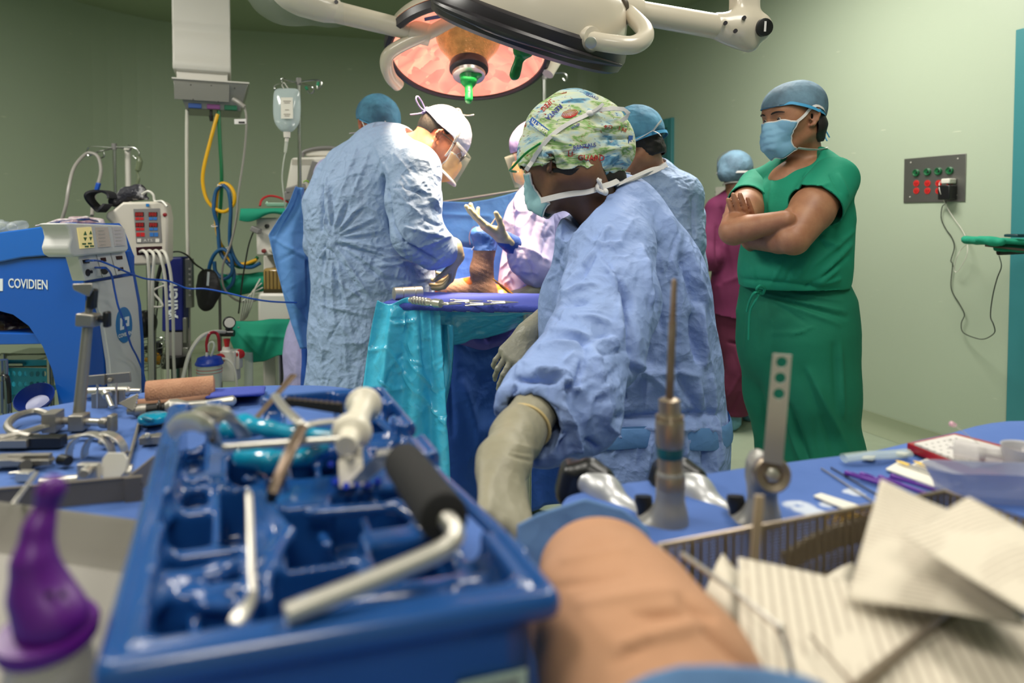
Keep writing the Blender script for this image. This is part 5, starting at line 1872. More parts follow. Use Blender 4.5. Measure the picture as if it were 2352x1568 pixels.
def op_table():
 r = thing('operating_table',otp(0.9,0,0),'padded operating table hidden under long blue drapes','operating table')
 Rt = np.column_stack([TD,np.cross(V3(0,0,1),TD),V3(0,0,1)])
 build('mattress',MB().box(otp(0.95,0,0.85),(1.85,0.44,0.09),Rt),M_BLACKP,r,bevel=0.02)
 build('column',MB().box(otp(0.95,0,0.43),(0.34,0.28,0.74),Rt),M_ALU,r,bevel=0.02)
 build('base',MB().box(otp(0.95,0,0.05),(1.1,0.46,0.10),Rt),M_ALU,r,bevel=0.02)
 # drape: a skirt that hangs off the foot end and sides
 nA,nZ = 220,60
 rings = []
 for j in range(nZ + 1):
  t = j/nZ
  row = []
  for i in range(nA):
   a = 2*pi*i/nA
   ca,sa = math.cos(a),math.sin(a)
   rx,ry = 1.02,0.285
   e = 0.25
   x = rx*np.sign(ca)*abs(ca) ** e
   y = ry*np.sign(sa)*abs(sa) ** e
   per = i/nA*46
   if t < 0.14:
    s = t/0.14
    x,y = x*(0.2 + 0.8*s),y*(0.2 + 0.8*s)
    z = 0.935 - 0.012*s ** 6
   else:
    s = (t - 0.14)/0.86
    w = 0.030*(s ** 0.7)*math.sin(per + 1.3*math.sin(per*0.37) + 0.8*s)
    k = 1 + 0.10*s
    x,y = x*(1 + 0.03*s) + w*ca,y*k + w*np.sign(sa)*(abs(sa) ** 0.5)*1.4
    z = 0.92 - 0.86*s
   row.append(otp(0.95 + x,y,z))
  rings.append(row)
 mb = MB().rings(rings,cap=False)
 v = np.array(mb.v)
 f = np.array(mb.f)
 n = vnormals(v,f)
 sg = [(1060,870,1110,1060,10,0.025),(1100,860,1170,1010,9,-0.022),(1150,860,1075,1060,8,0.02),(1030,780,1040,1000,8,-0.015),(1190,880,1150,1060,8,0.02),(1045,720,1230,745,9,0.01)]
 v = v + n*(crumple(v,5,0.010,121) + folds(v,n,sg))[:,None]*(v[:,2:3] < 0.915)
 dr = mesh_obj('table_drape',v,mb.f,M_DRAPEB,None,smooth='all',solid=0.003)
 tag(dr,'long royal blue drape hanging over the operating table to the floor','drape')
 # rumpled violet cloth at the foot end
 g = []
 for i in range(34):
  u = i/33
  row = []
  for j in range(26):
   w = j/25
   p = otp(-0.095 + 0.0,0.24 - 0.50*u,0)*1.0
   zz = 0.955 - 0.17*w - 0.02*math.sin(5*u)
   out = 0.015 + 0.06*math.sin(w*2.4) + 0.014*math.sin(18*u + 6*w) + 0.012*math.sin(7*w*2 + 3*u)
   row.append(p - TD*out + V3(0,0,zz + 0.012*math.sin(14*u)))
  g.append(row)
 cl = build('violet_cloth',MB().grid(g),M_DRAPEP,None,solid=0.006,sub=1)
 tag(cl,'rumpled violet cloth bunched over the foot end of the operating table','cloth')
op_table()
def patient():
 r = thing('person',otp(0.95,0,0.895),'patient lying under the drapes, one lower leg raised, wrapped in bandage','person')
 hip = otp(0.75,-0.02,1.0)
 ank,heel,toe = P(1100,650,2.84),P(1118,676,2.84),P(1114,556,2.82)
 knee = P(985,668,3.05)
 knee2,ank2 = P(1152,690,3.0),P(1180,760,2.98)
 sh1,sh2 = otp(1.38,-0.16,1.0),otp(1.38,0.16,1.0)
 S = SDF()
 S.chain([hip,otp(1.05,0,1.02),otp(1.35,0,1.02)],[0.115,0.115,0.12],0.05)
 S.cap(sh1,sh2,0.055,0.055,0.04)
 hd = Head(otp(1.68,0,1.03),math.degrees(math.atan2(TD[1],TD[0])) + 180,-88,0,0.97)
 hd.add(S,otp(1.48,0,1.0),0.055)
 S.chain([hip + TN*0.08*-1,knee,P(1040,668,2.92),ank],[0.085,0.056,0.046,0.034],0.02)
 S.chain([ank,P(1116,668,2.84)],[0.034,0.033],0.02)
 S.chain([P(1118,672,2.84),P(1104,610,2.83),toe],[0.034,0.036,0.034],0.02)
 for k in range(5):
  S.cap(toe + V3(0.002*k,0.035 - 0.017*k,0),toe + V3(-0.014,0.036 - 0.018*k,0.030 + (0.014 if k == 0 else -0.003*k)),0.012 - 0.001*k,0.009,0.006)
 S.chain([hip + TN*0.08,knee2,ank2],[0.085,0.058,0.042],0.02)
 S.cap(ank2,ank2 + V3(0.03,-0.08,0.02),0.035,0.03,0.02)
 hw = P(672,734,3.56)
 S.chain([sh1,sh1*0.5 + hw*0.5 + V3(-0.05,0,0),hw + V3(0.03,0.06,0.0)],[0.05,0.042,0.027],0.02)
 hand_prims(S,hw + V3(0.03,0.05,0),P(645,738,3.48) - P(678,730,3.58),V3(0,-0.3,-1),1,curl=(0.35,0.5,0.6,0.65),thumb=(0.3,0.3),sc=1.0)
 S.chain([sh2,otp(1.1,0.22,1.0),otp(0.85,0.2,1.0)],[0.05,0.042,0.027],0.02)
 hand_prims(S,otp(0.85,0.2,1.0),-TD,V3(0,0,-1),1)
 def mi(c):
  x,y = to_px(c)
  return ((x > 960) & (c[:,1] < 3.25) & (c[:,2] > 0.85)).astype(int)
 sdf_obj('body',S,0.005,[M_SKIN_BROWN,M_IODINE],r,1,mi_fn=mi)
 Bn = SDF()
 Bn.chain([P(1032,668,2.93),P(1070,666,2.88),P(1108,662,2.84)],[0.050,0.047,0.046],0.02)
 Bn.chain([P(1116,668,2.84),P(1106,620,2.83),P(1113,575,2.82)],[0.043,0.0425,0.046],0.03)
 Bn.ell(P(1122,676,2.84),(0.030,0.036,0.030),I3,0.03)
 bn = sdf_obj('bandage',Bn,0.0045,M_BANDAGE,r,1,lambda v,n: 0.0003*np.sin(v[:,2]*330 + v[:,0]*160) + crumple(v,14,0.002,131),clip=lambda v: P(1110,571,2.82)[2] - v[:,2])
 bn['label'] = 'brownish crepe bandage around foot and shin'
 Fc = SDF()
 Fc.chain([P(1114,572,2.82),P(1118,548,2.82)],[0.052,0.050],0.02)
 Fc.ell(P(1106,536,2.82),(0.046,0.050,0.030),I3,0.03)
 sdf_obj('foot_cover',Fc,0.004,mat('foot_cover_navy',(40,84,160),0.6,bump=[('crumple',26,0.6,0.005)]),r,1,lambda v,n: crumple(v,22,0.007,133),clip=lambda v: v[:,2] - P(1110,574,2.82)[2])
 # the finger clip
 t = build('finger_clip',MB().box(P(634,741,3.44),(0.05,0.022,0.02),roty(0.25) @ rotz(0.2)),M_STRAP,None,bevel=0.004)
 tag(t,'pale finger clip on the resting hand over the green towel','medical sensor')
patient()
# ------------------------------------------------------------------ standing sheets
def sheet_obj(name,fn,nu,nv,m,label,cat,seed=1,amp=0.010,segs=(),solid=0.002,scale=5):
 g = [[fn(i/nu,j/nv) for j in range(nv + 1)] for i in range(nu + 1)]
 mb = MB().grid(g)
 v,f = np.array(mb.v),np.array(mb.f)
 n = vnormals(v,f)
 v = v + n*(crumple(v,scale,amp,seed))[:,None]
 if segs:
  s = np.sign((n*(np.array([0,0,CAMH]) - v)).sum(1))
  v = v + (n*s[:,None])*folds(v,n*s[:,None],segs)[:,None]
 o = mesh_obj(name,v,mb.f,m,None,smooth='all',solid=solid)
 return tag(o,label,cat)
def backdrop(u,w):
 xs = [1002,1080,1120,1160,1200,1260]
 top = [462,464,458,448,436,425]
 x = 1002 + 258*u
 yt = np.interp(x,xs,top)
 y = yt + (690 - yt)*w
 return P(x,y,3.42 + 0.10*u + 0.02*math.sin(w*9 + 4*u) - 0.16*w*w)
sheet_obj('screen_drape',backdrop,90,70,M_DRAPES,'sky blue drape raised as a screen behind the operated leg','drape',3,0.006,
          [(1015,492,1130,498,4,0.012),(1040,560,1180,590,5,-0.025),(1090,464,1085,520,3,0.006),(1130,505,1200,500,3,0.008)])
mbp = MB()
for px in (1006,1245):
 a = P(px,470 if px < 1100 else 430,3.46)
 mbp.cyl(a*[1,1,0] + V3(0,0,0.0),a,0.009)
mbp.tube([P(1004,466,3.46),P(1250,428,3.54)],0.007,8)
tag(build('drape_stand',mbp,M_STEEL),'steel frame holding up the sky blue screen drape','stand')
def lowdrape(u,w):
 x = 1040 + 150*u
 return P(x,560 + 130*w + 10*math.sin(5*u)*(1 - w),3.20 - 0.05*w)
sheet_obj('inner_drape',lowdrape,50,40,M_DRAPEB,'darker blue drape below the raised screen, behind the wrapped foot','drape',5,0.008)
def leftsheet(u,w):
 yl = [430,480,540,600,680,740,800]
 left = [684,660,618,630,652,668,690]
 right = [700,712,716,720,722,722,724]
 y = 430 + 370*w
 a,b = np.interp(y,yl,left),np.interp(y,yl,right)
 return P(a + (b - a)*u,y,3.08 + 0.10*u - 0.04*math.sin(w*3) + 0.02*math.sin(u*7 + w*3))
ls = sheet_obj('hanging_drape',leftsheet,40,90,M_DRAPES,'sky blue drape hanging from the drip pole at the left of the bending surgeon','drape',9,0.012,
   [(684,440,630,550,4,0.010),(700,440,706,620,4,-0.03),(625,545,715,600,4,0.012),(640,600,710,560,3,-0.008),(650,660,715,760,4,0.012),(690,460,700,700,4,0.01)])
def darksheet(u,w):
 return P(676 + 40*u + 6*w,640 + 300*w,3.24 + 0.03*math.sin(u*6 + 2*w))
sheet_obj('dark_drape',darksheet,20,60,M_DRAPEB,'dark blue drape strip hanging behind the sky blue drape, left of the surgeons','drape',11,0.008)
# ------------------------------------------------------------------ surgical lamps
M_CREAM = mat('lamp_enamel',(206,196,178),0.28,coat=0.3)
M_DARKRIM = mat('lamp_rim_rubber',(40,36,42),0.35)
M_GREENP = mat('handle_green',(10,128,60),0.35,bump=[('crumple',30,0.5,0.003)])
M_CHROME = mat('chrome',(200,200,196),0.15,metal=1.0)
def reflector_mat():
 t = NT('lit_reflector')
 co = t.n('ShaderNodeTexCoord')
 vo = t.n('ShaderNodeTexVoronoi',i_Scale=15.0,distance='MANHATTAN')
 t.l(co.outputs['Object'],vo.inputs['Vector'])
 cr = t.n('ShaderNodeValToRGB')
 els = [(0.0,(255,186,150)),(0.3,(255,150,128)),(0.5,(255,192,160)),(0.7,(250,146,124)),(0.85,(255,200,164)),(1.0,(250,164,140))]
 while len(cr.color_ramp.elements) < len(els):
  cr.color_ramp.elements.new(0.5)
 for e,(p,c) in zip(cr.color_ramp.elements,els):
  e.position,e.color = p,lin(c)
 sp = t.n('ShaderNodeSeparateColor')
 t.l(vo.outputs['Color'],sp.inputs[0])
 nz = t.n('ShaderNodeTexNoise',i_Scale=3.5,i_Detail=2.0)
 t.l(co.outputs['Object'],nz.inputs['Vector'])
 mm = t.n('ShaderNodeMath',operation='MULTIPLY_ADD',i_1=0.35)
 t.l(sp.outputs[0],mm.inputs[0])
 m2 = t.n('ShaderNodeMapRange')
 m2.inputs[1].default_value,m2.inputs[2].default_value = 0.3,0.7
 m2.inputs[4].default_value = 0.65
 t.l(nz.outputs['Fac'],m2.inputs[0])
 t.l(m2.outputs[0],mm.inputs[2])
 t.l(mm.outputs[0],cr.inputs[0])
 t.l(cr.outputs[0],t.b.inputs['Base Color'])
 t.l(cr.outputs[0],t.b.inputs['Emission Color'])
 t.b.inputs['Emission Strength'].default_value = 0.72
 t.b.inputs['Roughness'].default_value = 0.3
 return t.m
M_REFL = reflector_mat()
M_CAGE = mat('heat_filter_glass',(180,130,80),0.12,metal=0.5,c2=(90,60,34),cscale=26,emit=(255,186,110),estr=0.22,bump=[('weave',160,0.6,0.002)])
M_LABELB = mat('blue_label',(40,84,150),0.4)
def lamp_lit():
 C0 = P(1077,132,2.85)
 n = nrm(V3(0.02,-0.36,-0.93))
 R = 0.352
 r = thing('surgical_lamp',C0 - n*0.12,'lit round surgical lamp glowing pink over the operated leg, its green handle pointing down','surgical lamp')
 build('reflector',MB().lathe(C0,n,[(-0.005,0.318),(-0.035,0.28),(-0.07,0.20),(-0.10,0.11),(-0.115,0.06)],64,cap=False),M_REFL,r)
 build('rim',MB().lathe(C0,n,[(-0.03,0.312),(0.0,0.316),(0.006,0.325),(0.0,0.342),(-0.028,0.348),(-0.036,0.343)],64,cap=False),M_DARKRIM,r)
 build('housing',MB().lathe(C0,n,[(-0.036,0.345),(-0.07,0.338),(-0.11,0.30),(-0.15,0.2),(-0.17,0.1),(-0.175,0.002)],64,cap=False),M_CREAM,r)
 build('filter_cylinder',MB().lathe(C0,n,[(-0.11,0.145),(-0.06,0.125),(-0.01,0.088),(0.030,0.074),(0.045,0.072)],48),M_CAGE,r)
 hb = build('handle_base',MB().lathe(C0,n,[(0.028,0.077),(0.045,0.081),(0.062,0.080),(0.070,0.070),(0.080,0.064)],40),M_DARKRIM,r)
 build('trim_ring',MB().lathe(C0,n,[(0.078,0.068),(0.090,0.066),(0.092,0.058)],40),M_ALU,hb)
 hc = C0 + n*0.085
 X = SDF()
 X.cap(hc,hc + n*0.022,0.040,0.034,0.01)
 X.cap(hc + n*0.03,hc + n*0.115,0.0165,0.0165,0.012)
 X.ell(hc + V3(0.035,-0.01,0.0),(0.022,0.02,0.012),I3,0.01)
 sdf_obj('handle',X,0.004,M_GREENP,r,1,lambda v,nn: crumple(v,26,0.004,3))
 # yoke that carries the disc on two sides
 M = frame_from(n)
 lf,rt = C0 - V3(0.350,0,0) - n*0.04,C0 + V3(0.350,0,0) - n*0.04
 top = P(990,74,2.72)
 yk = build('yoke',MB().tube(spline([P(915,196,2.83),P(898,178,2.78),P(888,150,2.72),P(893,125,2.70),P(925,103,2.70),P(985,76,2.70),P(1045,45,2.72),P(1120,22,2.85),P(1200,24,3.00),P(1262,60,3.05),P(1282,120,3.0),P(1258,170,2.95)],6),0.026,16),M_CREAM,r)
 build('maker_label',MB().box(P(995,40,2.68),(0.07,0.004,0.016),roty(-0.2) @ rotz(0.1)),M_LABELB,yk)
 build('arm',MB().cyl(P(985,80,2.72),P(760,25,2.62),0.037,0.041,28).cyl(P(988,81,2.72),P(940,69,2.70),0.043,0.043,28),M_CREAM,r)
 build('joint',MB().tube(spline([P(775,28,2.63),P(720,8,2.6),P(670,-15,2.58),P(640,-50,2.58)],5),[0.043,0.048,0.054,0.056,0.058,0.06,0.062,0.064,0.064,0.064,0.064,0.064,0.064,0.064,0.064,0.064][:16],24),M_CREAM,r)
 build('joint_cover',MB().tube(spline([P(800,38,2.64),P(720,20,2.6),P(655,12,2.57),P(618,-10,2.57),P(600,-50,2.57)],4),[0.03,0.05,0.058,0.06,0.062,0.066,0.07,0.072,0.074,0.075,0.075,0.075,0.075,0.075,0.075,0.075,0.075][:17],20,cap=False),M_CLEARP,r)
 d = P(640,-50,2.58)
 build('post',MB().cyl(d,V3(d[0],d[1],CEIL),0.05,0.05,24).cyl(V3(d[0],d[1],CEIL - 0.06),V3(d[0],d[1],CEIL),0.16,0.16,32),M_CREAM,r)
 mb = MB()
 for px,py in ((750,14),(773,5)):
  p = P(px,py,2.585)
  mb.cyl(p,p + V3(0,-0.006,0),0.007,0.007,12)
 build('screw',mb,M_DARKRIM,r)
 L = area_light('surgical_lamp_light',C0 + n*0.096,(0.5,0.5),17,(1.0,0.72,0.44),target=P(1040,650,2.90),spread=math.radians(44),shape='DISK')
 return r
lamp_lit()
def lamp_side():
 C0 = P(1216,66,2.02)
 n = nrm(V3(-0.31,0.33,-0.90))
 r = thing('surgical_lamp',C0 - n*0.2,'cream domed surgical lamp seen from the side at the top of the frame, dark skirt','surgical lamp')
 dome = build('dome',MB().lathe(C0,n,[(-0.035,0.280),(-0.06,0.276),(-0.10,0.265),(-0.14,0.245),(-0.17,0.21),(-0.19,0.16),(-0.20,0.1),(-0.203,0.01)],64),M_CREAM,r)
 build('skirt',MB().lathe(C0,n,[(-0.045,0.277),(-0.036,0.290),(0.0,0.296),(0.030,0.288),(0.040,0.270),(0.034,0.23),(0.030,0.10)],64),M_DARKRIM,r)
 fd = nrm(V3(0.0,-1,0) - n*np.dot(V3(0,-1,0),n))
 sd = np.cross(n,fd)
 # the moulded grip that runs along the skirt
 pts = [C0 + n*0.004 + (fd*math.cos(a) + sd*math.sin(a))*(0.298 + 0.004*math.sin(a*9)) for a in np.linspace(-1.2,1.3,28)]
 build('grip_ridge',MB().tube(pts,[0.004 + 0.016*math.sin(pi*i/27) for i in range(28)],10,flat=0.8),M_DARKRIM,r)
 hc = C0 + n*0.035
 X = SDF()
 X.cap(hc,hc + n*0.018,0.040,0.034,0.01)
 X.cap(hc + n*0.03,hc + n*0.105,0.0150,0.0150,0.012)
 sdf_obj('handle',X,0.004,M_GREENP,r,1,lambda v,nn: crumple(v,26,0.005,5))
 build('handle_base',MB().lathe(C0,n,[(0.028,0.085),(0.040,0.080),(0.046,0.05)],40),mat('copper_tint',(120,84,60),0.35,metal=0.5),r)
 yk = build('yoke',MB().tube(spline([P(1352,92,1.80),P(1400,100,1.79),P(1450,104,1.79),P(1478,90,1.82),P(1480,70,1.86),P(1462,48,1.93),P(1430,18,2.02),P(1405,-5,2.08),P(1340,-40,2.2)],6),0.024,16),M_CREAM,r)
 pv = P(1354,90,1.80)
 dv = nrm(pv - (C0 - n*0.05))*[1,1,0.2]
 build('pivot',MB().lathe(pv - nrm(dv)*0.10,dv,[(0,0.055),(0.06,0.042),(0.10,0.036),(0.115,0.030)],24),M_CREAM,yk)
 build('pivot_cap',MB().lathe(P(1357,98,1.752),V3(-0.12,-1,-0.3),[(0,0.0150),(0.006,0.0145),(0.007,0.011)],20),M_ALU,yk)
 build('pivot_disc',MB().lathe(P(1421,18,1.97),V3(-0.9,-0.6,-0.1),[(-0.012,0.03),(0.0,0.03),(0.004,0.02)],20),mat('worn_bolt',(88,80,70),0.6,metal=0.5),yk)
 build('arm',MB().cyl(P(1425,22,2.02),P(1652,62,2.10),0.034,0.037,28).cyl(P(1425,18,2.01),P(1465,28,2.03),0.041,0.041,28),M_CREAM,r)
 X = SDF()
 X.cap(P(1650,60,2.10),P(1700,66,2.11),0.040,0.046,0.03)
 X.cap(P(1700,62,2.11),P(1738,64,2.12),0.050,0.046,0.03)
 X.cap(P(1668,82,2.10),P(1722,100,2.11),0.018,0.026,0.03)
 X.box(P(1710,12,2.12),(0.078,0.07,0.09),rotz(0.2),0.015,0.02)
 ja = sdf_obj('elbow',X,0.005,M_CREAM,r,1)
 fc = P(1757,62,2.060)
 fn = nrm(V3(0.10,-1,-0.12))
 Rn = np.column_stack([nrm(np.cross(V3(0,0,1),-fn)*-1),V3(0,0,1),fn])
 Rn[:,0] = nrm(np.cross(Rn[:,1],Rn[:,2]))
 Rn[:,1] = np.cross(Rn[:,2],Rn[:,0])
 build('number_disc',MB().lathe(fc,fn,[(-0.02,0.026),(0.0,0.026),(0.001,0.024)],24),M_BLACKP,ja)
 text_mesh('number','1',0.040,M_STRAP,fc + fn*0.0015,Rn,ja,0.0005,0.0012)
 mb = MB()
 for px,py in ((1708,42),(1688,72),(1665,54)):
  p = P(px,py,2.055)
  mb.cyl(p,p + V3(0,-0.008,0),0.006,0.006,12)
 build('screw',mb,M_DARKRIM,ja)
 top = P(1710,-10,2.14)
 build('post',MB().cyl(top,V3(top[0],top[1],CEIL),0.042,0.042,24).cyl(V3(top[0],top[1],CEIL - 0.05),V3(top[0],top[1],CEIL),0.15,0.15,32),M_CREAM,r)
lamp_side()
# ------------------------------------------------------------------ ceiling supply column with its hoses
M_OFFW = mat('enamel_offwhite',(206,202,194),0.32)
M_BSTEEL = mat('brushed_steel',(150,148,144),0.38,metal=0.9,bump=[('brushed',20,0.25,0.001)])
M_CREAM2 = mat('device_plastic',(198,192,178),0.4)
M_WHITEP = mat('white_plastic',(218,214,204),0.35)
M_GREYP = mat('grey_plastic',(124,122,120),0.4)
M_SCREEN = mat('dark_screen',(28,30,34),0.12)
M_HOSEW = mat('hose_white',(204,202,190),0.35)
M_HOSEG = mat('hose_green',(14,104,62),0.35)
M_HOSEY = mat('hose_yellow',(226,172,20),0.35)
M_HOSEB = mat('hose_blue',(30,84,130),0.35)
M_HOSEGR = mat('cable_grey',(150,146,140),0.4)
M_WIREB = mat('cable_cobalt',(24,78,176),0.4)
def column():
 Y = 3.85
 a,b = P(395,160,Y),P(528,160,Y)
 cx,w = (a[0] + b[0])/2 - 0.05,(b[0] - a[0])*0.92
 z = lambda py: P(460,py,Y)[2]
 r = thing('supply_column',(cx,Y + 0.14,z(252)),'white ceiling supply column with a steel gas outlet box','gas supply column')
 rings = []
 for t in np.linspace(0,1,40):
  zz = z(163) + (CEIL - z(163))*t
  d = 0.012*math.exp(-((zz - z(150))/0.03) ** 2) + 0.008*math.exp(-((zz - z(70))/0.02) ** 2)*-1
  row = []
  for x,y in ((-1,-1),(1,-1),(1,1),(-1,1)):
   row.append(V3(cx + x*w/2,Y + 0.14 + y*(0.14 + d),zz))
  rings.append(row)
 build('shaft',MB().rings(rings),M_OFFW,r,bevel=0.008)
 build('moulding',MB().box((cx,Y + 0.02,z(150)),(w*0.96,0.05,0.075)),M_OFFW,r,bevel=0.02,seg=4)
 build('collar',MB().box((cx,Y + 0.14,(z(160) + z(188))/2),(w*0.88,0.25,z(160) - z(188))),M_OFFW,r,bevel=0.004)
 x0,x1,x2,x3 = [cx + (P(q,200,Y)[0] - cx)*0.91 for q in (375,550,530,403)]
 mb = MB()
 y0,y1 = Y - 0.02,Y + 0.32
 zt,zb = z(186),z(250)
 mb.add([(x0,y0,zt),(x1,y0,zt),(x1,y1,zt),(x0,y1,zt),(x3,y0 + 0.03,zb),(x2,y0 + 0.03,zb),(x2,y1 - 0.03,zb),(x3,y1 - 0.03,zb)],
           [(0,1,2,3),(7,6,5,4),(0,4,5,1),(1,5,6,2),(2,6,7,3),(3,7,4,0)])
 bx = build('outlet_box',mb,M_BSTEEL,r,bevel=0.003)
 fp = build('front_panel',MB().box((cx - 0.002,y0 - 0.004,(z(192) + z(232))/2),(P(521,200,Y)[0] - P(406,200,Y)[0],0.012,z(192) - z(232)),rotx(0.10)),M_BSTEEL,bx,bevel=0.001)
 build('top_lip',MB().box(((x0 + x1)/2,(y0 + y1)/2,zt + 0.004),(x1 - x0 + 0.01,y1 - y0 + 0.01,0.008)),M_OFFW,bx)
 for px,c in ((426,(26,70,140)),(465,(110,50,110)),(502,(0,96,66))):
  p = P(px,243,Y) + V3(0,0.012,0)
  build('outlet',MB().box(p,(0.068,0.03,0.028)),mat('outlet_colour',c,0.4),bx,bevel=0.003)
 build('socket',MB().cyl(P(465,250,Y + 0.03),P(465,268,Y + 0.03),0.008).cyl(P(465,264,Y + 0.03),P(466,277,Y + 0.03),0.012,0.009),M_BLACKP,bx)
 mb = MB()
 for px,py in ((412,196),(455,194),(505,197),(417,229),(470,231),(508,231)):
  p = P(px,py,Y - 0.03)
  mb.cyl(p,p + V3(0,-0.004,0),0.004,0.004,8)
 build('screw',mb,M_DARKRIM,fp)
 r.rotation_euler.z = math.radians(22)
 hang = lambda*q: [P(a,b,c) for a,b,c in q]
 def hose(name,pts,rad,m,label,n=8,extra=None):
  o = build(name,MB().tube(spline(pts,n),rad,10),m)
  tag(o,label,'hose')
  return o
 Yh = Y + 0.06
 hose('gas_hose',hang((430,252,Yh),(429,320,Yh),(430,500,Yh),(433,650,Yh),(434,780,Yh - 0.05),(438,905,Yh - 0.1)),0.010,M_HOSEW,'white hose hanging straight down from the supply column',6)
 hose('gas_hose',hang((502,250,Yh),(505,320,Yh),(509,400,Yh),(507,470,Yh + 0.02),(500,540,Yh + 0.02),(520,580,Yh),(545,612,Yh),(575,608,Yh),(592,590,Yh)),0.010,M_HOSEG,'green hose running down from the supply column',6)
 hose('gas_hose',hang((500,262,Yh - 0.01),(484,320,Yh - 0.02),(466,400,Yh - 0.03),(472,450,Yh - 0.03),(490,476,Yh - 0.03),(515,486,Yh - 0.04),(536,470,Yh - 0.04),(538,445,Yh - 0.04),(525,425,Yh - 0.03),(505,424,Yh - 0.02),
   (497,460,Yh - 0.02),(497,520,Yh - 0.01),(510,570,Yh - 0.01),(530,600,Yh - 0.01),(560,606,Yh - 0.01),(590,596,Yh - 0.01)),0.010,M_HOSEY,'yellow hose looping down from the supply column',6)
 hose('gas_hose',hang((512,424,Yh - 0.03),(496,440,Yh - 0.03),(491,480,Yh - 0.04),(500,520,Yh - 0.03),(505,575,Yh - 0.03),(520,600,Yh - 0.03),(536,620,Yh - 0.04),(534,650,Yh - 0.04),(512,668,Yh - 0.04),(488,655,Yh - 0.04),
   (480,620,Yh - 0.04),(492,585,Yh - 0.05),(512,572,Yh - 0.05),(530,590,Yh - 0.05),(533,625,Yh - 0.05),(515,640,Yh - 0.05),(496,625,Yh - 0.05),(492,600,Yh - 0.05)),0.0105,M_HOSEB,'blue hose coiled low beside the black strap bag',6)
 hose('gas_hose',hang((512,424,Yh - 0.05),(525,440,Yh - 0.05),(530,480,Yh - 0.05),(528,530,Yh - 0.05),(530,570,Yh - 0.04),(548,606,Yh - 0.03),(575,614,Yh - 0.02),(598,604,Yh - 0.02)),0.0105,M_HOSEB,'blue hose falling from the cable tie towards the white machine',6)
 hose('power_cable',hang((540,232,Y),(552,238,Y - 0.02),(563,252,Y - 0.02),(566,290,Y - 0.02),(560,360,Y),(548,440,Y),(543,500,Y),(530,560,Y),(512,610,Y),(514,660,Y),(545,690,Y),(585,690,Y),(605,670,Y)),0.006,M_HOSEGR,'grey cable hanging from the right side of the supply column',6)
 tag(build('plug',MB().tube(spline(hang((536,228,Y - 0.02),(548,235,Y - 0.03),(562,246,Y - 0.03)),4),0.012,10),M_HOSEGR),'grey right angle plug at the side of the steel outlet box','plug')
 tg = build('cable_tag',MB().box(P(552,279,Y - 0.03),(0.066,0.002,0.028),roty(-0.02)),M_STRAP)
 tag(tg,'small white paper tag on the grey cable','tag')
 build('tag_print',MB().box(P(555,281,Y - 0.033),(0.034,0.001,0.010)),M_BLACKP,tg)
 for px,py in ((508,424),(494,518),(526,570)):
  tag(build('cable_tie',MB().tube([P(px,py,Yh - 0.03) + V3(0.018*math.cos(a),0.02*math.sin(a) ,0.006*math.sin(a)) for a in np.linspace(0,2*pi,17)[:-1]],0.003,6,closed=True),M_STRAP),
   {508: 'white cable tie at the top of the yellow loop',494: 'white cable tie halfway down the hose bundle',526: 'white cable tie where the blue coil begins'}[px],'cable tie')
column()
# ------------------------------------------------------------------ drip stands and monitors at the back
M_POLE = mat('pole_steel',(170,172,168),0.25,metal=1.0)
M_FLUID = mat('infusion_fluid',(205,220,222),0.12,alpha=0.55,spec=0.8)
M_PAPER = mat('paper',(226,222,210),0.8)
M_TUBEC = mat('clear_tube',(214,218,206),0.2,alpha=0.6)
def five_feet(mb,base,r=0.28):
 for k in range(5):
  a = 2*pi*k/5 + 0.3
  e = base + V3(r*math.cos(a),r*math.sin(a),0)
  mb.tube([base + V3(0,0,0.10),base + (e - base)*0.5 + V3(0,0,0.09),e + V3(0,0,0.055)],0.012,8)
  mb.cyl(e + V3(-0.012,0,0.028),e + V3(0.012,0,0.028),0.028,0.028,14)
def drip_pole(px,ptop,Y,label,hooks,rad=0.010,zlow=0.0):
 top = P(px,ptop,Y)
 base = V3(top[0],top[1],zlow)
 r = thing('drip_stand',base,label,'drip stand')
 build('pole',MB().cyl(base + V3(0,0,0.1),top,rad),M_POLE,r)
 mb = MB()
 five_feet(mb,base)
 build('foot',mb,M_POLE,r)
 for pts in hooks:
  build('hook',MB().tube(spline([P(*p) for p in pts],6),0.0045,8),M_POLE,r)
 build('pole_cap',MB().cyl(top - V3(0,0,0.03),top + V3(0,0,0.006),rad*1.35),M_GREYP,r)
 return r
Y = 3.55
d1_ = drip_pole(686,182,Y,'drip stand with four hooks carrying the clear infusion bag',[
 [(686,190,Y),(660,184,Y - 0.05),(648,180,Y - 0.08),(647,188,Y - 0.08),(652,196,Y - 0.08)],
 [(686,188,Y),(650,192,Y + 0.05),(634,196,Y + 0.08),(630,204,Y + 0.08),(637,206,Y + 0.08)],
 [(686,188,Y),(720,184,Y + 0.02),(736,186,Y + 0.04),(738,196,Y + 0.04),(730,204,Y + 0.04),(727,196,Y + 0.04)],
 [(686,190,Y),(705,196,Y - 0.05),(718,200,Y - 0.08),(720,210,Y - 0.08),(712,214,Y - 0.08),(706,208,Y - 0.08)]])
for a,b in (((729,197),(731,188)),((702,199),(706,206))):
 build('hook_sleeve',MB().cyl(P(*a,Y - 0.03),P(*b,Y - 0.03),0.007),mat('sleeve_green',(10,128,90),0.4),d1_)
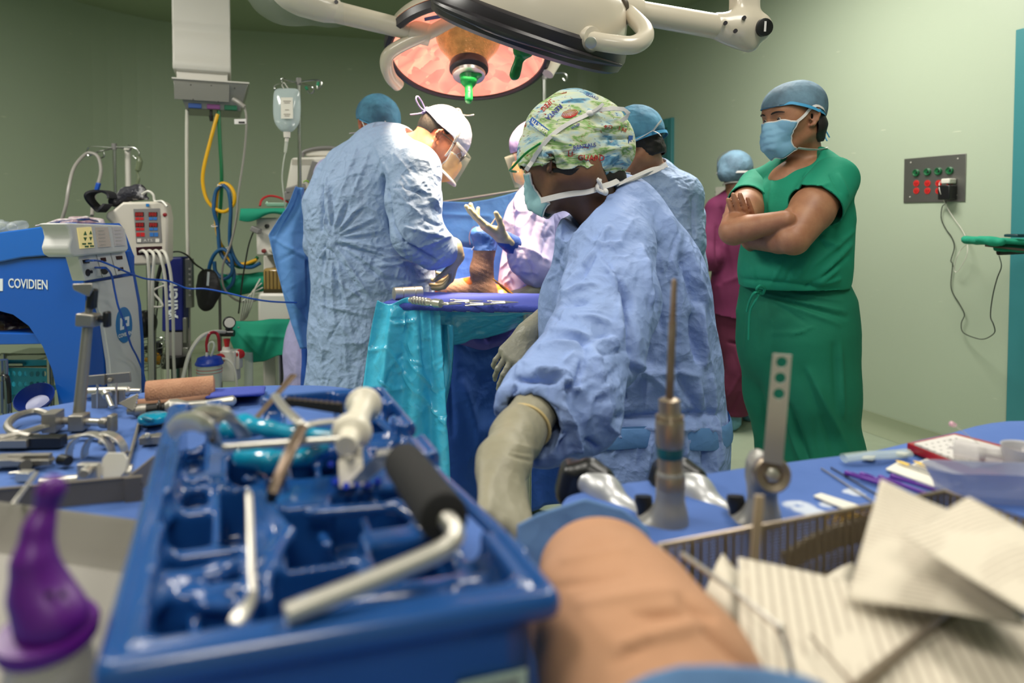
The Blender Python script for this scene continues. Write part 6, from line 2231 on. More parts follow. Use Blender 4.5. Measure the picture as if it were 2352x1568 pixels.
def bag():
 r = thing('infusion_bag',P(659,330,Y - 0.06),'clear infusion bag of pale fluid hanging from the drip stand','infusion bag')
 rings = []
 for py,hw,dp in ((202,22,0.006),(208,30,0.02),(225,31,0.035),(255,31.5,0.045),(275,30,0.045),(288,25,0.04),(298,17,0.03),(304,10,0.018)):
  c = P(659,py,Y - 0.06)
  w = hw/FPX*(Y - 0.06)
  rings.append([c + V3(w*np.sign(math.cos(a))*abs(math.cos(a)) ** 0.8,dp*math.sin(a),0) for a in np.linspace(0,2*pi,29)[:-1]])
 build('pouch',MB().rings(rings),M_FLUID,r,sub=1)
 build('paper_label',MB().box(P(659,248,Y - 0.115),(0.060,0.001,0.105)),M_PAPER,r)
 mb = MB()
 for k,(a,b) in enumerate(((232,18),(236,14),(252,10),(262,16),(266,12))):
  mb.box(P(659,a,Y - 0.117),(0.002*b,0.001,0.0035))
 build('label_print',mb,mat('label_grey',(168,160,150),0.8),r)
 build('spout',MB().cyl(P(659,303,Y - 0.06),P(659,316,Y - 0.06),0.018,0.016).cyl(P(659,316,Y - 0.06),P(658,325,Y - 0.06),0.010,0.009),M_WHITEP,r)
 build('drip_chamber',MB().cyl(P(658,325,Y - 0.06),P(655,350,Y - 0.06),0.009,0.007),M_TUBEC,r)
 build('loop',MB().tube(spline([P(652,204,Y - 0.07),P(648,196,Y - 0.08),P(652,190,Y - 0.08),P(658,198,Y - 0.07),P(662,204,Y - 0.06)],4),0.003,6),M_WHITEP,r)
 build('infusion_line',MB().tube(spline([P(655,350,Y - 0.06),P(650,380,Y - 0.06),P(648,410,Y - 0.05),P(652,450,Y - 0.04),P(656,480,Y)],6),0.0035,6),M_TUBEC,r)
bag()
Y2 = 4.6
drip_pole(1250,172,Y2,'drip stand with two curled hooks behind the lit surgical lamp',[
 [(1250,168,Y2),(1270,168,Y2),(1294,168,Y2),(1302,176,Y2),(1298,186,Y2),(1292,180,Y2)],
 [(1262,168,Y2),(1276,165,Y2),(1274,155,Y2),(1266,153,Y2),(1262,160,Y2)]],0.014)
Y3 = 3.9
d3_ = drip_pole(262,332,Y3,'drip stand with ring hooks behind the tourniquet machine',[
 [(262,340,Y3),(225,337,Y3),(205,338,Y3),(198,350,Y3),(205,358,Y3),(214,352,Y3)],
 [(262,340,Y3),(240,345,Y3 - 0.05),(222,350,Y3 - 0.06),(226,362,Y3 - 0.06),(238,360,Y3 - 0.06),(238,348,Y3 - 0.06)],
 [(262,338,Y3),(290,338,Y3),(310,340,Y3),(320,352,Y3),(314,364,Y3),(306,358,Y3)],
 [(262,338,Y3),(280,340,Y3 + .06),(295,346,Y3 + .06),(302,338,Y3 + .06),(294,334,Y3 + .06)]])
tag(build('white_post',MB().cyl(P(293,340,3.98),P(293,470,3.98)*[1,1,0] + V3(0,0,0.0),0.016,0.016,16).cyl(P(293,345,3.98),P(293,338,3.98),0.022,0.022,16),M_WHITEP),'thick white post standing beside the ring hook drip stand','post')
o = build('drip_set',MB().tube(spline([P(317,360,3.88),P(321,370,3.88),P(316,395,3.88),P(318,410,3.88),P(314,428,3.88)],5),[0.012]*5 + [0.016]*5 + [0.006]*5 + [0.009]*6,10),mat('dusky_tube',(120,130,100),0.3,alpha=0.7),None)
tag(o,'small used drip chamber hanging from the ring hooks','drip set')
o = build('grey_hose',MB().tube(spline([P(142,505,3.6),P(152,470,3.6),P(158,430,3.62),P(170,385,3.7),P(195,355,3.8),P(212,352,3.82),P(226,362,3.82),P(232,390,3.8),P(226,420,3.75),P(216,450,3.7),P(211,495,3.6)],6),0.009,10),M_HOSEGR)
tag(o,'grey hose looped over the ring hooks behind the blue console','hose')
tag(build('hose_clip',MB().box(P(224,430,3.70),(0.02,0.02,0.05),roty(0.3)),M_WIREB,bevel=0.004),'small blue clip on the grey looped hose','clip')
# ------------------------------------------------------------------ patient monitor on the anaesthesia machine
def monitor():
 Ym = 3.75
 r = thing('patient_monitor',P(715,452,Ym),'boxy white patient monitor with a carrying handle seen from behind','monitor')
 pts_f = [(668,362),(770,358),(810,455),(653,452)]
 mb = MB()
 f = [P(x,y,Ym) for x,y in pts_f]
 b = [P(x + dx,y + 6,Ym + 0.34) for (x,y),dx in zip(pts_f,(30,30,20,20))]
 mb.add(f + b,[(3,2,1,0),(4,5,6,7),(0,1,5,4),(1,2,6,5),(2,3,7,6),(3,0,4,7)])
 body = build('case',mb,M_WHITEP,r,bevel=0.015,seg=3)
 mb = MB()
 for k in range(4):
  for j in range(14):
   mb.box(P(671 + j*3.7 + (0 if k < 2 else 0),366 + k*3.6,Ym - 0.002),(0.0035,0.004,0.0055))
 vt = build('vents',mb,M_CREAM2,body,smooth=False)
 build('handle',MB().tube(spline([P(694,360,Ym + 0.08),P(700,348,Ym + 0.08),P(735,340,Ym + 0.08),P(770,341,Ym + 0.08),P(782,352,Ym + 0.08)],6),0.014,10,flat=0.8),M_GREYP,r)
 build('handle_well',MB().box(P(740,353,Ym + 0.12),(0.17,0.08,0.035)),M_WHITEP,r,bevel=0.008)
 build('rear_panel',MB().box(P(727,398,Ym - 0.004),(0.085,0.012,0.12),roty(0.3)),M_GREYP,r,bevel=0.004)
 build('seam',MB().tube([P(690,364,Ym - 0.001),P(686,400,Ym - 0.001),P(680,450,Ym - 0.001)],0.0012,5),M_GREYP,body)
 build('foot_bracket',MB().box(P(680,434,Ym - 0.05),(0.10,0.06,0.035),roty(-0.3)).box(P(668,450,Ym - 0.04),(0.05,0.08,0.05)),M_GREYP,r,bevel=0.006)
 build('connector',MB().tube([P(703,420,Ym - 0.03) + V3(0.014*math.cos(a),0,0.012*math.sin(a)) for a in np.linspace(0.2,2.9,9)],0.004,8),mat('lime',(130,176,40),0.4),r)
 return r
monitor()
def anaesthesia():
 Ya = 3.70
 r = thing('anaesthesia_machine',P(640,1080,Ya + 0.25)*[1,1,0],'white anaesthesia machine with drawers and an amber absorber canister','anaesthesia machine')
 bx = lambda x0,y0,x1,y1,Yf,dep: MB().box((P((x0 + x1)/2,(y0 + y1)/2,Yf) + V3(0,dep/2,0)),((x1 - x0)/FPX*Yf,dep,(y1 - y0)/FPX*Yf))
 build('upper_cabinet',bx(588,500,740,586,Ya,0.45),M_WHITEP,r,bevel=0.008)
 build('mid_column',bx(606,586,740,880,Ya + 0.12,0.3),M_WHITEP,r,bevel=0.006)
 build('lower_cabinet',bx(590,672,740,760,Ya - 0.05,0.4),M_WHITEP,r,bevel=0.02,seg=3)
 build('base_cabinet',bx(603,812,740,1120,Ya - 0.02,0.45),M_WHITEP,r,bevel=0.015)
 can = build('absorber',bx(603,616,668,672,Ya - 0.03,0.18),mat('amber_plastic',(160,132,70),0.15,alpha=0.82),r,bevel=0.015)
 mb = MB()
 for k in range(7):
  mb.box(P(610 + 8.5*k,645,Ya - 0.032),(0.004,0.004,0.11))
 build('ribs',mb,mat('amber_dark',(110,86,44),0.3),can)
 build('canister_foot',bx(605,664,662,680,Ya - 0.04,0.18),mat('olive_dark',(66,58,36),0.3),can)
 for px,py,c in ((607,576,(120,40,40)),(624,574,(190,186,170)),(614,519,(40,40,40))):
  build('knob',MB().lathe(P(px,py,Ya - 0.001),V3(0,-1,0),[(0,0.012),(0.014,0.011),(0.016,0.006)],14),mat('knob_colour',c,0.4),r)
 build('side_plug',MB().box(P(588,528,Ya - 0.05),(0.05,0.04,0.03),roty(0.4)),M_GREYP,r,bevel=0.005)
 mb = MB()
 mb.tube(spline([P(584,527,Ya - 0.05),P(572,560,Ya - 0.04),P(564,600,Ya - 0.04),P(556,650,Ya),P(548,720,Ya)],5),0.004,6)
 tag(build('black_cable',mb,M_BLACKP),'thin black cable hanging from the plug on the anaesthesia machine','cable')
 mb = MB()
 for k in range(5):
  mb.tube(spline([P(598 + 3*k,640 + 10*k,Ya - 0.03),P(585 - 6*k,665 + 6*k,Ya - 0.06),P(578 - 5*k,700,Ya - 0.05),P(566 - 4*k,730 + 4*k,Ya)],5),0.004,6)
 build('side_tubes',mb,M_HOSEW,r)
 # green towel laid over the top
 def top(u,w):
  x = 552 + 110*u
  if w < 0.45:
   return P(x,478,Ya + 0.30 - 0.36*w/0.45)
  s = (w - 0.45)/0.55
  return P(x - 3*s,480 + (26 + 6*math.sin(u*7) - 14*u)*s,Ya - 0.06 - 0.012*math.sin(s*3))
 sheet_obj('green_towel',top,40,40,M_SCRUB,'green towel laid on top of the anaesthesia machine','towel',21,0.010,solid=0.006)
 rt = build('red_tube',MB().tube(spline([P(597,473,Ya - 0.02),P(602,458,Ya),P(618,450,Ya + 0.03),P(640,453,Ya + 0.03),P(660,463,Ya),P(672,474,Ya)],6),0.006,8),mat('tube_red',(176,36,44),0.35))
 tag(rt,'red rubber tube bowed over the green towel','tube')
 o = build('kidney_dish',MB().box(P(640,470,Ya + 0.02),(0.10,0.08,0.02),taper=1.2).cyl(P(618,473,Ya),P(612,462,Ya),0.008,0.004),mat('pale_mint',(176,214,190),0.4,alpha=0.85),bevel=0.005)
 tag(o,'small pale green plastic dish with a connector on the green towel','dish')
anaesthesia()
# the arm board with its green towel, the patient's hand lies on it
ab = thing('arm_board',P(620,790,3.5),'padded arm board under a green towel where the hand rests','arm board')
build('pad',MB().box(P(625,752,3.53),(0.42,0.18,0.05),rotz(0.1)),M_BLACKP,ab,bevel=0.01)
build('bracket',MB().cyl(P(640,760,3.56),P(640,760,3.56)*[1,1,0] + V3(0,0,0.02),0.02).box(P(640,760,3.56)*[1,1,0] + V3(0,0,0.02),(0.3,0.3,0.04)),M_ALU,ab)
def armtowel(u,w):
 x0,x1 = 532,690
 x = x0 + (x1 - x0)*u
 if w < 0.35:
  return P(x,738 + 2*math.sin(6*u),3.60 - 0.16*w/0.35)
 s = (w - 0.35)/0.65
 low = np.interp(x,[532,545,580,610,640,690],[780,812,832,828,816,808])
 return P(x + 3*math.sin(s*4),741 + (low - 741)*s,3.43 - 0.02*math.sin(3*s) + 0.012*math.sin(9*u + 3*s))
sheet_obj('green_towel',armtowel,60,50,M_SCRUB,'green towel draped over the arm board below the resting hand','towel',23,0.010,[(545,760,600,820,4,0.008),(620,760,600,820,5,-0.008),(560,770,680,775,5,0.006)],solid=0.006)
o = sheet_obj('green_towel',lambda u,w: P(506 + 100*u,626 + 50*w + 4*math.sin(u*5),3.95 - 0.05*math.sin(3*w)),40,30,M_SCRUB,'green towel hanging on a rail behind the blue hose coil','towel',25,0.012,solid=0.006)
tag(build('towel_rail',MB().tube([P(500,630,3.97),P(612,632,3.97)],0.008,8).cyl(P(504,632,3.97),P(504,632,3.97)*[1,1,0],0.008),M_GREYP),'grey rail carrying the green towel behind the hoses','rail')
# ------------------------------------------------------------------ left background: console, tourniquet machine, leg holder column
class Pl:
 """a flat face standing in the room, addressed by where its points are seen"""
 def __init__(s,o,q):
  s.o = np.array(o,float)
  d = nrm((np.array(q,float) - s.o)*[1,1,0])
  s.x = d
  s.n = V3(d[1],-d[0],0)
  if np.dot(s.n,s.o) > 0:
   s.n = -s.n
  s.tx = np.cross(V3(0,0,1),s.n)
  s.T = np.column_stack([s.tx,V3(0,0,1),s.n])
 def p(s,px,py,off=0.0):
  return PPL(px,py,s.o + s.n*off,s.n)
 def prism(s,mb,pts,depth,off=0.0,dirn=None):
  """polygon seen at pts, its front at off, going back by depth"""
  f = [s.p(x,y,off) for x,y in pts]
  dv = (-s.n if dirn is None else nrm(dirn))*depth
  b = [q + dv for q in f]
  n = len(f)
  a = sum(((pts[i][0]*pts[(i + 1) % n][1]) - (pts[(i + 1) % n][0]*pts[i][1])) for i in range(n))
  idx = list(range(n))
  if a > 0:
   f,b = f[::-1],b[::-1]
  mb.add(f + b,[tuple(range(n)),tuple(range(2*n - 1,n - 1,-1))] + [(i,n + i,n + (i + 1) % n,(i + 1) % n) for i in range(n)])
  return mb
 def rect(s,mb,x0,y0,x1,y1,depth,off=0.0):
  return s.prism(mb,[(x0,y0),(x1,y0),(x1,y1),(x0,y1)],depth,off)
def oval(cx,cy,rx,ry,n=24):
 return [(cx + rx*math.cos(2*pi*i/n),cy + ry*math.sin(2*pi*i/n)) for i in range(n)]
M_COB = mat('console_blue',(14,84,178),0.4)
M_COBD = mat('console_blue_top',(24,96,186),0.35)
M_CONW = mat('console_white',(206,206,204),0.4)
M_BADGE = mat('badge_blue',(34,112,176),0.35)
M_LOGO = mat('logo_white',(222,228,232),0.4)
M_REDD = mat('display_red',(150,34,34),0.3,emit=(200,40,40),estr=0.25)
M_DKRED = mat('display_dark',(46,18,20),0.2)
M_BLUED = mat('button_blue',(50,110,180),0.35)
def console():
 side = Pl(P(196,650,2.62),P(0,650,2.78))
 front = Pl(P(196,650,2.62),P(312,650,2.98))
 wd = nrm(P(312,650,2.98) - P(196,650,2.62))*[1,1,0]
 W = float(np.linalg.norm((P(312,650,2.98) - P(196,650,2.62))*[1,1,0]))
 r = thing('electrosurgery_console',P(170,1200,2.85)*[1,1,0],'large blue and white console cart with three screens and an arched side','medical console')
 outline = [(-160,640),(-160,560),(0,537),(60,529),(120,520),(158,514),(170,530),(190,586),(196,600),(196,650),(196,760),(196,905),(196,1260),
   (150,1262),(146,1000),(132,905),(120,850),(98,795),(66,748),(30,722),(0,714),(-60,712),(-160,730)]
 mb = MB()
 side.prism(mb,outline,W*0.97,0,wd)
 body = build('body',mb,M_COB,r,smooth=True,angle=25)
 # the darker upper cover, parted by a seam
 cov = [(-160,600),(-160,556),(0,533),(60,525),(120,516),(150,511),(158,520),(163,545),(158,568),(150,586),(100,588),(50,592),(0,602)]
 mb = MB()
 side.prism(mb,cov,0.05,0.012)
 build('top_cover',mb,M_COBD,body,bevel=0.006,seg=3)
 mb = MB()
 mb.tube([side.p(x,y,0.003) for x,y in ((-20,606),(40,594),(100,590),(150,590),(184,586))],0.0022,5)
 build('seam',mb,M_BLACKP,body)
 # front: white shield and the blue border
 mb = MB()
 front.prism(mb,[(198,651),(306,633),(318,700),(324,780),(326,905),(326,1230),(262,1230),(258,905),(252,830),(238,740),(222,690)],0.02,0.012)
 build('front_shield',mb,M_CONW,r,bevel=0.004)
 mb = MB()
 front.prism(mb,[(290,577),(299,575),(312,632),(325,700),(331,780),(333,905),(333,1230),(324,1230),(324,905),(322,780),(316,700),(304,634)],0.03,0.008)
 build('blue_edge',mb,M_COB,r,bevel=0.003)
 # head with three screens
 mb = MB()
 front.prism(mb,[(150,514),(160,512),(278,517),(288,524),(296,570),(292,578),(172,590),(162,584),(158,568),(164,545),(160,526)],0.10,0.055)
 hd = build('screen_head',mb,M_CONW,r,bevel=0.008,seg=3)
 cols = [((222,204,140),(196,168,96)),((150,140,130),(120,112,104)),((146,142,142),(108,108,120))]
 for k,(q,(c1,c2)) in enumerate(zip((((179,523),(210,521),(217,568),(186,571)),((221,522),(248,521),(256,566),(228,568)),((259,521),(282,521),(289,563),(266,565))),cols)):
  mb = MB()
  front.prism(mb,list(q),0.012,0.060)
  sc = build('screen',mb,mat('screen_glow',c1,0.2,emit=c1,estr=0.35),hd)
  mb = MB()
  x0,y0 = q[0]
  if k == 0:
   for a,b,c,d in ((193,531,200,540),(193,545,200,553),(206,530,212,538),(206,544,212,552)):
    up = b in (531,530)
    front.prism(mb,[(a,d if up else b),((a + c)/2,b if up else d),(c,d if up else b)],0.002,0.063)
   for a,b in ((190,558),(203,557),(196,564),(208,563)):
    front.rect(mb,a,b,a + 8,b + 4,0.002,0.063)
   build('screen_symbols',mb,mat('screen_green',(70,110,66),0.4),sc)
  else:
   for j in range(5):
    front.rect(mb,x0 + 5 + j,y0 + 7 + 8*j,x0 + 19 + j,y0 + 8.3 + 8*j,0.002,0.063)
   build('screen_symbols',mb,mat('screen_pale',(180,176,168),0.4),sc)
 # socket panel
 mb = MB()
 front.prism(mb,[(180,588),(288,577),(301,626),(196,645)],0.05,0.035)
 sp = build('socket_panel',mb,M_CONW,r,bevel=0.004)
 for pts,c in (([(191,597),(205,595),(206,604),(193,605)],M_BLACKP),([(232,592),(243,591),(245,600),(234,601)],M_DKRED),([(267,588),(281,587),(282,595),(269,596)],M_DKRED),
   ([(272,615),(283,613),(284,620),(273,622)],M_DKRED),(oval(203,626,5,8),M_BLACKP),(oval(241,621,8,9),M_BLACKP),(oval(211,624,2.5,3.5),M_BLACKP)):
  mb = MB()
  front.prism(mb,pts,0.004,0.038)
  build('socket',mb,c,sp)
 mb = MB()
 for a,b in ((221,584,),(254,581)):
  mb.tube([front.p(a,b,0.037),front.p(a + 14,b + 52,0.037)],0.001,5)
 build('panel_seam',mb,M_GREYP,sp)
 # badge and lettering
 mb = MB()
 front.prism(mb,oval(286,746,18,41,36),0.004,0.016)
 bd = build('badge',mb,M_BADGE,r)
 mb = MB()
 for q in ([(277,731),(285,729),(285,736),(281,737),(281,750),(285,749),(285,756),(277,758)],[(288,728),(297,726),(297,748),(288,750),(288,743),(293,742),(293,734),(288,735)]):
  front.prism(mb,q,0.002,0.018)
 build('badge_emblem',mb,M_LOGO,bd)
 sl = front.p(300,765,0) - front.p(280,765,0)
 text_mesh('badge_lettering','COVIDIEN',0.022,M_LOGO,front.p(288,768,0.019),front.T,bd,0.0004,0.0004)
 sx = side.x*(1 if side.x[0] > 0 else -1)
 text_mesh('lettering','COVIDIEN',0.053,M_LOGO,side.p(64,653,0.002),side.T,r,0.0005,0.0006,sx=0.92)
 mb = MB()
 side.rect(mb,-16,640,6,668,0.002,0.002)
 build('emblem',mb,M_LOGO,r)
 # under the arch: shelf with dark bags
 mb = MB()
 side.prism(mb,[(-160,762),(92,766),(112,790),(-160,794)],W*0.9,-0.02,wd)
 build('shelf',mb,M_COB,r,bevel=0.004)
 X = SDF()
 X.chain([P(-40,745,2.95),P(20,748,2.95),P(70,752,2.95)],[0.05,0.05,0.03],0.04)
 X.chain([P(-30,718,2.98),P(25,722,2.98)],[0.03,0.025],0.04)
 o = sdf_obj('dark_bag',X,0.008,mat('black_foil',(44,42,44),0.25,c2=(96,60,44),cscale=9,bump=[('crumple',12,0.9,0.02)]),None,1,lambda v,n: crumple(v,14,0.018,5))
 tag(o,'crumpled dark bag on the shelf under the console arch','bag')
 # casters
 for px,yy in ((0,2.9),(190,2.75),(260,3.05),(60,3.15)):
  q = P(px,1300,yy)*[1,1,0]
  build('caster',MB().cyl(q + V3(-0.02,0,0.05),q + V3(0.02,0,0.05),0.05,0.05,18).cyl(q + V3(0,0,0.05),q + V3(0,0,0.16),0.02),M_BLACKP,r)
 # cobalt cables plugged into the sockets
 o = build('cobalt_cable',MB().tube(spline([front.p(200,599,0.06),front.p(214,598,0.10),P(232,600,2.60),P(262,612,2.60),P(300,628,2.7),P(335,640,2.8),P(385,645,2.85),P(430,662,2.9),P(470,663,2.9),P(520,672,2.9),P(570,684,2.9),P(620,692,2.95),P(682,695,3.02)],6),0.0038,8)
   .tube([front.p(196,600,0.03),front.p(212,598,0.09)],0.008,8,flat=0.5),M_WIREB)
 tag(o,'cobalt cable running right from the top console socket to the surgeon','cable')
 o = build('cobalt_cable',MB().tube(spline([front.p(228,614,0.05),front.p(244,616,0.08),P(256,632,2.70),P(264,670,2.70),P(272,705,2.70),P(286,742,2.74),P(300,790,2.80),P(316,822,2.9),P(330,860,2.95),P(336,905,3.0)],6),0.0038,8)
   .tube([front.p(218,614,0.03),front.p(236,615,0.08)],0.008,8,flat=0.5),M_WIREB)
 tag(o,'cobalt cable falling over the round badge of the console','cable')
 # things lying on top
 X = SDF()
 X.chain([P(84,518,2.84),P(140,507,2.86),P(196,500,2.9)],[0.010,0.016,0.018],0.02,n=(0,0,1),f=0.6)
 X.chain([P(165,500,2.92),P(232,505,2.95)],[0.020,0.014],0.02,n=(0,0,1),f=0.6)
 X.chain([P(140,512,2.80),P(170,510,2.80),P(240,514,2.95)],[0.008,0.012,0.008],0.02)
 o = sdf_obj('wrapped_packs',X,0.006,mat('wrapped_pack',(196,192,190),0.5,c2=(150,120,130),cscale=16,bump=[('crumple',20,0.8,0.01)]),None,1,lambda v,n: crumple(v,16,0.010,7))
 tag(o,'flat white wrapped packs lying on top of the blue console','pack')
 X = SDF()
 for k in range(9):
  X.ell(P(-20 + 9*k,520 - 4*math.sin(k),2.85 + 0.02*(k % 3)),(0.022,0.03,0.022),I3,0.01)
 o = sdf_obj('bubble_wrap',X,0.007,mat('bubble_film',(214,220,216),0.12,alpha=0.28,spec=0.8),None,1,lambda v,n: crumple(v,22,0.012,8))
 tag(o,'clear bubble wrap bunched at the left end of the console top','plastic wrap')
console()
def tourniquet():
 Yt = 3.30
 fr = Pl(P(300,530,Yt),P(380,530,Yt + 0.05))
 r = thing('tourniquet_machine',P(345,1130,Yt + 0.15)*[1,1,0],'off-white tourniquet machine with red and blue readouts on a stand','medical device')
 mb = MB()
 fr.prism(mb,[(274,470),(282,464),(370,462),(380,468),(386,500),(385,600),(378,608),(306,610),(298,602),(290,560),(262,520),(242,500),(244,488),(262,480)],0.20,0)
 cs = build('case',mb,M_CREAM2,r,bevel=0.014,seg=4)
 mb = MB()
 fr.prism(mb,[(306,479),(367,478),(372,557),(313,559)],0.006,0.003)
 pn = build('display_panel',mb,M_GREYP,cs,bevel=0.002)
 for x0,c1 in ((310,M_REDD),(341,M_BLUED)):
  for k,y in enumerate((487,511)):
   dx = 1.2*k
   mb = MB()
   fr.rect(mb,x0 + dx,y,x0 + dx + 20,y + 10,0.002,0.005)
   d = build('readout',mb,M_DKRED,pn)
   mb = MB()
   for j in range(3):
    for (a,b,c,e) in ((1,1.2,4.5,2.2),(1,4.5,4.5,5.5),(1,7.8,4.5,8.8),(0.6,1.5,1.6,8.5),(3.9,1.5,4.9,8.5)):
     fr.rect(mb,x0 + dx + 0.8 + 6*j + a,y + b,x0 + dx + 0.8 + 6*j + c,y + e,0.001,0.0062)
   build('digits',mb,M_REDD,d)
   mb = MB()
   fr.rect(mb,x0 + dx + 1,y + 12,x0 + dx + 9.5,y + 18,0.002,0.005)
   fr.rect(mb,x0 + dx + 11,y + 12,x0 + dx + 19.5,y + 18,0.002,0.005)
   build('button',mb,c1,pn)
  mb = MB()
  fr.rect(mb,x0 + 3,534,x0 + 11.5,543,0.002,0.005)
  fr.rect(mb,x0 + 13,534,x0 + 22,543,0.002,0.005)
  build('button',mb,c1,pn)
  mb = MB()
  fr.rect(mb,x0 + 5 if x0 < 320 else 357,548,(x0 + 14) if x0 < 320 else 366,556,0.002,0.005)
  build('button',mb,M_WHITEP,pn)
 text_mesh('panel_lettering','A.T.S.',0.017,M_WHITEP,fr.p(341,552,0.006),fr.T,pn,0.0003)
 mb = MB()
 fr.prism(mb,[(312,567),(372,565),(374,584),(314,586)],0.02,0.002)
 sk = build('connector_strip',mb,M_DKRED,cs,bevel=0.002)
 build('stop_button',MB().lathe(fr.p(379,493,0),fr.n,[(0,0.010),(0.008,0.009),(0.010,0.004)],16),mat('red_button',(130,20,28),0.35),cs)
 build('emblem',MB().box(fr.p(339,471,0.002),(0.014,0.004,0.014)),M_BADGE,cs)
 build('stand_pole',MB().cyl(P(345,608,Yt + 0.12),P(345,608,Yt + 0.12)*[1,1,0] + V3(0,0,0.1),0.02),M_POLE,r)
 mb = MB()
 five_feet(mb,P(345,608,Yt + 0.12)*[1,1,0],0.26)
 build('foot',mb,M_POLE,r)
 for k,(x,xe,lab) in enumerate(((322,344,'first'),(337,349,'second'),(352,384,'third'),(366,398,'fourth'))):
  pts = [fr.p(x,578,0.0),fr.p(x + 8,576,0.05),P(x + 17,590,Yt - 0.05),P((x + 2*xe)/3 + 6,640,Yt - 0.04),P(xe,740,Yt - 0.02),P(xe + 1,820,Yt),P(xe + (2 if k < 3 else 6),905,Yt)]
  o = build('cuff_hose',MB().tube(spline(pts,6),0.0075,8),M_HOSEW)
  tag(o,'white tourniquet hose, %s from the left, hanging from the machine' % lab,'hose','white tourniquet hoses')
 o = build('loose_hose',MB().tube(spline([P(352,640,3.4),P(380,652,3.4),P(352,668,3.38),P(368,690,3.38),P(372,704,3.38),P(342,704,3.38)],6),0.0055,8),M_HOSEW)
 tag(o,'thin white tube tangled between the tourniquet hoses','tube')
 # cuffs thrown on top
 mb = MB()
 n = 40
 rings = []
 c0 = P(232,462,Yt - 0.02)
 for i in range(n):
  a = 2*pi*i/n*0.93 + 0.3
  q = c0 + V3(0.045*math.cos(a),0.03*math.sin(2*a),0.048*math.sin(a))
  o_ = nrm(V3(math.cos(a),0,math.sin(a)))
  rings.append([q + V3(0,-0.035,0) - o_*0.005,q + V3(0,0.035,0) - o_*0.005,q + V3(0,0.035,0) + o_*0.006,q + V3(0,-0.035,0) + o_*0.006])
 mb.rings(rings)
 o = build('pressure_cuff',mb,mat('cuff_black',(26,26,32),0.8),None)
 tag(o,'black pressure cuff rolled into a ring, hanging off the tourniquet machine','cuff')
 X = SDF()
 X.chain([P(262,462,Yt + 0.05),P(290,446,Yt + 0.08),P(318,444,Yt + 0.08),P(338,456,Yt + 0.06)],[0.022,0.03,0.036,0.016],0.03)
 o = sdf_obj('pressure_cuff',X,0.007,mat('cuff_mixed',(40,40,48),0.7,c2=(170,168,170),cscale=14,cthr=(0.5,0.56),bump=[('crumple',18,0.9,0.012)]),None,1,lambda v,n_: crumple(v,18,0.016,12))
 tag(o,'bundle of black and grey cuffs and tubing on top of the tourniquet machine','cuff')
 o = build('cuff_tube',MB().tube(spline([P(326,446,Yt + 0.05),P(340,439,Yt + 0.05),P(352,447,Yt + 0.05),P(356,462,Yt + 0.05),P(372,462,Yt + 0.04),P(384,474,Yt + 0.03)],5),0.006,8),M_HOSEW)
 tag(o,'short white tube arching over the top of the tourniquet machine','tube')
tourniquet()
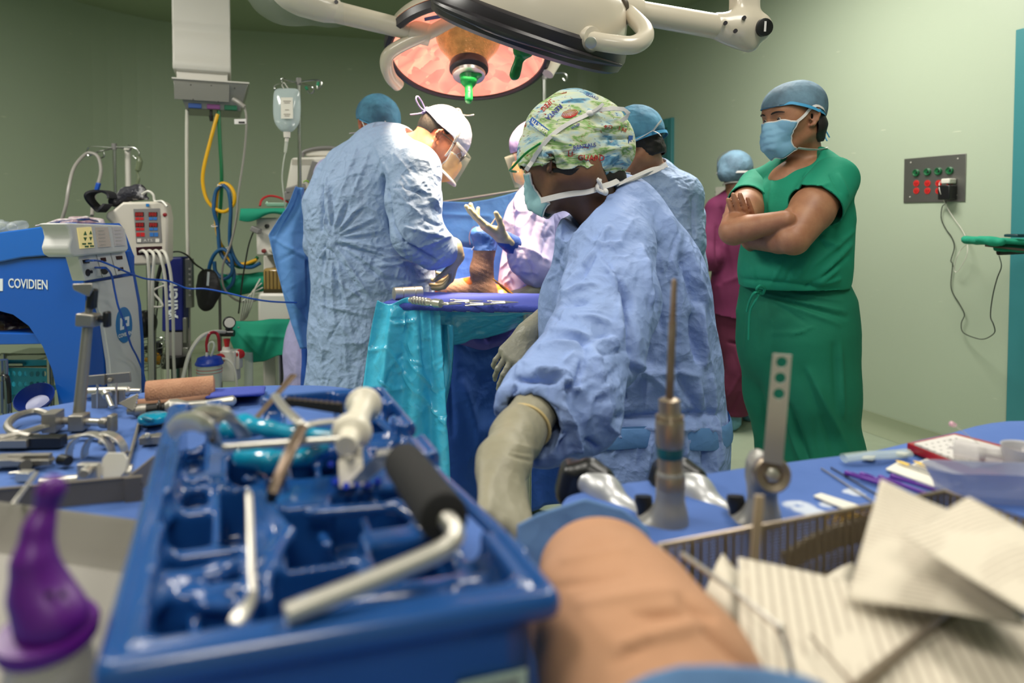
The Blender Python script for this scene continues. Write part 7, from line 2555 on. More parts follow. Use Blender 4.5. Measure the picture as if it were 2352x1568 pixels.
def leg_holder():
 Ya = 3.75
 r = thing('leg_holder',P(398,960,Ya)*[1,1,0],'navy blue leg holder column with white slanted lettering on a chrome base','medical equipment')
 fr = Pl(P(372,680,Ya),P(422,680,Ya + 0.01))
 mb = MB()
 fr.prism(mb,[(372,592),(419,590),(421,760),(371,762)],0.09,0)
 cv = build('sleeve',mb,mat('navy_vinyl',(18,30,110),0.5),r,bevel=0.01,seg=3)
 R = np.column_stack([V3(0,0,1),-fr.tx,fr.n])
 text_mesh('lettering','Allen',0.088,M_LOGO,fr.p(396,690,0.003),R,cv,0.0006,0.0018,sx=1.05)
 mb = MB()
 for k in range(3):
  fr.prism(mb,[(388,734 - 5.5*k),(404,728 - 5.5*k),(404,725.4 - 5.5*k),(388,731.4 - 5.5*k)],0.001,0.003)
 build('stripes',mb,M_LOGO,cv)
 mb = MB()
 fr.prism(mb,[(377,762),(419,762),(420,826),(379,826)],0.07,-0.01)
 build('post',mb,M_GREYP,r,bevel=0.006)
 build('base_disc',MB().lathe(P(399,832,Ya + 0.02),V3(0,0,-1),[(-0.04,0.085),(0,0.085),(0.001,0.062),(0.085,0.062)],28),M_BLACKP,r)
 build('chrome_foot',MB().lathe(P(399,842,Ya + 0.02),V3(0,0,-1),[(0,0.066),(0.09,0.064),(0.10,0.10),(0.30,0.12),(0.44,0.22),(0.46,0.22)],28),M_CHROME,r)
 mb = MB()
 mb.tube(spline([P(377,610,Ya),P(378,594,Ya),P(390,581,Ya),P(412,578,Ya),P(432,588,Ya),P(448,606,Ya - 0.02),P(470,622,Ya - 0.03),P(480,640,Ya - 0.02)],6),0.011,8,flat=0.35)
 build('strap',mb,M_BLACKP,r)
 mb = MB()
 mb.tube(spline([P(372,600,Ya - 0.03),P(362,640,Ya - 0.04),P(358,670,Ya - 0.03),P(363,690,Ya - 0.02)],5),0.011,8).tube(spline([P(363,690,Ya - 0.02),P(358,740,Ya),P(357,790,Ya)],4),0.004,6)
 build('pull_cord',mb,M_BLACKP,r)
 mb = MB()
 mb.box(P(436,650,Ya + 0.02),(0.035,0.03,0.27))
 for k in range(6):
  mb.cyl(P(436,618 + 12*k,Ya + 0.004),P(436,618 + 12*k,Ya - 0.006),0.008,0.008,10)
 mb.box(P(426,758,Ya + 0.02),(0.02,0.02,0.14)).box(P(428,818,Ya + 0.02),(0.03,0.02,0.10))
 build('side_rail',mb,M_BSTEEL,r,bevel=0.002)
 X = SDF()
 X.chain([P(478,640,Ya - 0.03),P(478,668,Ya - 0.03),P(474,695,Ya - 0.04)],[0.055,0.060,0.048],0.03,n=(0,1,0),f=0.6)
 o = sdf_obj('padded_boot',X,0.007,mat('boot_black',(28,26,28),0.55,bump=[('crumple',16,0.5,0.01)]),None,1,lambda v,n: crumple(v,10,0.010,14))
 tag(o,'black padded boot holder with a white label hanging beside the hose coil','padded boot')
 build('boot_label',MB().box(P(478,640,Ya - 0.072),(0.012,0.002,0.075),roty(0.08)),M_LOGO,o)
leg_holder()
X = SDF().ell(P(330,745,3.35),(0.055,0.06,0.065),I3,0.02)
tag(sdf_obj('rubber_bag',X,0.008,M_BLACKP,None,1,lambda v,n: crumple(v,12,0.012,16)),'black rubber breathing bag behind the right edge of the console','bag')
def basket():
 r = thing('wire_basket',P(350,860,3.5),'small wire basket with black and yellow things beside the tourniquet hoses','basket')
 Yb = 3.5
 mb = MB()
 for k in range(5):
  py = 782 + 15*k
  w = 26 - 2.5*k
  c = P(352,py,Yb)
  mb.tube([c + V3(w/FPX*Yb*math.cos(a),0.09*math.sin(a),0) for a in np.linspace(0,2*pi,21)[:-1]],0.0022,5,closed=True)
 for k in range(12):
  a = 2*pi*k/12
  mb.tube([P(352,782,Yb) + V3(26/FPX*Yb*math.cos(a),0.09*math.sin(a),0),P(352,842,Yb) + V3(16/FPX*Yb*math.cos(a),0.09*math.sin(a),0)],0.0018,5)
 build('wires',mb,M_POLE,r)
 build('bracket',MB().cyl(P(352,842,Yb),P(352,842,Yb)*[1,1,0],0.012).tube([P(338,790,Yb - 0.05),P(375,780,Yb - 0.03)],0.004,6),M_POLE,r)
 X = SDF().chain([P(340,800,Yb),P(358,795,Yb),P(366,812,Yb)],[0.025,0.03,0.022],0.02)
 tag(sdf_obj('black_pouch',X,0.007,M_BLACKP,None,1,lambda v,n: crumple(v,16,0.014,17)),'black pouch stuffed in the wire basket','pouch')
 X = SDF().chain([P(338,826,Yb - 0.01),P(356,822,Yb - 0.02),P(362,832,Yb)],[0.016,0.022,0.014],0.02)
 tag(sdf_obj('yellow_case',X,0.006,mat('yellow_case',(206,150,30),0.5),None,1,lambda v,n: crumple(v,16,0.006,18)),'yellow case low in the wire basket','case')
basket()
def suction():
 Ys = 3.05
 r = thing('suction_canister',P(481,900,Ys),'clear suction canister with a blue lid and red tube','suction canister')
 a,b = P(481,835,Ys),P(481,905,Ys)
 build('jar',MB().lathe(a,V3(0,0,-1),[(0,0.054),(0.05,0.053),(a[2] - b[2] + 0.02,0.046)],28),mat('jar_clear',(214,220,216),0.1,alpha=0.45),r)
 build('jar_marks',MB().tube([a - V3(0,0,0.022) + V3(0.0545*math.cos(t),0.0545*math.sin(t),0) for t in np.linspace(0,2*pi,29)[:-1]],0.0012,5,closed=True)
          .tube([a - V3(0,0,0.036) + V3(0.0542*math.cos(t),0.0542*math.sin(t),0) for t in np.linspace(0,2*pi,29)[:-1]],0.0010,5,closed=True),mat('red_mark',(190,60,60),0.5),r)
 build('lid',MB().lathe(P(481,836,Ys),V3(0,0,1),[(0,0.060),(0.008,0.060),(0.012,0.056),(0.030,0.050),(0.036,0.030)],28),mat('lid_blue',(24,62,170),0.35),r)
 build('spout',MB().cyl(P(475,824,Ys),P(475,808,Ys),0.007,0.005),M_WHITEP,r)
 tag(build('suction_tube',MB().tube(spline([P(476,808,Ys),P(475,785,Ys),P(482,766,Ys),P(495,764,Ys + 0.03),P(502,775,Ys + 0.03),P(504,805,Ys + 0.04)],6),0.007,8),mat('tube_dark_red',(150,24,40),0.35)),'dark red tube bent over the suction canister','tube')
 tag(build('suction_tube',MB().tube(spline([P(484,820,Ys),P(492,795,Ys),P(488,785,Ys),P(480,790,Ys),P(478,806,Ys)],5),0.005,8),M_TUBEC),'short clear tube on the suction canister lid','tube')
 tag(build('suction_hose',MB().tube(spline([P(414,905,3.0),P(422,860,3.02),P(436,810,3.05),P(460,775,3.1),P(490,762,3.2),P(520,762,3.3)],6),0.009,8),M_HOSEW),'white suction hose curving up to the wall regulator','hose')
 tag(build('suction_hose',MB().tube(spline([P(505,822,Ys + .1),P(526,828,Ys + .1),P(540,850,Ys + .1),P(545,905,Ys + .1)],5),0.006,8),M_HOSEW),'thin white hose falling to the right of the blue lid','hose')
 g = thing('regulator',P(528,905,3.3),'white vacuum regulator block with red knobs and a black gauge on top','regulator')
 Yg = 3.3
 build('block',MB().box(P(529,838,Yg),(0.075,0.07,0.15)).box(P(546,825,Yg),(0.035,0.05,0.09)),M_WHITEP,g,bevel=0.006)
 build('cap',MB().cyl(P(520,806,Yg),P(520,796,Yg),0.022,0.018,18),M_WHITEP,g)
 build('neck',MB().cyl(P(521,796,Yg),P(521,778,Yg),0.010,0.016,14),mat('valve_red',(176,30,34),0.4),g)
 build('tee',MB().cyl(P(508,765,Yg),P(538,765,Yg),0.016,0.016,14).cyl(P(522,765,Yg),P(524,752,Yg),0.012,0.012,12),M_BLACKP,g)
 ga = P(524,741,Yg)
 build('gauge',MB().lathe(ga + V3(-0.004,0.02,0),V3(0.5,-1,0),[(-0.02,0.026),(0.02,0.030),(0.024,0.027)],24),M_BLACKP,g)
 build('gauge_face',MB().lathe(ga + V3(0.008,-0.001,0),V3(0.5,-1,0),[(0.002,0.024),(0.004,0.023)],24),M_WHITEP,g)
 build('knob',MB().lathe(P(508,822,Yg - 0.03),V3(-0.3,-1,0),[(0,0.024),(0.02,0.022),(0.022,0.012)],18),mat('valve_red',(176,30,34),0.4),g)
 build('knob',MB().lathe(P(551,812,Yg - 0.0),V3(0.6,-1,0),[(0,0.022),(0.02,0.020),(0.022,0.012)],18),mat('valve_red',(176,30,34),0.4),g)
 build('float_tube',MB().cyl(P(571,808,Yg + 0.1),P(571,905,Yg + 0.1),0.022,0.022,18),mat('jar_clear',(214,220,216),0.1,alpha=0.45),g)
suction()
def side_cart():
 r = thing('supply_cart',P(55,1150,3.2)*[1,1,0],'chrome wire cart with a turquoise basket seen under the console arch','cart')
 Yc = 3.25
 mb = MB()
 for px,y in ((8,Yc),(112,Yc),(20,Yc + 0.4),(118,Yc + 0.4)):
  mb.cyl(P(px,812,y),P(px,812,y)*[1,1,0.0] + V3(0,0,0.02),0.010)
 for py in (814,842):
  mb.tube([P(4,py,Yc),P(112,py,Yc),P(118,py,Yc + 0.4),P(20,py,Yc + 0.4)],0.008,8,closed=True)
 mb.box(P(60,818,Yc + 0.2),(0.25,0.40,0.01))
 build('frame',mb,M_POLE,r)
 fr = Pl(P(12,860,Yc + 0.02),P(110,860,Yc + 0.03))
 mb = MB()
 N = 7
 x0,x1,y0,y1 = 10,108,826,906
 # front wall of the basket, pierced by two rows of round holes
 cell = (x1 - x0)/N
 rows = [(826,846,False),(846,870,True),(870,894,True),(894,906,False)]
 for ya,yb,hole in rows:
  for k in range(N):
   xa,xb = x0 + cell*k,x0 + cell*(k + 1)
   if not hole:
    fr.rect(mb,xa,ya,xb,yb,0.003,0)
   else:
    cxx,cyy = (xa + xb)/2,(ya + yb)/2
    nn = 12
    sq,ov = [],[]
    for i in range(nn):
     a = 2*pi*i/nn + pi/4
     m_ = max(abs(math.cos(a)),abs(math.sin(a)))
     sq.append((cxx + (xb - xa)/2*math.cos(a)/m_,cyy + (yb - ya)/2*math.sin(a)/m_))
     ov.append((cxx + 5*math.cos(a),cyy + 6.5*math.sin(a)))
    for i in range(nn):
     j = (i + 1) % nn
     fr.prism(mb,[sq[i],sq[j],ov[j],ov[i]],0.003,0)
 t = build('turquoise_basket',mb,mat('turquoise_plastic',(22,150,186),0.4),None,smooth=False)
 tag(t,'turquoise plastic basket with round holes on the chrome cart','basket')
 build('basket_shell',MB().box(P(59,903,Yc + 0.2),(0.20,0.32,0.006)).box(P(59,862,Yc + 0.36),(0.20,0.004,0.14)),mat('turquoise_plastic',(22,150,186),0.4),t)
 X = SDF().ell(P(78,915,2.62),(0.062,0.05,0.062),I3,0.02)
 b = build('basin',MB().lathe(P(78,912,2.62),nrm(V3(0.1,-0.6,0.75)),[(-0.05,0.04),(-0.02,0.062),(0.0,0.070),(0.004,0.066),(-0.01,0.060),(-0.04,0.04),(-0.042,0.003)],30),mat('navy_basin',(22,46,120),0.35),None)
 tag(b,'small navy basin below the console arch, behind the instrument table','basin')
 p = thing('chrome_post',P(10,1150,2.3)*[1,1,0],'chrome post with a black strap at the left edge behind the instrument table','post')
 build('tube',MB().cyl(P(4,826,2.3),P(4,826,2.3)*[1,1,0],0.018).cyl(P(4,872,2.3),P(4,945,2.3),0.025),M_POLE,p)
 build('strap',MB().tube(spline([P(0,862,2.27),P(14,862,2.26),P(20,885,2.26),P(22,925,2.27)],5),0.008,8,flat=0.4),M_BLACKP,p)
side_cart()
# ------------------------------------------------------------------ mayo stand with its plastic drape
M_CYAN = mat('cyan_plastic_drape',(84,204,240),0.25,c2=(70,192,232),cscale=5,coat=0.35,bump=[('crumple',8,0.6,0.014),('crumple',26,0.4,0.005)])
M_TOWELV = mat('blue_huck_towel',(70,84,176),0.9,bump=[('weave',340,0.4,0.002)])
def mayo():
 zt = 1.0
 a,b = PZ(872,700,zt),PZ(1240,706,zt)
 c = (a + b)/2
 ux = nrm((b - a)*[1,1,0])
 uy = V3(-ux[1],ux[0],0)
 W = 0.62
 R = np.column_stack([ux,uy,V3(0,0,1)])
 o = a - ux*0.004
 L = lambda x,y,z: o + ux*x + uy*y + V3(0,0,z)
 r = thing('mayo_stand',L(W/2,0.2,0)*[1,1,0],'instrument stand between the surgeon and the nurse, standing under a cyan plastic drape','instrument stand')
 build('tray',MB().box(L(W/2,0.20,-0.022),(W - 0.05,0.28,0.012),R),M_STEEL,r,bevel=0.006)
 build('post',MB().cyl(L(W*0.8,0.19,-0.04),L(W*0.8,0.19,-zt + 0.04),0.016),M_STEEL,r)
 build('base',MB().box(L(W*0.6,0.04,-zt + 0.02),(0.5,0.03,0.03),R).box(L(W*0.6,0.34,-zt + 0.02),(0.5,0.03,0.03),R).box(L(W*0.8,0.19,-zt + 0.03),(0.03,0.33,0.03),R),M_STEEL,r)
 X = SDF().box(L(W/2,0.185,-0.006),(W,0.37,0.026),R,0.012)
 tw = sdf_obj('blue_towel',X,0.006,M_TOWELV,None,1,lambda v,n: crumple(v,9,0.006,201)*(np.abs(n[:,2]) < 0.8) + 0.3*crumple(v,7,0.004,2))
 tag(tw,'folded blue violet towel covering the top of the cyan draped instrument stand','towel')
 # plastic drape: hangs at the left corner in a long bag, along the front as a sloping apron
 xs = [(872,690),(870,700)]
 def bag(u,w):
  px = 868 + 140*u
  pyt = 690 + 8*math.sin(u*9)
  bx = 830 + 205*u + 4*math.sin(u*20)
  by = 905 + 260*min(u*1.6,1)
  x,y = px + (bx - px)*w ** 0.8,pyt + (by - pyt)*w
  Yb = o[1] - 0.012 + 0.16*(0.5 - u)*w*0.6 + 0.022*math.sin(u*16 + 2*w)*(0.3 + w) + (0.02 - 0.25*w*(1 - u))*0.4
  return P(x,y,Yb)
 segs = [(900,715,880,880,5,0.012),(930,720,925,760,4,0.012),(905,745,955,735,4,0.014),(960,700,980,860,7,-0.016),(985,700,1000,850,6,0.012),(890,800,950,900,5,0.01),(940,830,1000,900,4,0.012),(905,700,975,705,4,-0.01),
   (870,900,935,890,4,0.01),(960,900,1030,980,6,0.012)] + rand_folds(61,(850,700,1030,1000),30,(-80,80),(20,70),(2,4),(0.004,0.009))
 o1 = sheet_obj('plastic_drape',bag,70,110,M_CYAN,'glossy cyan plastic drape hanging in a long bag from the stand corner','drape',203,0.012,segs,0.0015,6)
 def apron(u,w):
  px = 985 + 262*u
  pyt = 699 + 6*u
  low = np.interp(px,[985,1020,1060,1100,1160,1200,1250],[800,795,788,780,762,745,722])
  return P(px,pyt + (low - pyt)*w,o[1] + 0.02 + 0.06*u + 0.22*w*w + 0.006*math.sin(9*u + 5*w))
 o2 = sheet_obj('plastic_drape',apron,60,30,M_CYAN,'cyan plastic apron stretched along the front edge of the stand','drape',205,0.006,[(1010,725,1200,720,4,0.005),(1060,780,1200,715,4,-0.006),(1030,700,1060,780,4,0.005)],0.0015,6)
 def flap(u,w):
  return P(1010 + 28*u + 22*w*math.sin(w*5 + 1),745 + 330*w,o[1] + 0.05 + 0.03*math.sin(5*u + 4*w))
 sheet_obj('plastic_drape',flap,16,70,M_CYAN,'narrow cyan plastic fold standing off behind the long bag','drape',207,0.012,(),0.0015,6)
 # instruments on top
 Z = 0.008
 q = lambda px,py,up=0.0: PZ(px,py,zt + Z + up)
 k = thing('steel_bowl',q(925,680),'ribbed steel cylinder lying at the left end of the stand','surgical tool')
 build('drum',MB().lathe(q(903,675,0.02),q(962,672,0.02) - q(903,675,0.02),[(0,0.016),(0.003,0.024),(0.03,0.024),(0.032,0.022),(0.034,0.024),(0.075,0.024),(0.077,0.022),(0.079,0.024),(0.105,0.024),(0.108,0.016)],28),M_STEEL,k)
 k = thing('ribbed_handle',q(985,690),'ribbed steel screwdriver handle lying across the stand','surgical tool')
 pr = [(0,0.006),(0.004,0.010)]
 for i in range(6):
  pr += [(0.012 + 0.013*i,0.010),(0.018 + 0.013*i,0.014),(0.022 + 0.013*i,0.014)]
 pr += [(0.098,0.010),(0.115,0.015),(0.14,0.014),(0.142,0.005)]
 build('handle',MB().lathe(q(940,688,0.014),q(1020,698,0.010) - q(940,688,0.014),pr,20),M_STEEL,k)
 labs = ['long steel forceps pointing right beside the ribbed handle','slim steel clamp in the middle of the stand, ratchet towards the foot','short steel scissors under the wrapped heel','steel needle driver at the right end of the stand']
 for i,(x0,x1,y0) in enumerate(((1000,1060,697),(1045,1110,691),(1080,1140,698),(1130,1190,694))):
  k = thing('forceps',q(x0,y0),labs[i],'surgical tool')
  mb = MB()
  for s_ in (-1,1):
   mb.tube([q(x0,y0 + 2*s_,0.004),q((x0 + x1)/2,y0 + 1.2*s_,0.008),q(x1,y0,0.004)],[0.003,0.0035,0.0015],6)
   mb.tube([q(x0 - 5,y0 + 3*s_,0.004) + V3(0.010*math.cos(t),0.008*math.sin(t),0) for t in np.linspace(0,2*pi,13)[:-1]],0.002,6,closed=True)
  build('jaws',mb,M_STEEL,k)
 k = thing('probe',q(1160,680),'thin brass coloured probe leaning from the right glove','surgical tool')
 build('rod',MB().cyl(P(1132,640,2.75),P(1182,680,2.62),0.003,0.004,8).cyl(P(1150,655,2.71),P(1182,680,2.62),0.006,0.006,8),mat('brass',(170,130,60),0.3,metal=1.0),k)
mayo()
# ------------------------------------------------------------------ things on the right wall
def wall_panel():
 c = rw(2147,410)
 r = thing('outlet_panel',rw(2147,464),'steel wall panel with green and red sockets, charger plugged in','outlet panel')
 z0,z1 = rw(2147,464)[2],rw(2147,359)[2]
 t0,t1 = rwt(2217),rwt(2076)
 t0,t1 = min(t0,t1),max(t0,t1)
 mb = MB()
 wall_box(mb,t0,t1,z0,z1,0,0.006)
 pl = build('plate',mb,M_BSTEEL,r,bevel=0.001)
 mg,mr = mat('socket_green',(24,96,56),0.3),mat('socket_red',(196,40,38),0.4)
 for px,py in ((2105,397),(2131,395),(2156,393.5),(2182,392)):
  s = build('locking_socket',MB().lathe(rw(px,py,0.006),RWN,[(0,0.0215),(0.010,0.020),(0.012,0.016),(0.008,0.012)],24),mg,pl)
  build('socket_core',MB().lathe(rw(px,py,0.014),RWN,[(0,0.007),(0.001,0.006)],12),M_BLACKP,s)
 for row in ((421,438),):
  for py in row:
   for px in (2105,2130.5,2156,2182):
    q = rw(px,py,0.006)
    s = build('socket',MB().lathe(q,RWN,[(0,0.0185),(0.003,0.0180),(0.0035,0.014)],24),mr,pl)
    mb = MB()
    for dx in (-0.006,0.006):
     mb.box(q + RWD*dx + RWN*0.0035,(0.003,0.010,0.001),R_RW)
    mb.box(q + RWN*0.0035 + V3(0,0,-0.009),(0.004,0.004,0.001),R_RW)
    build('slots',mb,M_DKRED,s)
 for px,py in ((2092,373),(2200,364),(2090,452),(2197,448)):
  build('screw',MB().lathe(rw(px,py,0.006),RWN,[(0,0.004),(0.002,0.003)],10),M_WHITEP,pl)
 ch = build('phone_charger',MB().box(rw(2179,416,0.035),(0.050,0.028,0.055),R_RW),M_WHITEP,bevel=0.006,seg=3)
 tag(ch,'white phone charger plugged into the upper right red socket','charger')
 ad = build('power_adapter',MB().box(rw(2176,442,0.035),(0.068,0.078,0.060),R_RW),M_BLACKP,bevel=0.005)
 tag(ad,'black power adapter block plugged into the bottom right sockets','power adapter')
 W_ = lambda x,y,off=0.02: rw(x,y,off)
 o = build('charging_wire',MB().tube(spline([W_(2166,416,0.06),W_(2158,420,0.05),W_(2159,440,0.07),W_(2172,470,0.03),W_(2190,500,0.02),W_(2208,525,0.02),W_(2220,550,0.03),W_(2222,580,0.05),W_(2212,605,0.05),W_(2198,624,0.04),W_(2192,618,0.04),W_(2198,590,0.06),W_(2215,565,0.09),P(2250,549,3.1)],6),0.0019,6),M_WHITEP)
 tag(o,'white charging cord looping from the wall charger to the green towel','cord')
 o = build('adapter_wire',MB().tube(spline([W_(2172,460,0.03),W_(2172,468,0.02),W_(2164,475,0.015),W_(2162,502,0.012),W_(2172,525,0.012),W_(2186,545,0.012),W_(2192,568,0.012),W_(2184,598,0.012),W_(2188,608,0.012),W_(2184,650,0.012),W_(2188,672,0.012),W_(2204,698,0.012),W_(2215,722,0.02),W_(2208,742,0.02),
   W_(2212,763,0.04),W_(2240,776,0.08),W_(2262,778,0.12),W_(2284,764,0.20),W_(2282,745,0.22),W_(2275,725,0.22),W_(2280,680,0.22),W_(2290,640,0.22),W_(2300,612,0.24),P(2295,588,3.06)],5),0.0024,6),M_BLACKP)
 tag(o,'black cord hanging from the wall adapter in a long loop','cord')
 # the two gang socket behind the maroon scrubs
 s = thing('wall_socket',rw(1660,465),'white double wall socket behind the person in maroon','wall socket')
 ts = rwt(1660)
 mb = MB()
 wall_box(mb,ts - 0.10,ts + 0.085,rw(1660,465)[2],rw(1660,429)[2],0,0.012)
 pt = build('plate',mb,M_WHITEP,s,bevel=0.003)
 mb = MB()
 for py in (441,451):
  q = rw(1643,py,0.0125)
  mb.lathe(q,RWN,[(0,0.005),(0.0008,0.004)],10)
 build('holes',mb,M_BLACKP,pt,smooth=False)
 mb = MB()
 wall_box(mb,ts - 0.03,ts - 0.005,rw(1660,455)[2],rw(1660,438)[2],0.011,0.016)
 build('rocker',mb,M_WHITEP,pt)
wall_panel()
def green_stand():
 r = thing('side_table',P(2400,1200,3.0)*[1,1,0],'small tray table under a green towel by the teal door','side table')
 build('tray',MB().add([P(2262,562,3.0),P(2420,580,2.9),P(2480,560,3.1),P(2300,552,3.25),P(2262,566,3.0),P(2420,585,2.9),P(2480,566,3.1),P(2300,557,3.25)],
   [(3,2,1,0),(4,5,6,7),(0,1,5,4),(1,2,6,5),(2,3,7,6),(3,0,4,7)]),mat('worn_steel',(96,84,76),0.45,metal=0.7),r)
 build('rail',MB().cyl(P(2293,580,3.05),P(2460,572,3.1),0.012,0.012,16).box(P(2300,569,3.05),(0.025,0.02,0.02)),mat('worn_steel',(96,84,76),0.45,metal=0.7),r)
 build('rail_mouth',MB().cyl(P(2292.6,580,3.05),P(2294,580,3.05),0.009,0.009,16),M_BLACKP,r)
 build('leg',MB().cyl(P(2440,575,3.08),P(2440,575,3.08)*[1,1,0],0.014),M_POLE,r)
 X = SDF().box(P(2330,556,3.08),(0.32,0.26,0.022),rotz(-0.2) @ roty(0.04),0.01).cap(P(2250,551,3.03),P(2300,556,2.96),0.012,0.014,0.02).box(P(2330,570,3.0),(0.16,0.03,0.03),rotz(-0.2),0.01).box(P(2420,556,3.05),(0.2,0.26,0.022),I3,0.01)
 o = sdf_obj('green_towel',X,0.005,M_SCRUB,None,1,lambda v,n: crumple(v,12,0.010,211))
 tag(o,'green towel folded over the small tray table at the right edge','towel')
 p = thing('phone',P(2350,540,3.0),'dark phone lying on the green towel at the right edge','phone')
 Rp = rotz(0.15)
 build('body',MB().box(P(2352,541,3.0),(0.135,0.07,0.012),Rp),mat('phone_teal',(30,60,70),0.35),p,bevel=0.003)
 build('screen',MB().box(P(2352,541,3.0) + V3(0,0,0.0068),(0.12,0.062,0.001),Rp),M_SCREEN,p)
green_stand()
# ------------------------------------------------------------------ the two instrument tables in front
ZT = 0.95
M_TDRAPE = mat('table_cloth_blue',(80,114,182),0.85,c2=(72,106,172),cscale=6,bump=[('noise',9,0.35,0.01),('fine',240,0.2,0.001)])
def cloth_table(name,poly,label,m,seed,leg_pts,stain=None):
 p3 = [PZ(x,y,ZT) if y is not None else x for x,y in poly]
 pts = spline([q[:2] for q in p3],6,True)
 n = len(pts)
 c = np.mean(pts,0)
 rings = []
 for k,(s,dz) in enumerate(((0.02,0),(0.3,0),(0.6,0),(0.85,0),(0.97,0),(1.0,-0.004),(1.006,-0.014),(1.008,-0.05),(1.010,-0.15),(1.012,-0.3),(1.014,-0.5),(1.016,-0.7))):
  row = []
  for i,q in enumerate(pts):
   w = 0 if s <= 1 else (0.008*min(1,-dz*4))*math.sin(i*1.7 + 0.8*math.sin(i*0.6)) if True else 0
   d = (q - c)
   d = d/np.linalg.norm(d)
   off = 0 if s <= 1 else (s - 1)
   p = c + (q - c)*min(s,1) + d*(off + w)
   row.append(V3(p[0],p[1],ZT + dz))
  rings.append(row)
 mb = MB().rings(rings,cap=True)
 v = np.array(mb.v)
 v[:,2] += 0.0012*vnoise(v*14,seed)*(v[:,2] > ZT - 0.01)
 o = mesh_obj(name + '_cloth',v,mb.f,m,None,smooth=True,angle=60)
 tag(o,label[1],'tablecloth')
 r = thing(name,V3(c[0],c[1],0),label[0],'table')
 k = [c + (np.array(q[:2]) - c)*0.62 for q in leg_pts]
 x0,x1,y0,y1 = min(a[0] for a in k),max(a[0] for a in k),min(a[1] for a in k),max(a[1] for a in k)
 build('table_top',MB().box(((x0 + x1)/2,(y0 + y1)/2,ZT - 0.03),(x1 - x0,y1 - y0,0.02)),M_STEEL,r)
 for a in k:
  build('leg',MB().cyl((a[0],a[1],ZT - 0.04),(a[0],a[1],0.0),0.016),M_STEEL,r)
 return o
LT = [(-0.96,0.98),(-0.93,1.18),(-0.87,1.27),(-0.75,1.37),(-0.5,1.43),(-0.33,1.40),(-0.22,1.22),(-0.10,0.95),(0.00,0.7),(0.06,0.4),(0.04,0.16),(-0.5,0.14),(-1.0,0.3)]
cloth_table('back_table',[(V3(*q,0),None) for q in LT],('steel instrument table at the left, hidden under its blue cloth','blue cloth on the left instrument table'),M_TDRAPE,1,[(-0.9,1.15),(-0.4,1.3),(-0.05,0.3),(-0.9,0.35)])
def stained_mat():
 m = mat('table_cloth_stained',(78,110,178),0.85,c2=(70,102,168),cscale=6,bump=[('noise',9,0.35,0.01)])
 nt = m.node_tree
 b = nt.nodes['Principled BSDF']
 lk = b.inputs['Base Color'].links[0].from_socket
 co = nt.nodes.new('ShaderNodeTexCoord')
 fac = None
 for (px,py,r_) in ((1838,1165,0.030),(1870,1178,0.026),(1960,1130,0.022),(1900,1160,0.016)):
  c = PZ(px,py,ZT)
  vm = nt.nodes.new('ShaderNodeVectorMath')
  vm.operation = 'DISTANCE'
  vm.inputs[1].default_value = tuple(c)
  ge = nt.nodes.new('ShaderNodeNewGeometry')
  nt.links.new(ge.outputs['Position'],vm.inputs[0])
  mr = nt.nodes.new('ShaderNodeMapRange')
  mr.inputs[1].default_value,mr.inputs[2].default_value = r_,r_*0.3
  nt.links.new(vm.outputs['Value'],mr.inputs[0])
  if fac is None:
   fac = mr.outputs[0]
  else:
   mx = nt.nodes.new('ShaderNodeMath')
   mx.operation = 'MAXIMUM'
   nt.links.new(fac,mx.inputs[0])
   nt.links.new(mr.outputs[0],mx.inputs[1])
   fac = mx.outputs[0]
 nz = nt.nodes.new('ShaderNodeTexNoise')
 nz.inputs['Scale'].default_value = 60
 nt.links.new(co.outputs['Object'],nz.inputs['Vector'])
 mm = nt.nodes.new('ShaderNodeMath')
 mm.operation = 'MULTIPLY'
 nt.links.new(fac,mm.inputs[0])
 nt.links.new(nz.outputs['Fac'],mm.inputs[1])
 m2 = nt.nodes.new('ShaderNodeMapRange')
 m2.inputs[1].default_value,m2.inputs[2].default_value,m2.inputs[4].default_value = 0.22,0.42,0.8
 nt.links.new(mm.outputs[0],m2.inputs[0])
 mix = nt.nodes.new('ShaderNodeMix')
 mix.data_type = 'RGBA'
 mix.inputs[7].default_value = lin((212,218,226))
 nt.links.new(lk,mix.inputs[6])
 nt.links.new(m2.outputs[0],mix.inputs[0])
 nt.links.new(mix.outputs[2],b.inputs['Base Color'])
 return m
RT = [(0.09,0.14),(0.075,0.5),(0.06,0.80),(0.10,0.875),(0.25,0.925),(0.40,0.975),(0.54,1.02),(0.68,1.09),(0.90,1.18),(1.10,1.05),(1.20,0.7),(1.10,0.3),(0.8,0.14)]
cloth_table('back_table',[(V3(*q,0),None) for q in RT],('steel instrument table at the right, hidden under its blue cloth','blue cloth with chalky stains on the right instrument table'),stained_mat(),2,[(0.15,0.8),(0.9,1.1),(0.95,0.3),(0.2,0.3)])
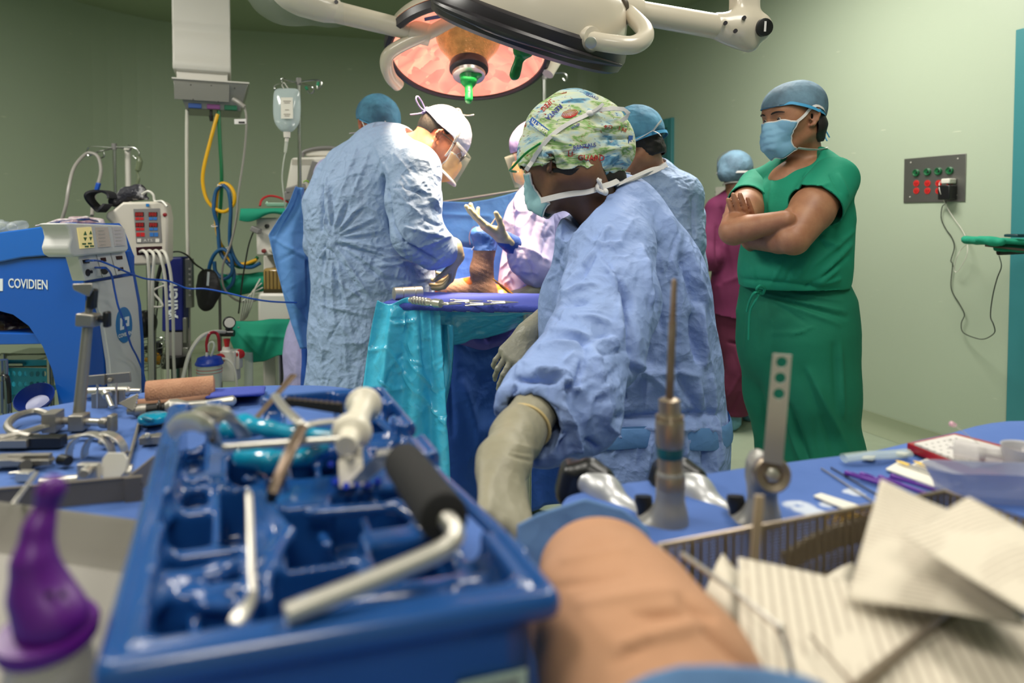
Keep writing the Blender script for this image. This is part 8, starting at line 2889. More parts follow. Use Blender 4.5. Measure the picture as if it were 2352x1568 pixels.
# ------------------------------------------------------------------ things on the left table
def Q(px,py,up=0.0):
 """a point up above the table cloth"""
 return PZ(px,py,ZT + 0.002 + up)
def post_clamp():
 r = thing('clamp_post',Q(180,972),'tall steel clamp post standing on the left table, side knobs and a swivel head','surgical clamp')
 b = Q(180,966,0.012)
 Yp = b[1]
 up = lambda px,py,dy=0.0: P(px,py,Yp + 0.02 + dy)
 build('post',MB().cyl(b,up(201,752),0.0095,0.0080,16),M_GUN,r)
 build('rod',MB().cyl(up(201,752),up(206,690),0.0058,0.0055,14),M_GUN,r)
 build('collar',MB().box(up(203,734),(0.030,0.026,0.022),roty(0.08)),M_GUN,r,bevel=0.003)
 kn = build('knob',MB().cyl(up(216,733),up(236,733),0.003),M_GUN,r)
 build('knob_wings',MB().cyl(up(226,733),up(242,733),0.006,0.006,12).box(up(246,733),(0.010,0.013,0.027)),M_BLACKP,kn,bevel=0.003)
 hd = build('head',MB().add([up(166,652,.01),up(212,650,.01),up(214,664,.01),up(205,682,.01),(up(168,665,.01)),up(166,652,-.015),up(212,650,-.015),up(214,664,-.015),up(205,682,-.015),up(168,665,-.015)],
   [(0,1,2,3,4),(9,8,7,6,5),(0,5,6,1),(1,6,7,2),(2,7,8,3),(3,8,9,4),(4,9,5,0)]),M_GUN,r,bevel=0.002)
 build('head_lever',MB().box(up(212,686),(0.012,0.016,0.034),roty(0.1)),M_BLACKP,hd,bevel=0.003)
 build('base_block',MB().box(Q(182,968,0.014),(0.024,0.026,0.026),rotz(0.1)),M_GUN,r,bevel=0.002)
 build('crossbar',MB().cyl(Q(130,965,0.014),Q(235,970,0.014),0.0062,0.0062,14),M_STEEL,r)
 build('knob',MB().cyl(Q(232,970,0.014),Q(250,971,0.014),0.009,0.009,14).box(Q(258,972,0.016),(0.010,0.018,0.030)),M_GUN,r,bevel=0.003)
 mb = MB()
 mb.tube(spline([Q(118,955,0.014),Q(85,945,0.014),Q(40,955,0.014),Q(18,975,0.014),Q(28,992,0.012),Q(50,996,0.012),Q(95,982,0.012),Q(122,976,0.014)],5),0.0062,8,closed=True)
 mb.box(Q(122,966,0.018),(0.020,0.034,0.030),rotz(0.2))
 build('ring_jaw',mb,M_GUN,r,bevel=0.0)
M_GUN = mat('gunmetal',(156,151,143),0.42,metal=0.7,bump=[('fine',200,0.1,0.001)])
post_clamp()
def tool(name,label,cat='surgical tool',**parts):
 base = None
 for k,(mb,m) in parts.items():
  v = np.array(mb.v)
  b = V3(v[:,0].mean(),v[:,1].mean(),v[:,2].min())
  if base is None or b[2] < base[2]:
   base = b
 r = thing(name,base,label,cat)
 for k,(mb,m) in parts.items():
  build(k.rstrip('_0123456789'),mb,m,r,bevel=0.0008)
 return r
F_ = lambda px,py,z: P(px,py,Q(px,940)[1] if z is None else z)
Yf = Q(250,935)[1]
tool('target_frame','steel drill guide frame with a flat upper bar behind the clamp post',bar=(MB().box(P(247,870,Yf),(0.086,0.004,0.018),roty(-0.09)).box(P(238,872,Yf - 0.004),(0.006,0.006,0.02)).cyl(P(252,873,Yf - 0.003),P(252,873,Yf - 0.007),0.004,0.004,10),M_GUN),
     upright=(MB().cyl(P(224,945,Yf),P(224,880,Yf),0.0022).cyl(P(267,935,Yf),P(267,878,Yf),0.0022),M_STEEL),
     plate=(MB().prism([(0,0),(0.030,-0.004),(0.030,0.022),(0.022,0.034),(0.0,0.034)][::-1],0.005,P(209,905,Yf),np.column_stack([V3(1,0,0),V3(0,0,-1),V3(0,1,0)])).box(P(272,912,Yf + 0.005),(0.024,0.005,0.028)),M_GUN),
     screw=(MB().cyl(P(245,905,Yf - 0.01),P(258,935,Yf - 0.05),0.004).cyl(P(243,902,Yf - 0.008),P(247,908,Yf - 0.014),0.008),M_STEEL))
tool('fixator_tube','grooved steel tube lying at the far edge behind the guide frame',body=(MB().lathe(Q(195,902,0.012),Q(305,898,0.012) - Q(195,902,0.012),[(0,0.008),(0.003,0.010),(0.078,0.010),(0.082,0.006),(0.10,0.005)],18),M_STEEL))
tool('serrated_wrench','fan shaped serrated steel piece between the frame and the handle',blade=(MB().prism([(0,0.014),(0.030,0.0)] + [(0.030 + (0.003 if i % 2 else 0.0),0.003 + 0.0022*i) for i in range(13)] + [(0.030,0.032)],0.003,Q(268,945,0.012),np.column_stack([V3(1,0,0),V3(0,0.5,0.86),V3(0,-0.86,0.5)])),M_GUN))
tool('quick_connect_handle','bulb shaped steel handle with black collar below the bandage roll',
     grip=(MB().lathe(Q(378,936,0.013),Q(525,921,0.013) - Q(378,936,0.013),[(0,0.008),(0.008,0.014),(0.02,0.014),(0.035,0.008),(0.07,0.0065),(0.10,0.009),(0.112,0.010),(0.118,0.004)],20),M_STEEL),
     collar=(MB().lathe(Q(335,941,0.012),Q(378,936,0.012) - Q(335,941,0.012),[(0,0.010),(0.018,0.010),(0.020,0.015),(0.022,0.015),(0.024,0.009),(0.034,0.009)],18),M_BLACKP),
     coupling=(MB().lathe(Q(292,944,0.011),Q(335,941,0.011) - Q(292,944,0.011),[(0,0.006),(0.012,0.008),(0.014,0.011),(0.034,0.011)],18),M_GUN))
X = SDF()
r0,r1 = Q(334,908,0.022),Q(494,893,0.022)
mb = MB().lathe(r0,r1 - r0,[(0,0.018),(0.0005,0.0245),(0.003,0.0262),(np.linalg.norm(r1 - r0) - 0.003,0.0258),(np.linalg.norm(r1 - r0),0.018)],36)
br = thing('bandage_roll',(r0 + r1)/2 - V3(0,0,0.022),'beige crepe bandage roll lying at the far edge of the left table','bandage')
build('roll',mb,mat('crepe_beige',(190,142,112),0.9,c2=(176,126,98),cscale=30,bump=[('stretch',260,0.7,0.002),('weave',300,0.4,0.002)]),br)
build('loose_end',MB().add([r0 + V3(0,-0.026,0.0),r1 + V3(0,-0.0262,0.0),r1 + V3(0,-0.030,-0.018),r0 + V3(0,-0.030,-0.018)],[(0,1,2,3)]),mat('crepe_beige2',(184,136,106),0.9),br,solid=0.001)
for k in range(4):
 X = SDF().box(Q(535 + 4*k,903 - 1*k,0.003 + 0.0055*k),(0.115 - 0.006*k,0.060,0.006),rotz(0.15 + 0.05*k),0.003)
 o = sdf_obj('folded_towel',X,0.0035,M_TOWELV,None,1,lambda v,n: 0.5*crumple(v,16,0.004,220 + k))
 tag(o,'folded blue violet towel, %s of the stack beside the bandage roll' % ('lowest','second from the bottom','third from the bottom','topmost')[k],'towel','folded towels beside the bandage roll')
M_TEALP = mat('teal_plastic',(14,150,186),0.2,coat=0.5)
tool('suction_pad','round teal pad on a grey base beside the blue tray',pad=(MB().lathe(Q(353,968,0.010),V3(0,0,1),[(0,0.022),(0.004,0.024),(0.010,0.0235),(0.013,0.018),(0.0135,0.002)],28),M_TEALP),base=(MB().lathe(Q(353,972,0.0),V3(0,0,1),[(0,0.020),(0.010,0.022)],28),M_GUN),
     recess=(MB().cyl(Q(330,960,0.021),Q(352,965,0.022),0.004,0.003,8),mat('teal_dark',(10,110,140),0.3)))
tool('threaded_rod','long thin steel rod lying from the handle towards the blue tray',rod=(MB().cyl(Q(325,950,0.004),Q(292,1072,0.004),0.0026),M_GUN),tip=(MB().box(Q(332,946,0.006),(0.028,0.02,0.010)),M_GUN))
tool('small_clamp','small steel pin clamp lying right of the threaded rod',body=(MB().box(Q(348,1008,0.008),(0.030,0.018,0.012),rotz(0.2)).box(Q(372,1000,0.008),(0.02,0.008,0.008),rotz(0.2)),M_GUN),bolt=(MB().cyl(Q(340,1000,0.006),Q(338,1000,0.022),0.004).cyl(Q(330,1015,0.004),Q(320,1008,0.004),0.0018),M_STEEL),nut=(MB().cyl(Q(385,955,0.006),Q(375,958,0.012),0.008,0.008,6),M_GUN))
# half ring clamp
mb = MB()
c = Q(208,1052,0.0)
for dx,rad in ((0,0.030),(0.016,0.028)):
 rings = []
 for i in range(25):
  a = pi*(i/24)*1.08 - 0.12
  q = c + V3(dx + rad*math.cos(a)*-1,dx*0.5,rad*math.sin(a)*1.05 + 0.003)
  nr = nrm(V3(-math.cos(a),0,math.sin(a)))
  rings.append([q + V3(0,-0.008,0),q + V3(0,0.008,0),q + V3(0,0.008,0) + nr*0.003,q + V3(0,-0.008,0) + nr*0.003])
 mb.rings(rings)
tool('half_ring_clamp','double half ring steel clamp arching over the left table',ring=(mb,M_STEEL),arm=(MB().tube(spline([Q(140,1012,0.006),Q(180,1000,0.006),Q(230,1002,0.006),Q(262,1010,0.006)],5),0.006,8,flat=0.5),M_GUN),
     washer=(MB().tube([Q(252,1012,0.008) + V3(0.012*math.cos(t),0.012*math.sin(t),0) for t in np.linspace(0,2*pi,19)[:-1]],0.004,8,closed=True),M_GUN),knob=(MB().cyl(Q(140,1055,0.008),Q(158,1058,0.010),0.008,0.007,14),M_BLACKP))
tool('rail_clamp','grey rail clamp with black block at the left edge',body=(MB().box(Q(30,1012,0.010),(0.060,0.034,0.012),rotz(0.05)).tube(spline([Q(0,1012,0.012),Q(40,1002,0.014),Q(70,1006,0.012)],4),0.008,8),M_GUN),block=(MB().box(Q(95,1013,0.009),(0.066,0.020,0.016),rotz(0.06)),M_BLACKP))
tool('fork_clamp','forked steel clamp lying in front of the rail clamp',body=(MB().box(Q(22,1056,0.010),(0.04,0.03,0.010),rotz(0.1)).box(Q(70,1050,0.012),(0.055,0.009,0.010),rotz(0.08)).box(Q(72,1062,0.010),(0.050,0.006,0.008),rotz(0.05)).tube([Q(92,1058,0.006) + V3(0.015*math.cos(t),0.012*math.sin(t),0) for t in np.linspace(-1.8,1.8,12)],0.004,8),M_GUN),
     knob=(MB().cyl(Q(60,1078,0.002),Q(60,1068,0.014),0.010,0.008,14),M_BLACKP),foot=(MB().box(Q(58,1092,0.006),(0.018,0.014,0.012)).cyl(Q(20,1088,0.004),Q(48,1084,0.006),0.002),M_STEEL))
tool('octagon_plate','white octagonal plate fixed to a steel block on the metal tray',plate=(MB().prism([(0.005,0),(0.026,0),(0.033,0.009),(0.033,0.024),(0.026,0.032),(0.005,0.032),(0,0.024),(0,0.009)],0.004,Q(231,1098,0.008),np.column_stack([V3(1,0,0),V3(0,0.34,0.94),V3(0,-0.94,0.34)])),M_WHITEP),
     block=(MB().box(Q(205,1090,0.018),(0.026,0.01,0.030)).cyl(Q(204,1078,0.026),Q(203,1082,0.026) + V3(0,-0.01,0),0.007,0.006,14),M_STEEL),tube=(MB().cyl(Q(90,1108,0.012),Q(180,1100,0.012),0.006,0.006,14),M_STEEL),spigot=(MB().cyl(Q(285,1085,0.012),Q(305,1083,0.012),0.010,0.010,12),M_STEEL))
tool('leaning_rod','thin steel rod leaning over the rim of the metal tray',rod=(MB().cyl(P(84,1086,0.80),P(30,1158,0.66),0.0026,0.0026,8),M_STEEL))
# shallow metal tray and the white basin in front of it
a_,b_ = Q(-60,1128,0.028),Q(292,1096,0.028)
dd = nrm(b_ - a_)
nn = V3(-dd[1],dd[0],0)
Rm = np.column_stack([dd,nn,V3(0,0,1)])
L_ = np.linalg.norm(b_ - a_)
M_TWALL = mat('tray_wall_grey',(112,104,94),0.6,metal=0.2)
mt = thing('metal_tray',(a_ + b_)/2 - V3(0,0,0.03),'grey metal tray whose plain front wall crosses the lower left','tray')
build('front_wall',MB().box((a_ + b_)/2 - V3(0,0,0.0145),(L_,0.003,0.029),Rm).box((a_ + b_)/2,(L_,0.005,0.003),Rm),M_TWALL,mt,bevel=0.001)
cw = Q(355,1046,0.03)
build('side_wall',MB().box((b_ + cw)/2 - V3(0,0,0.0145),(0.003,np.linalg.norm(cw - b_),0.03),frame_from(cw - b_)[:,[0,2,1]]*[1,1,1]).box(b_ - V3(-0.008,0,0.0145),(0.02,0.006,0.032),Rm),M_TWALL,mt,bevel=0.001)
for x in (318,326):
 build('rivet',MB().sph(P(x,1112 if x == 326 else 1160,b_[1] - 0.004),0.0015,8,6),M_DARKRIM,mt)
# basin
bz = 1.0
w0,w1 = PZ(-40,1150,bz),PZ(308,1200,bz)
mb = MB()
rim = [PZ(-140,1140,bz),PZ(308,1200,bz),PZ(262,1720,bz),PZ(-240,1720,bz)]
rings = []
cc = np.mean(rim,0)
loop = []
for i in range(4):
 for t in np.linspace(0,1,8)[:-1]:
  loop.append(rim[i]*(1 - t) + rim[(i + 1) % 4]*t)
for s,dz in ((1.03,-0.045),(1.05,-0.004),(1.05,0.0),(1.02,0.002),(1.0,-0.002),(0.94,-0.03),(0.88,-0.042),(0.4,-0.044),(0.02,-0.044)):
 rings.append([cc + (q - cc)*s + V3(0,0,dz) for q in loop])
o = build('basin',MB().rings(rings,cap=False),mat('basin_white',(150,146,139),0.5),solid=0.0)
tag(o,'white rectangular plastic basin in the lower left corner','basin')
# purple bulb stopper on a glass jar
bc = P(112,1480,0.40)
zb = bc[2]
jr = thing('glass_jar',bc*[1,1,0] + V3(0,0,ZT + 0.008),'clear glass jar standing in the basin under the purple bulb','jar')
build('glass',MB().lathe(V3(bc[0],bc[1],ZT + 0.008),V3(0,0,1),[(0,0.018),(0.002,0.024),(zb - ZT - 0.022,0.024),(zb - ZT - 0.010,0.021)],32),mat('jar_glass',(150,150,140),0.08,alpha=0.5,spec=0.8),jr)
pb = thing('purple_bulb',bc,'purple rubber bulb with bent neck on the glass jar, lower left corner','rubber bulb')
M_PURP = mat('purple_rubber',(92,22,124),0.38,bump=[('fine',120,0.06,0.001)])
X = SDF()
at = lambda px,py,dy=0.0: P(px,py,bc[1] + dy)
X.chain([at(118,1128,.01),at(106,1165,.01),at(88,1215,.005),at(78,1290),at(92,1360),at(112,1415)],[0.0066,0.0046,0.0072,0.0105,0.0150,0.0180],0.008)
X.cap(at(120,1118,.01),at(112,1128,.01),0.0072,0.0072,0.004)
X.ell(at(130,1420,-0.004),(0.016,0.014,0.014),I3,0.012)
v_,f_ = X.mesh(0.0014,1)
mesh_obj('bulb',v_,f_,M_PURP,pb,smooth='all')
build('flange',MB().lathe(at(110,1432) - V3(0,0,0.004),nrm(V3(0,-0.12,1)),[(-0.008,0.020),(-0.006,0.0262),(0.0,0.0272),(0.003,0.026),(0.004,0.018)],40),M_PURP,pb)
for px in (112,142):
 build('dimple',MB().lathe(at(px,1366,-0.0175),V3(0,-1,0.1),[(-0.001,0.0022),(0.0006,0.0018)],12),mat('purple_dark',(46,10,62),0.6),pb)
# ------------------------------------------------------------------ the blue sterilising tray and its tools
ZR = 1.073
M_TRAY = mat('tray_blue',(30,82,150),0.22,c2=(26,76,142),cscale=5,coat=0.5)
FL,FR,BR,BL = [PZ(x,y,ZR) for x,y in ((206,1540),(1300,1360),(884,884),(386,926))]
TC = (FL + FR + BR + BL)/4
TU = nrm((FR - FL) + (BR - BL))
TV = V3(-TU[1],TU[0],0)
TR = np.column_stack([TU,TV,V3(0,0,1)])
TW = (np.linalg.norm(FR - FL) + np.linalg.norm(BR - BL))/2
TL = (np.linalg.norm(BL - FL) + np.linalg.norm(BR - FR))/2
def warp(p):
 """fit the straight tray to its slightly skewed moulded outline"""
 q = p - TC
 u,v = (q @ TU)/TW + 0.5,(q @ TV)/TL + 0.5
 u,v = u[:,None],v[:,None]
 o = FL*(1 - u)*(1 - v) + FR*u*(1 - v) + BR*u*v + BL*(1 - u)*v
 return o*[1,1,0] + p*[0,0,1]
tl = lambda u,v,z: TC + TU*u + TV*v + V3(0,0,z - ZR)
def tray():
 r = thing('instrument_tray',tl(0,0,0.953),'glossy blue moulded plastic tray full of tools across the foreground','instrument tray')
 S = SDF()
 S.box(tl(0,0,1.012),(TW - 0.022,TL - 0.022,0.116),TR,0.022,0.004)
 S.box(tl(0,0,1.064),(TW,TL,0.020),TR,0.009,0.008)
 S.box(tl(0,0,1.085),(TW - 0.046,TL - 0.046,0.070),TR,0.012,0.006,'-')
 w,l = TW/2 - 0.0135,TL/2 - 0.0135
 loop = [(-w,-l),(w,-l),(w,l),(-w,l)]
 for i in range(4):
  a,b = loop[i],loop[(i + 1) % 4]
  S.cap(tl(*a,1.076),tl(*b,1.076),0.0052,0.0052,0.003,op='-')
 def loc(px,py,z=1.05):
  q = PZ(px,py,z) - TC
  return np.dot(q,TU),np.dot(q,TV)
 def pocket(x0,y0,x1,y1,dep,rad=0.006,k=0.006):
  us,vs = zip(*[loc(*q) for q in ((x0,y0),(x1,y0),(x0,y1),(x1,y1))])
  us,vs = sorted(us),sorted(vs)
  u0,u1,v0,v1 = (us[0] + us[1])/2,(us[2] + us[3])/2,(vs[0] + vs[1])/2,(vs[2] + vs[3])/2
  S.box(tl((u0 + u1)/2,(v0 + v1)/2,1.052 - dep/2 + 0.01),(max(u1 - u0,0.008),max(v1 - v0,0.008),dep + 0.02),TR,rad,k,'-')
 def ridge_(pts,rad,z=1.050,op='+'):
  q = [tl(*loc(x,y),z) for x,y in pts]
  for i in range(len(q) - 1):
   S.cap(q[i],q[i + 1],rad,rad,0.008,op=op)
 for a in ((840,930,905,948,0.03),(850,965,935,1000,0.05),(870,1020,985,1050,0.05),(985,1080,1150,1290,0.06),(760,1120,965,1210,0.055),(610,1160,800,1290,0.065),
   (580,1300,790,1400,0.05),(360,1180,470,1260,0.06),(340,1275,520,1345,0.04),(290,1375,500,1470,0.06),(455,960,500,1080,0.035),(545,950,640,1000,0.05),
   (540,1040,600,1110,0.05),(680,1030,800,1090,0.06),(500,1120,560,1250,0.05),(830,1240,1000,1330,0.045),(690,940,800,965,0.03),(420,1100,480,1160,0.03),(620,1060,660,1130,0.04),(520,1380,570,1470,0.05)):
  pocket(*a)
 ridge_([(700,1180),(900,1165),(960,1210),(1000,1270)],0.005)
 ridge_([(370,1195),(420,1130),(500,1120)],0.005)
 ridge_([(385,1075),(400,1120),(360,1200)],0.004)
 ridge_([(300,1400),(345,1350),(470,1320),(560,1290)],0.006)
 ridge_([(860,925),(1165,1280)],0.006)
 ridge_([(600,1140),(640,1230),(560,1340)],0.005)
 ridge_([(640,1400),(1000,1360),(1170,1320)],0.005,1.052)
 ridge_([(800,1010),(940,1000)],0.005)
 for x,y in ((655,1330),(700,1345),(640,1365),(690,1318),(430,1300),(470,1320),(380,1310),(850,1290),(900,1300)):
  u,v = loc(x,y,1.02)
  S.cap(tl(u,v,1.03),tl(u,v,0.94),0.0035,0.0035,0.002,op='-')
 rnd = random.Random(5)
 for _ in range(26):
  u,v = rnd.uniform(-TW/2 + 0.035,TW/2 - 0.035),rnd.uniform(-TL/2 + 0.035,TL/2 - 0.035)
  a = rnd.choice((0,pi/2,0.4))
  d = rnd.uniform(0.01,0.03)
  S.cap(tl(u - d*math.cos(a),v - d*math.sin(a),rnd.uniform(1.02,1.048)),tl(u + d*math.cos(a),v + d*math.sin(a),1.035),0.0045,0.0045,0.006)
 v_,f_ = S.mesh(0.0023,1)
 v_ = warp(v_)
 mesh_obj('shell',v_,f_,M_TRAY,r,smooth='all')
 ml = mat('sticker_mint',(186,206,186),0.5)
 for u0,u1,v in ((0.065,0.108,1),(-0.062,-0.018,0)):
  c = tl((u0 + u1)/2,-TL/2 + 0.0095,1.006 if v else 0.996)
  c = warp(c[None])[0] - TV*0.001
  lb = build('sticker',MB().box(c,(u1 - u0,0.0012,0.036),TR),ml,r)
  mb = MB()
  for k in range(5 if v else 4):
   mb.box(c - TV*0.0008 + TU*(0.006*k - 0.011) + V3(0,0,0.010),(0.0042,0.0006,0.008),TR)
  mb.box(c - TV*0.0008 - V3(0,0,0.004),(0.03,0.0006,0.002),TR)
  build('faded_print',mb,M_GREYP,lb)
tray()
M_FOAM = mat('grip_foam',(30,29,30),0.9,bump=[('weave',600,0.4,0.001)])
M_NYLON = mat('handle_nylon',(222,214,196),0.4)
M_TARN = mat('tarnished_steel',(142,126,112),0.4,metal=0.7,c2=(118,96,80),cscale=24)
T_ = lambda px,py,z: PZ(px,py,z)
kk = spline([T_(655,1412,1.078),T_(850,1335,1.084),T_(990,1275,1.090),T_(1035,1248,1.094),T_(1045,1222,1.098),T_(1030,1198,1.102),T_(1018,1185,1.104)],5)
tool('foam_grip_retractor','bent steel retractor with a thick black foam grip lying across the blue tray','surgical retractor',
     bar=(MB().tube(kk,0.0062,12),M_STEEL),grip=(MB().lathe(T_(1022,1192,1.104),T_(905,1030,1.095) - T_(1022,1192,1.104),[(0,0.010),(0.002,0.0165),(0.012,0.0168),(0.13,0.0165),(0.135,0.012)],28),M_FOAM),
     blade=(MB().grid([[T_(x,y,z) for x,y in row] for z,row in ((1.094,[(868,1032),(952,1022)]),(1.100,[(862,1045),(950,1034)]),(1.088,[(838,1070),(880,1075)]),(1.070,[(800,1110),(842,1108)]))]),M_STEEL))
tool('bent_elevator','slim steel elevator with a flat bent tip standing in the middle of the tray','surgical tool',shaft=(MB().tube(spline([T_(571,1125,1.085),T_(574,1180,1.078),T_(577,1300,1.066),T_(582,1362,1.062)],4),[0.0012] + [0.0030]*12,8),M_STEEL),
     tip=(MB().tube([T_(582,1362,1.062),T_(572,1385,1.064),T_(548,1420,1.060),T_(538,1436,1.058)],[0.003,0.0045,0.006,0.005],8,flat=0.5),M_STEEL))
h0,h1 = T_(838,925,1.100),T_(800,1012,1.092)
tool('nylon_handle_osteotome','chisel with a pale nylon handle and steel neck, blade down in the tray','surgical chisel',handle=(MB().lathe(h0,h1 - h0,[(0,0.006),(0.002,0.0185),(0.010,0.0195),(0.016,0.014),(0.022,0.0115),(0.055,0.0125),(0.075,0.0125),(0.080,0.0195),(0.090,0.018),(0.096,0.011),(0.115,0.010)],28),M_NYLON),
     neck=(MB().box(T_(806,1052,1.078),(0.022,0.004,0.020),TR @ rotx(-0.5)).cyl(T_(806,1056,1.082),T_(806,1056,1.082) + V3(0,-0.006,0.003),0.004),M_GUN),tip=(MB().box(T_(806,1086,1.068),(0.022,0.003,0.024),TR @ rotx(-0.5)),M_NYLON))
tool('steel_pin_driver','straight steel rod lying across the teal handles','surgical tool',rod=(MB().cyl(T_(512,1028,1.088),T_(792,1008,1.096),0.0036,0.0036,12).sph(T_(794,1008,1.096),0.005,10,8),M_STEEL))
mb = MB()
saw = [(0,0.004)] + [(0.0035*i,0.011 + (0.002 if i % 2 else 0)) for i in range(22)] + [(0.075,0.0)]
tool('bone_rasp','dark serrated rasp wedged at the back of the blue tray','surgical rasp',blade=(MB().prism(saw,0.006,T_(660,935,1.085),np.column_stack([nrm(T_(785,948,1.085) - T_(660,935,1.085)),V3(0,0,1),np.cross(nrm(T_(785,948,1.085) - T_(660,935,1.085)),V3(0,0,1))])),mat('rasp_dark',(70,62,56),0.5,metal=0.7)))
tool('y_retractor','forked steel retractor, its two arms meeting above the tray middle','surgical retractor',arm=(MB().tube(spline([T_(632,908,1.100),T_(652,935,1.104),T_(682,965,1.104),T_(694,978,1.100)],5),0.0052,8,flat=0.6),M_STEEL),arm_=(MB().tube(spline([T_(815,968,1.088),T_(760,968,1.098),T_(715,974,1.104),T_(694,984,1.100)],5),0.0050,8,flat=0.6),M_STEEL),
     stem=(MB().tube(spline([T_(694,982,1.102),T_(670,1030,1.098),T_(645,1085,1.086),T_(626,1135,1.072)],5),[0.006]*8 + [0.0055]*8,8,flat=0.7),M_TARN),tip=(MB().cyl(T_(627,1130,1.072),T_(622,1152,1.064),0.005,0.004,8),M_BLACKP))
tool('curved_band_retractor','broad curved steel band retractor hooked over the left rim of the tray','surgical retractor',
     band=(MB().tube(spline([T_(393,992,1.085),T_(415,972,1.104),T_(450,968,1.112),T_(478,985,1.108),T_(497,1020,1.088)],6),0.0092,10,flat=0.32,up=(0.3,1,0)),M_STEEL),band_=(MB().tube(spline([T_(440,968,1.102),T_(470,950,1.116),T_(515,955,1.116),T_(545,978,1.102),T_(560,1000,1.09)],6),0.0092,10,flat=0.32,up=(0.3,1,0)),M_STEEL),
     bolt=(MB().cyl(T_(486,1012,1.098),T_(488,1010,1.104),0.003,0.003,10),M_DARKRIM))
e0,e1 = P(578,972,0.75),P(674,862,0.86)
tool('bronze_chisel','bronze tinted steel chisel sticking up out of the tray towards the surgeon','surgical chisel',shaft=(MB().tube([e0,e0*0.4 + e1*0.6,e1],[0.0038,0.0045,0.0055],8,flat=0.5),M_TARN))
for nm,pts,lab in (('teal_handle',[(528,985),(560,975),(620,985),(700,1000),(765,1004)],'teal plastic handle under the steel rod, nearer the left rim'),('teal_handle',[(560,1050),(620,1060),(700,1050),(740,1030)],'darker teal handle lower down under the forked retractor')):
 X = SDF()
 zz = 1.080 if pts[0][0] == 528 else 1.062
 X.chain([T_(x,y,zz) for x,y in pts],[0.011,0.010,0.0075,0.008,0.007][:len(pts)],0.008)
 X.chain([T_(x,y,zz + 0.0095) for x,y in pts[:-1]],[0.004]*(len(pts) - 1),0.004,op='-')
 o = sdf_obj(nm,X,0.0025,M_TEALP,None,1)
 tag(o,lab,'tool handle')
for k,(x,y) in enumerate(((770,1105),(795,1115),(820,1108),(845,1112),(868,1104),(760,1065),(785,1058))):
 o = build('blue_peg',MB().cyl(T_(x,y,1.035),T_(x,y,1.066),0.0038,0.0030,10),mat('peg_blue',(20,60,200),0.3))
 tag(o,'small bright blue peg in the rack under the chisel tip','peg','bright blue pegs in the tray')
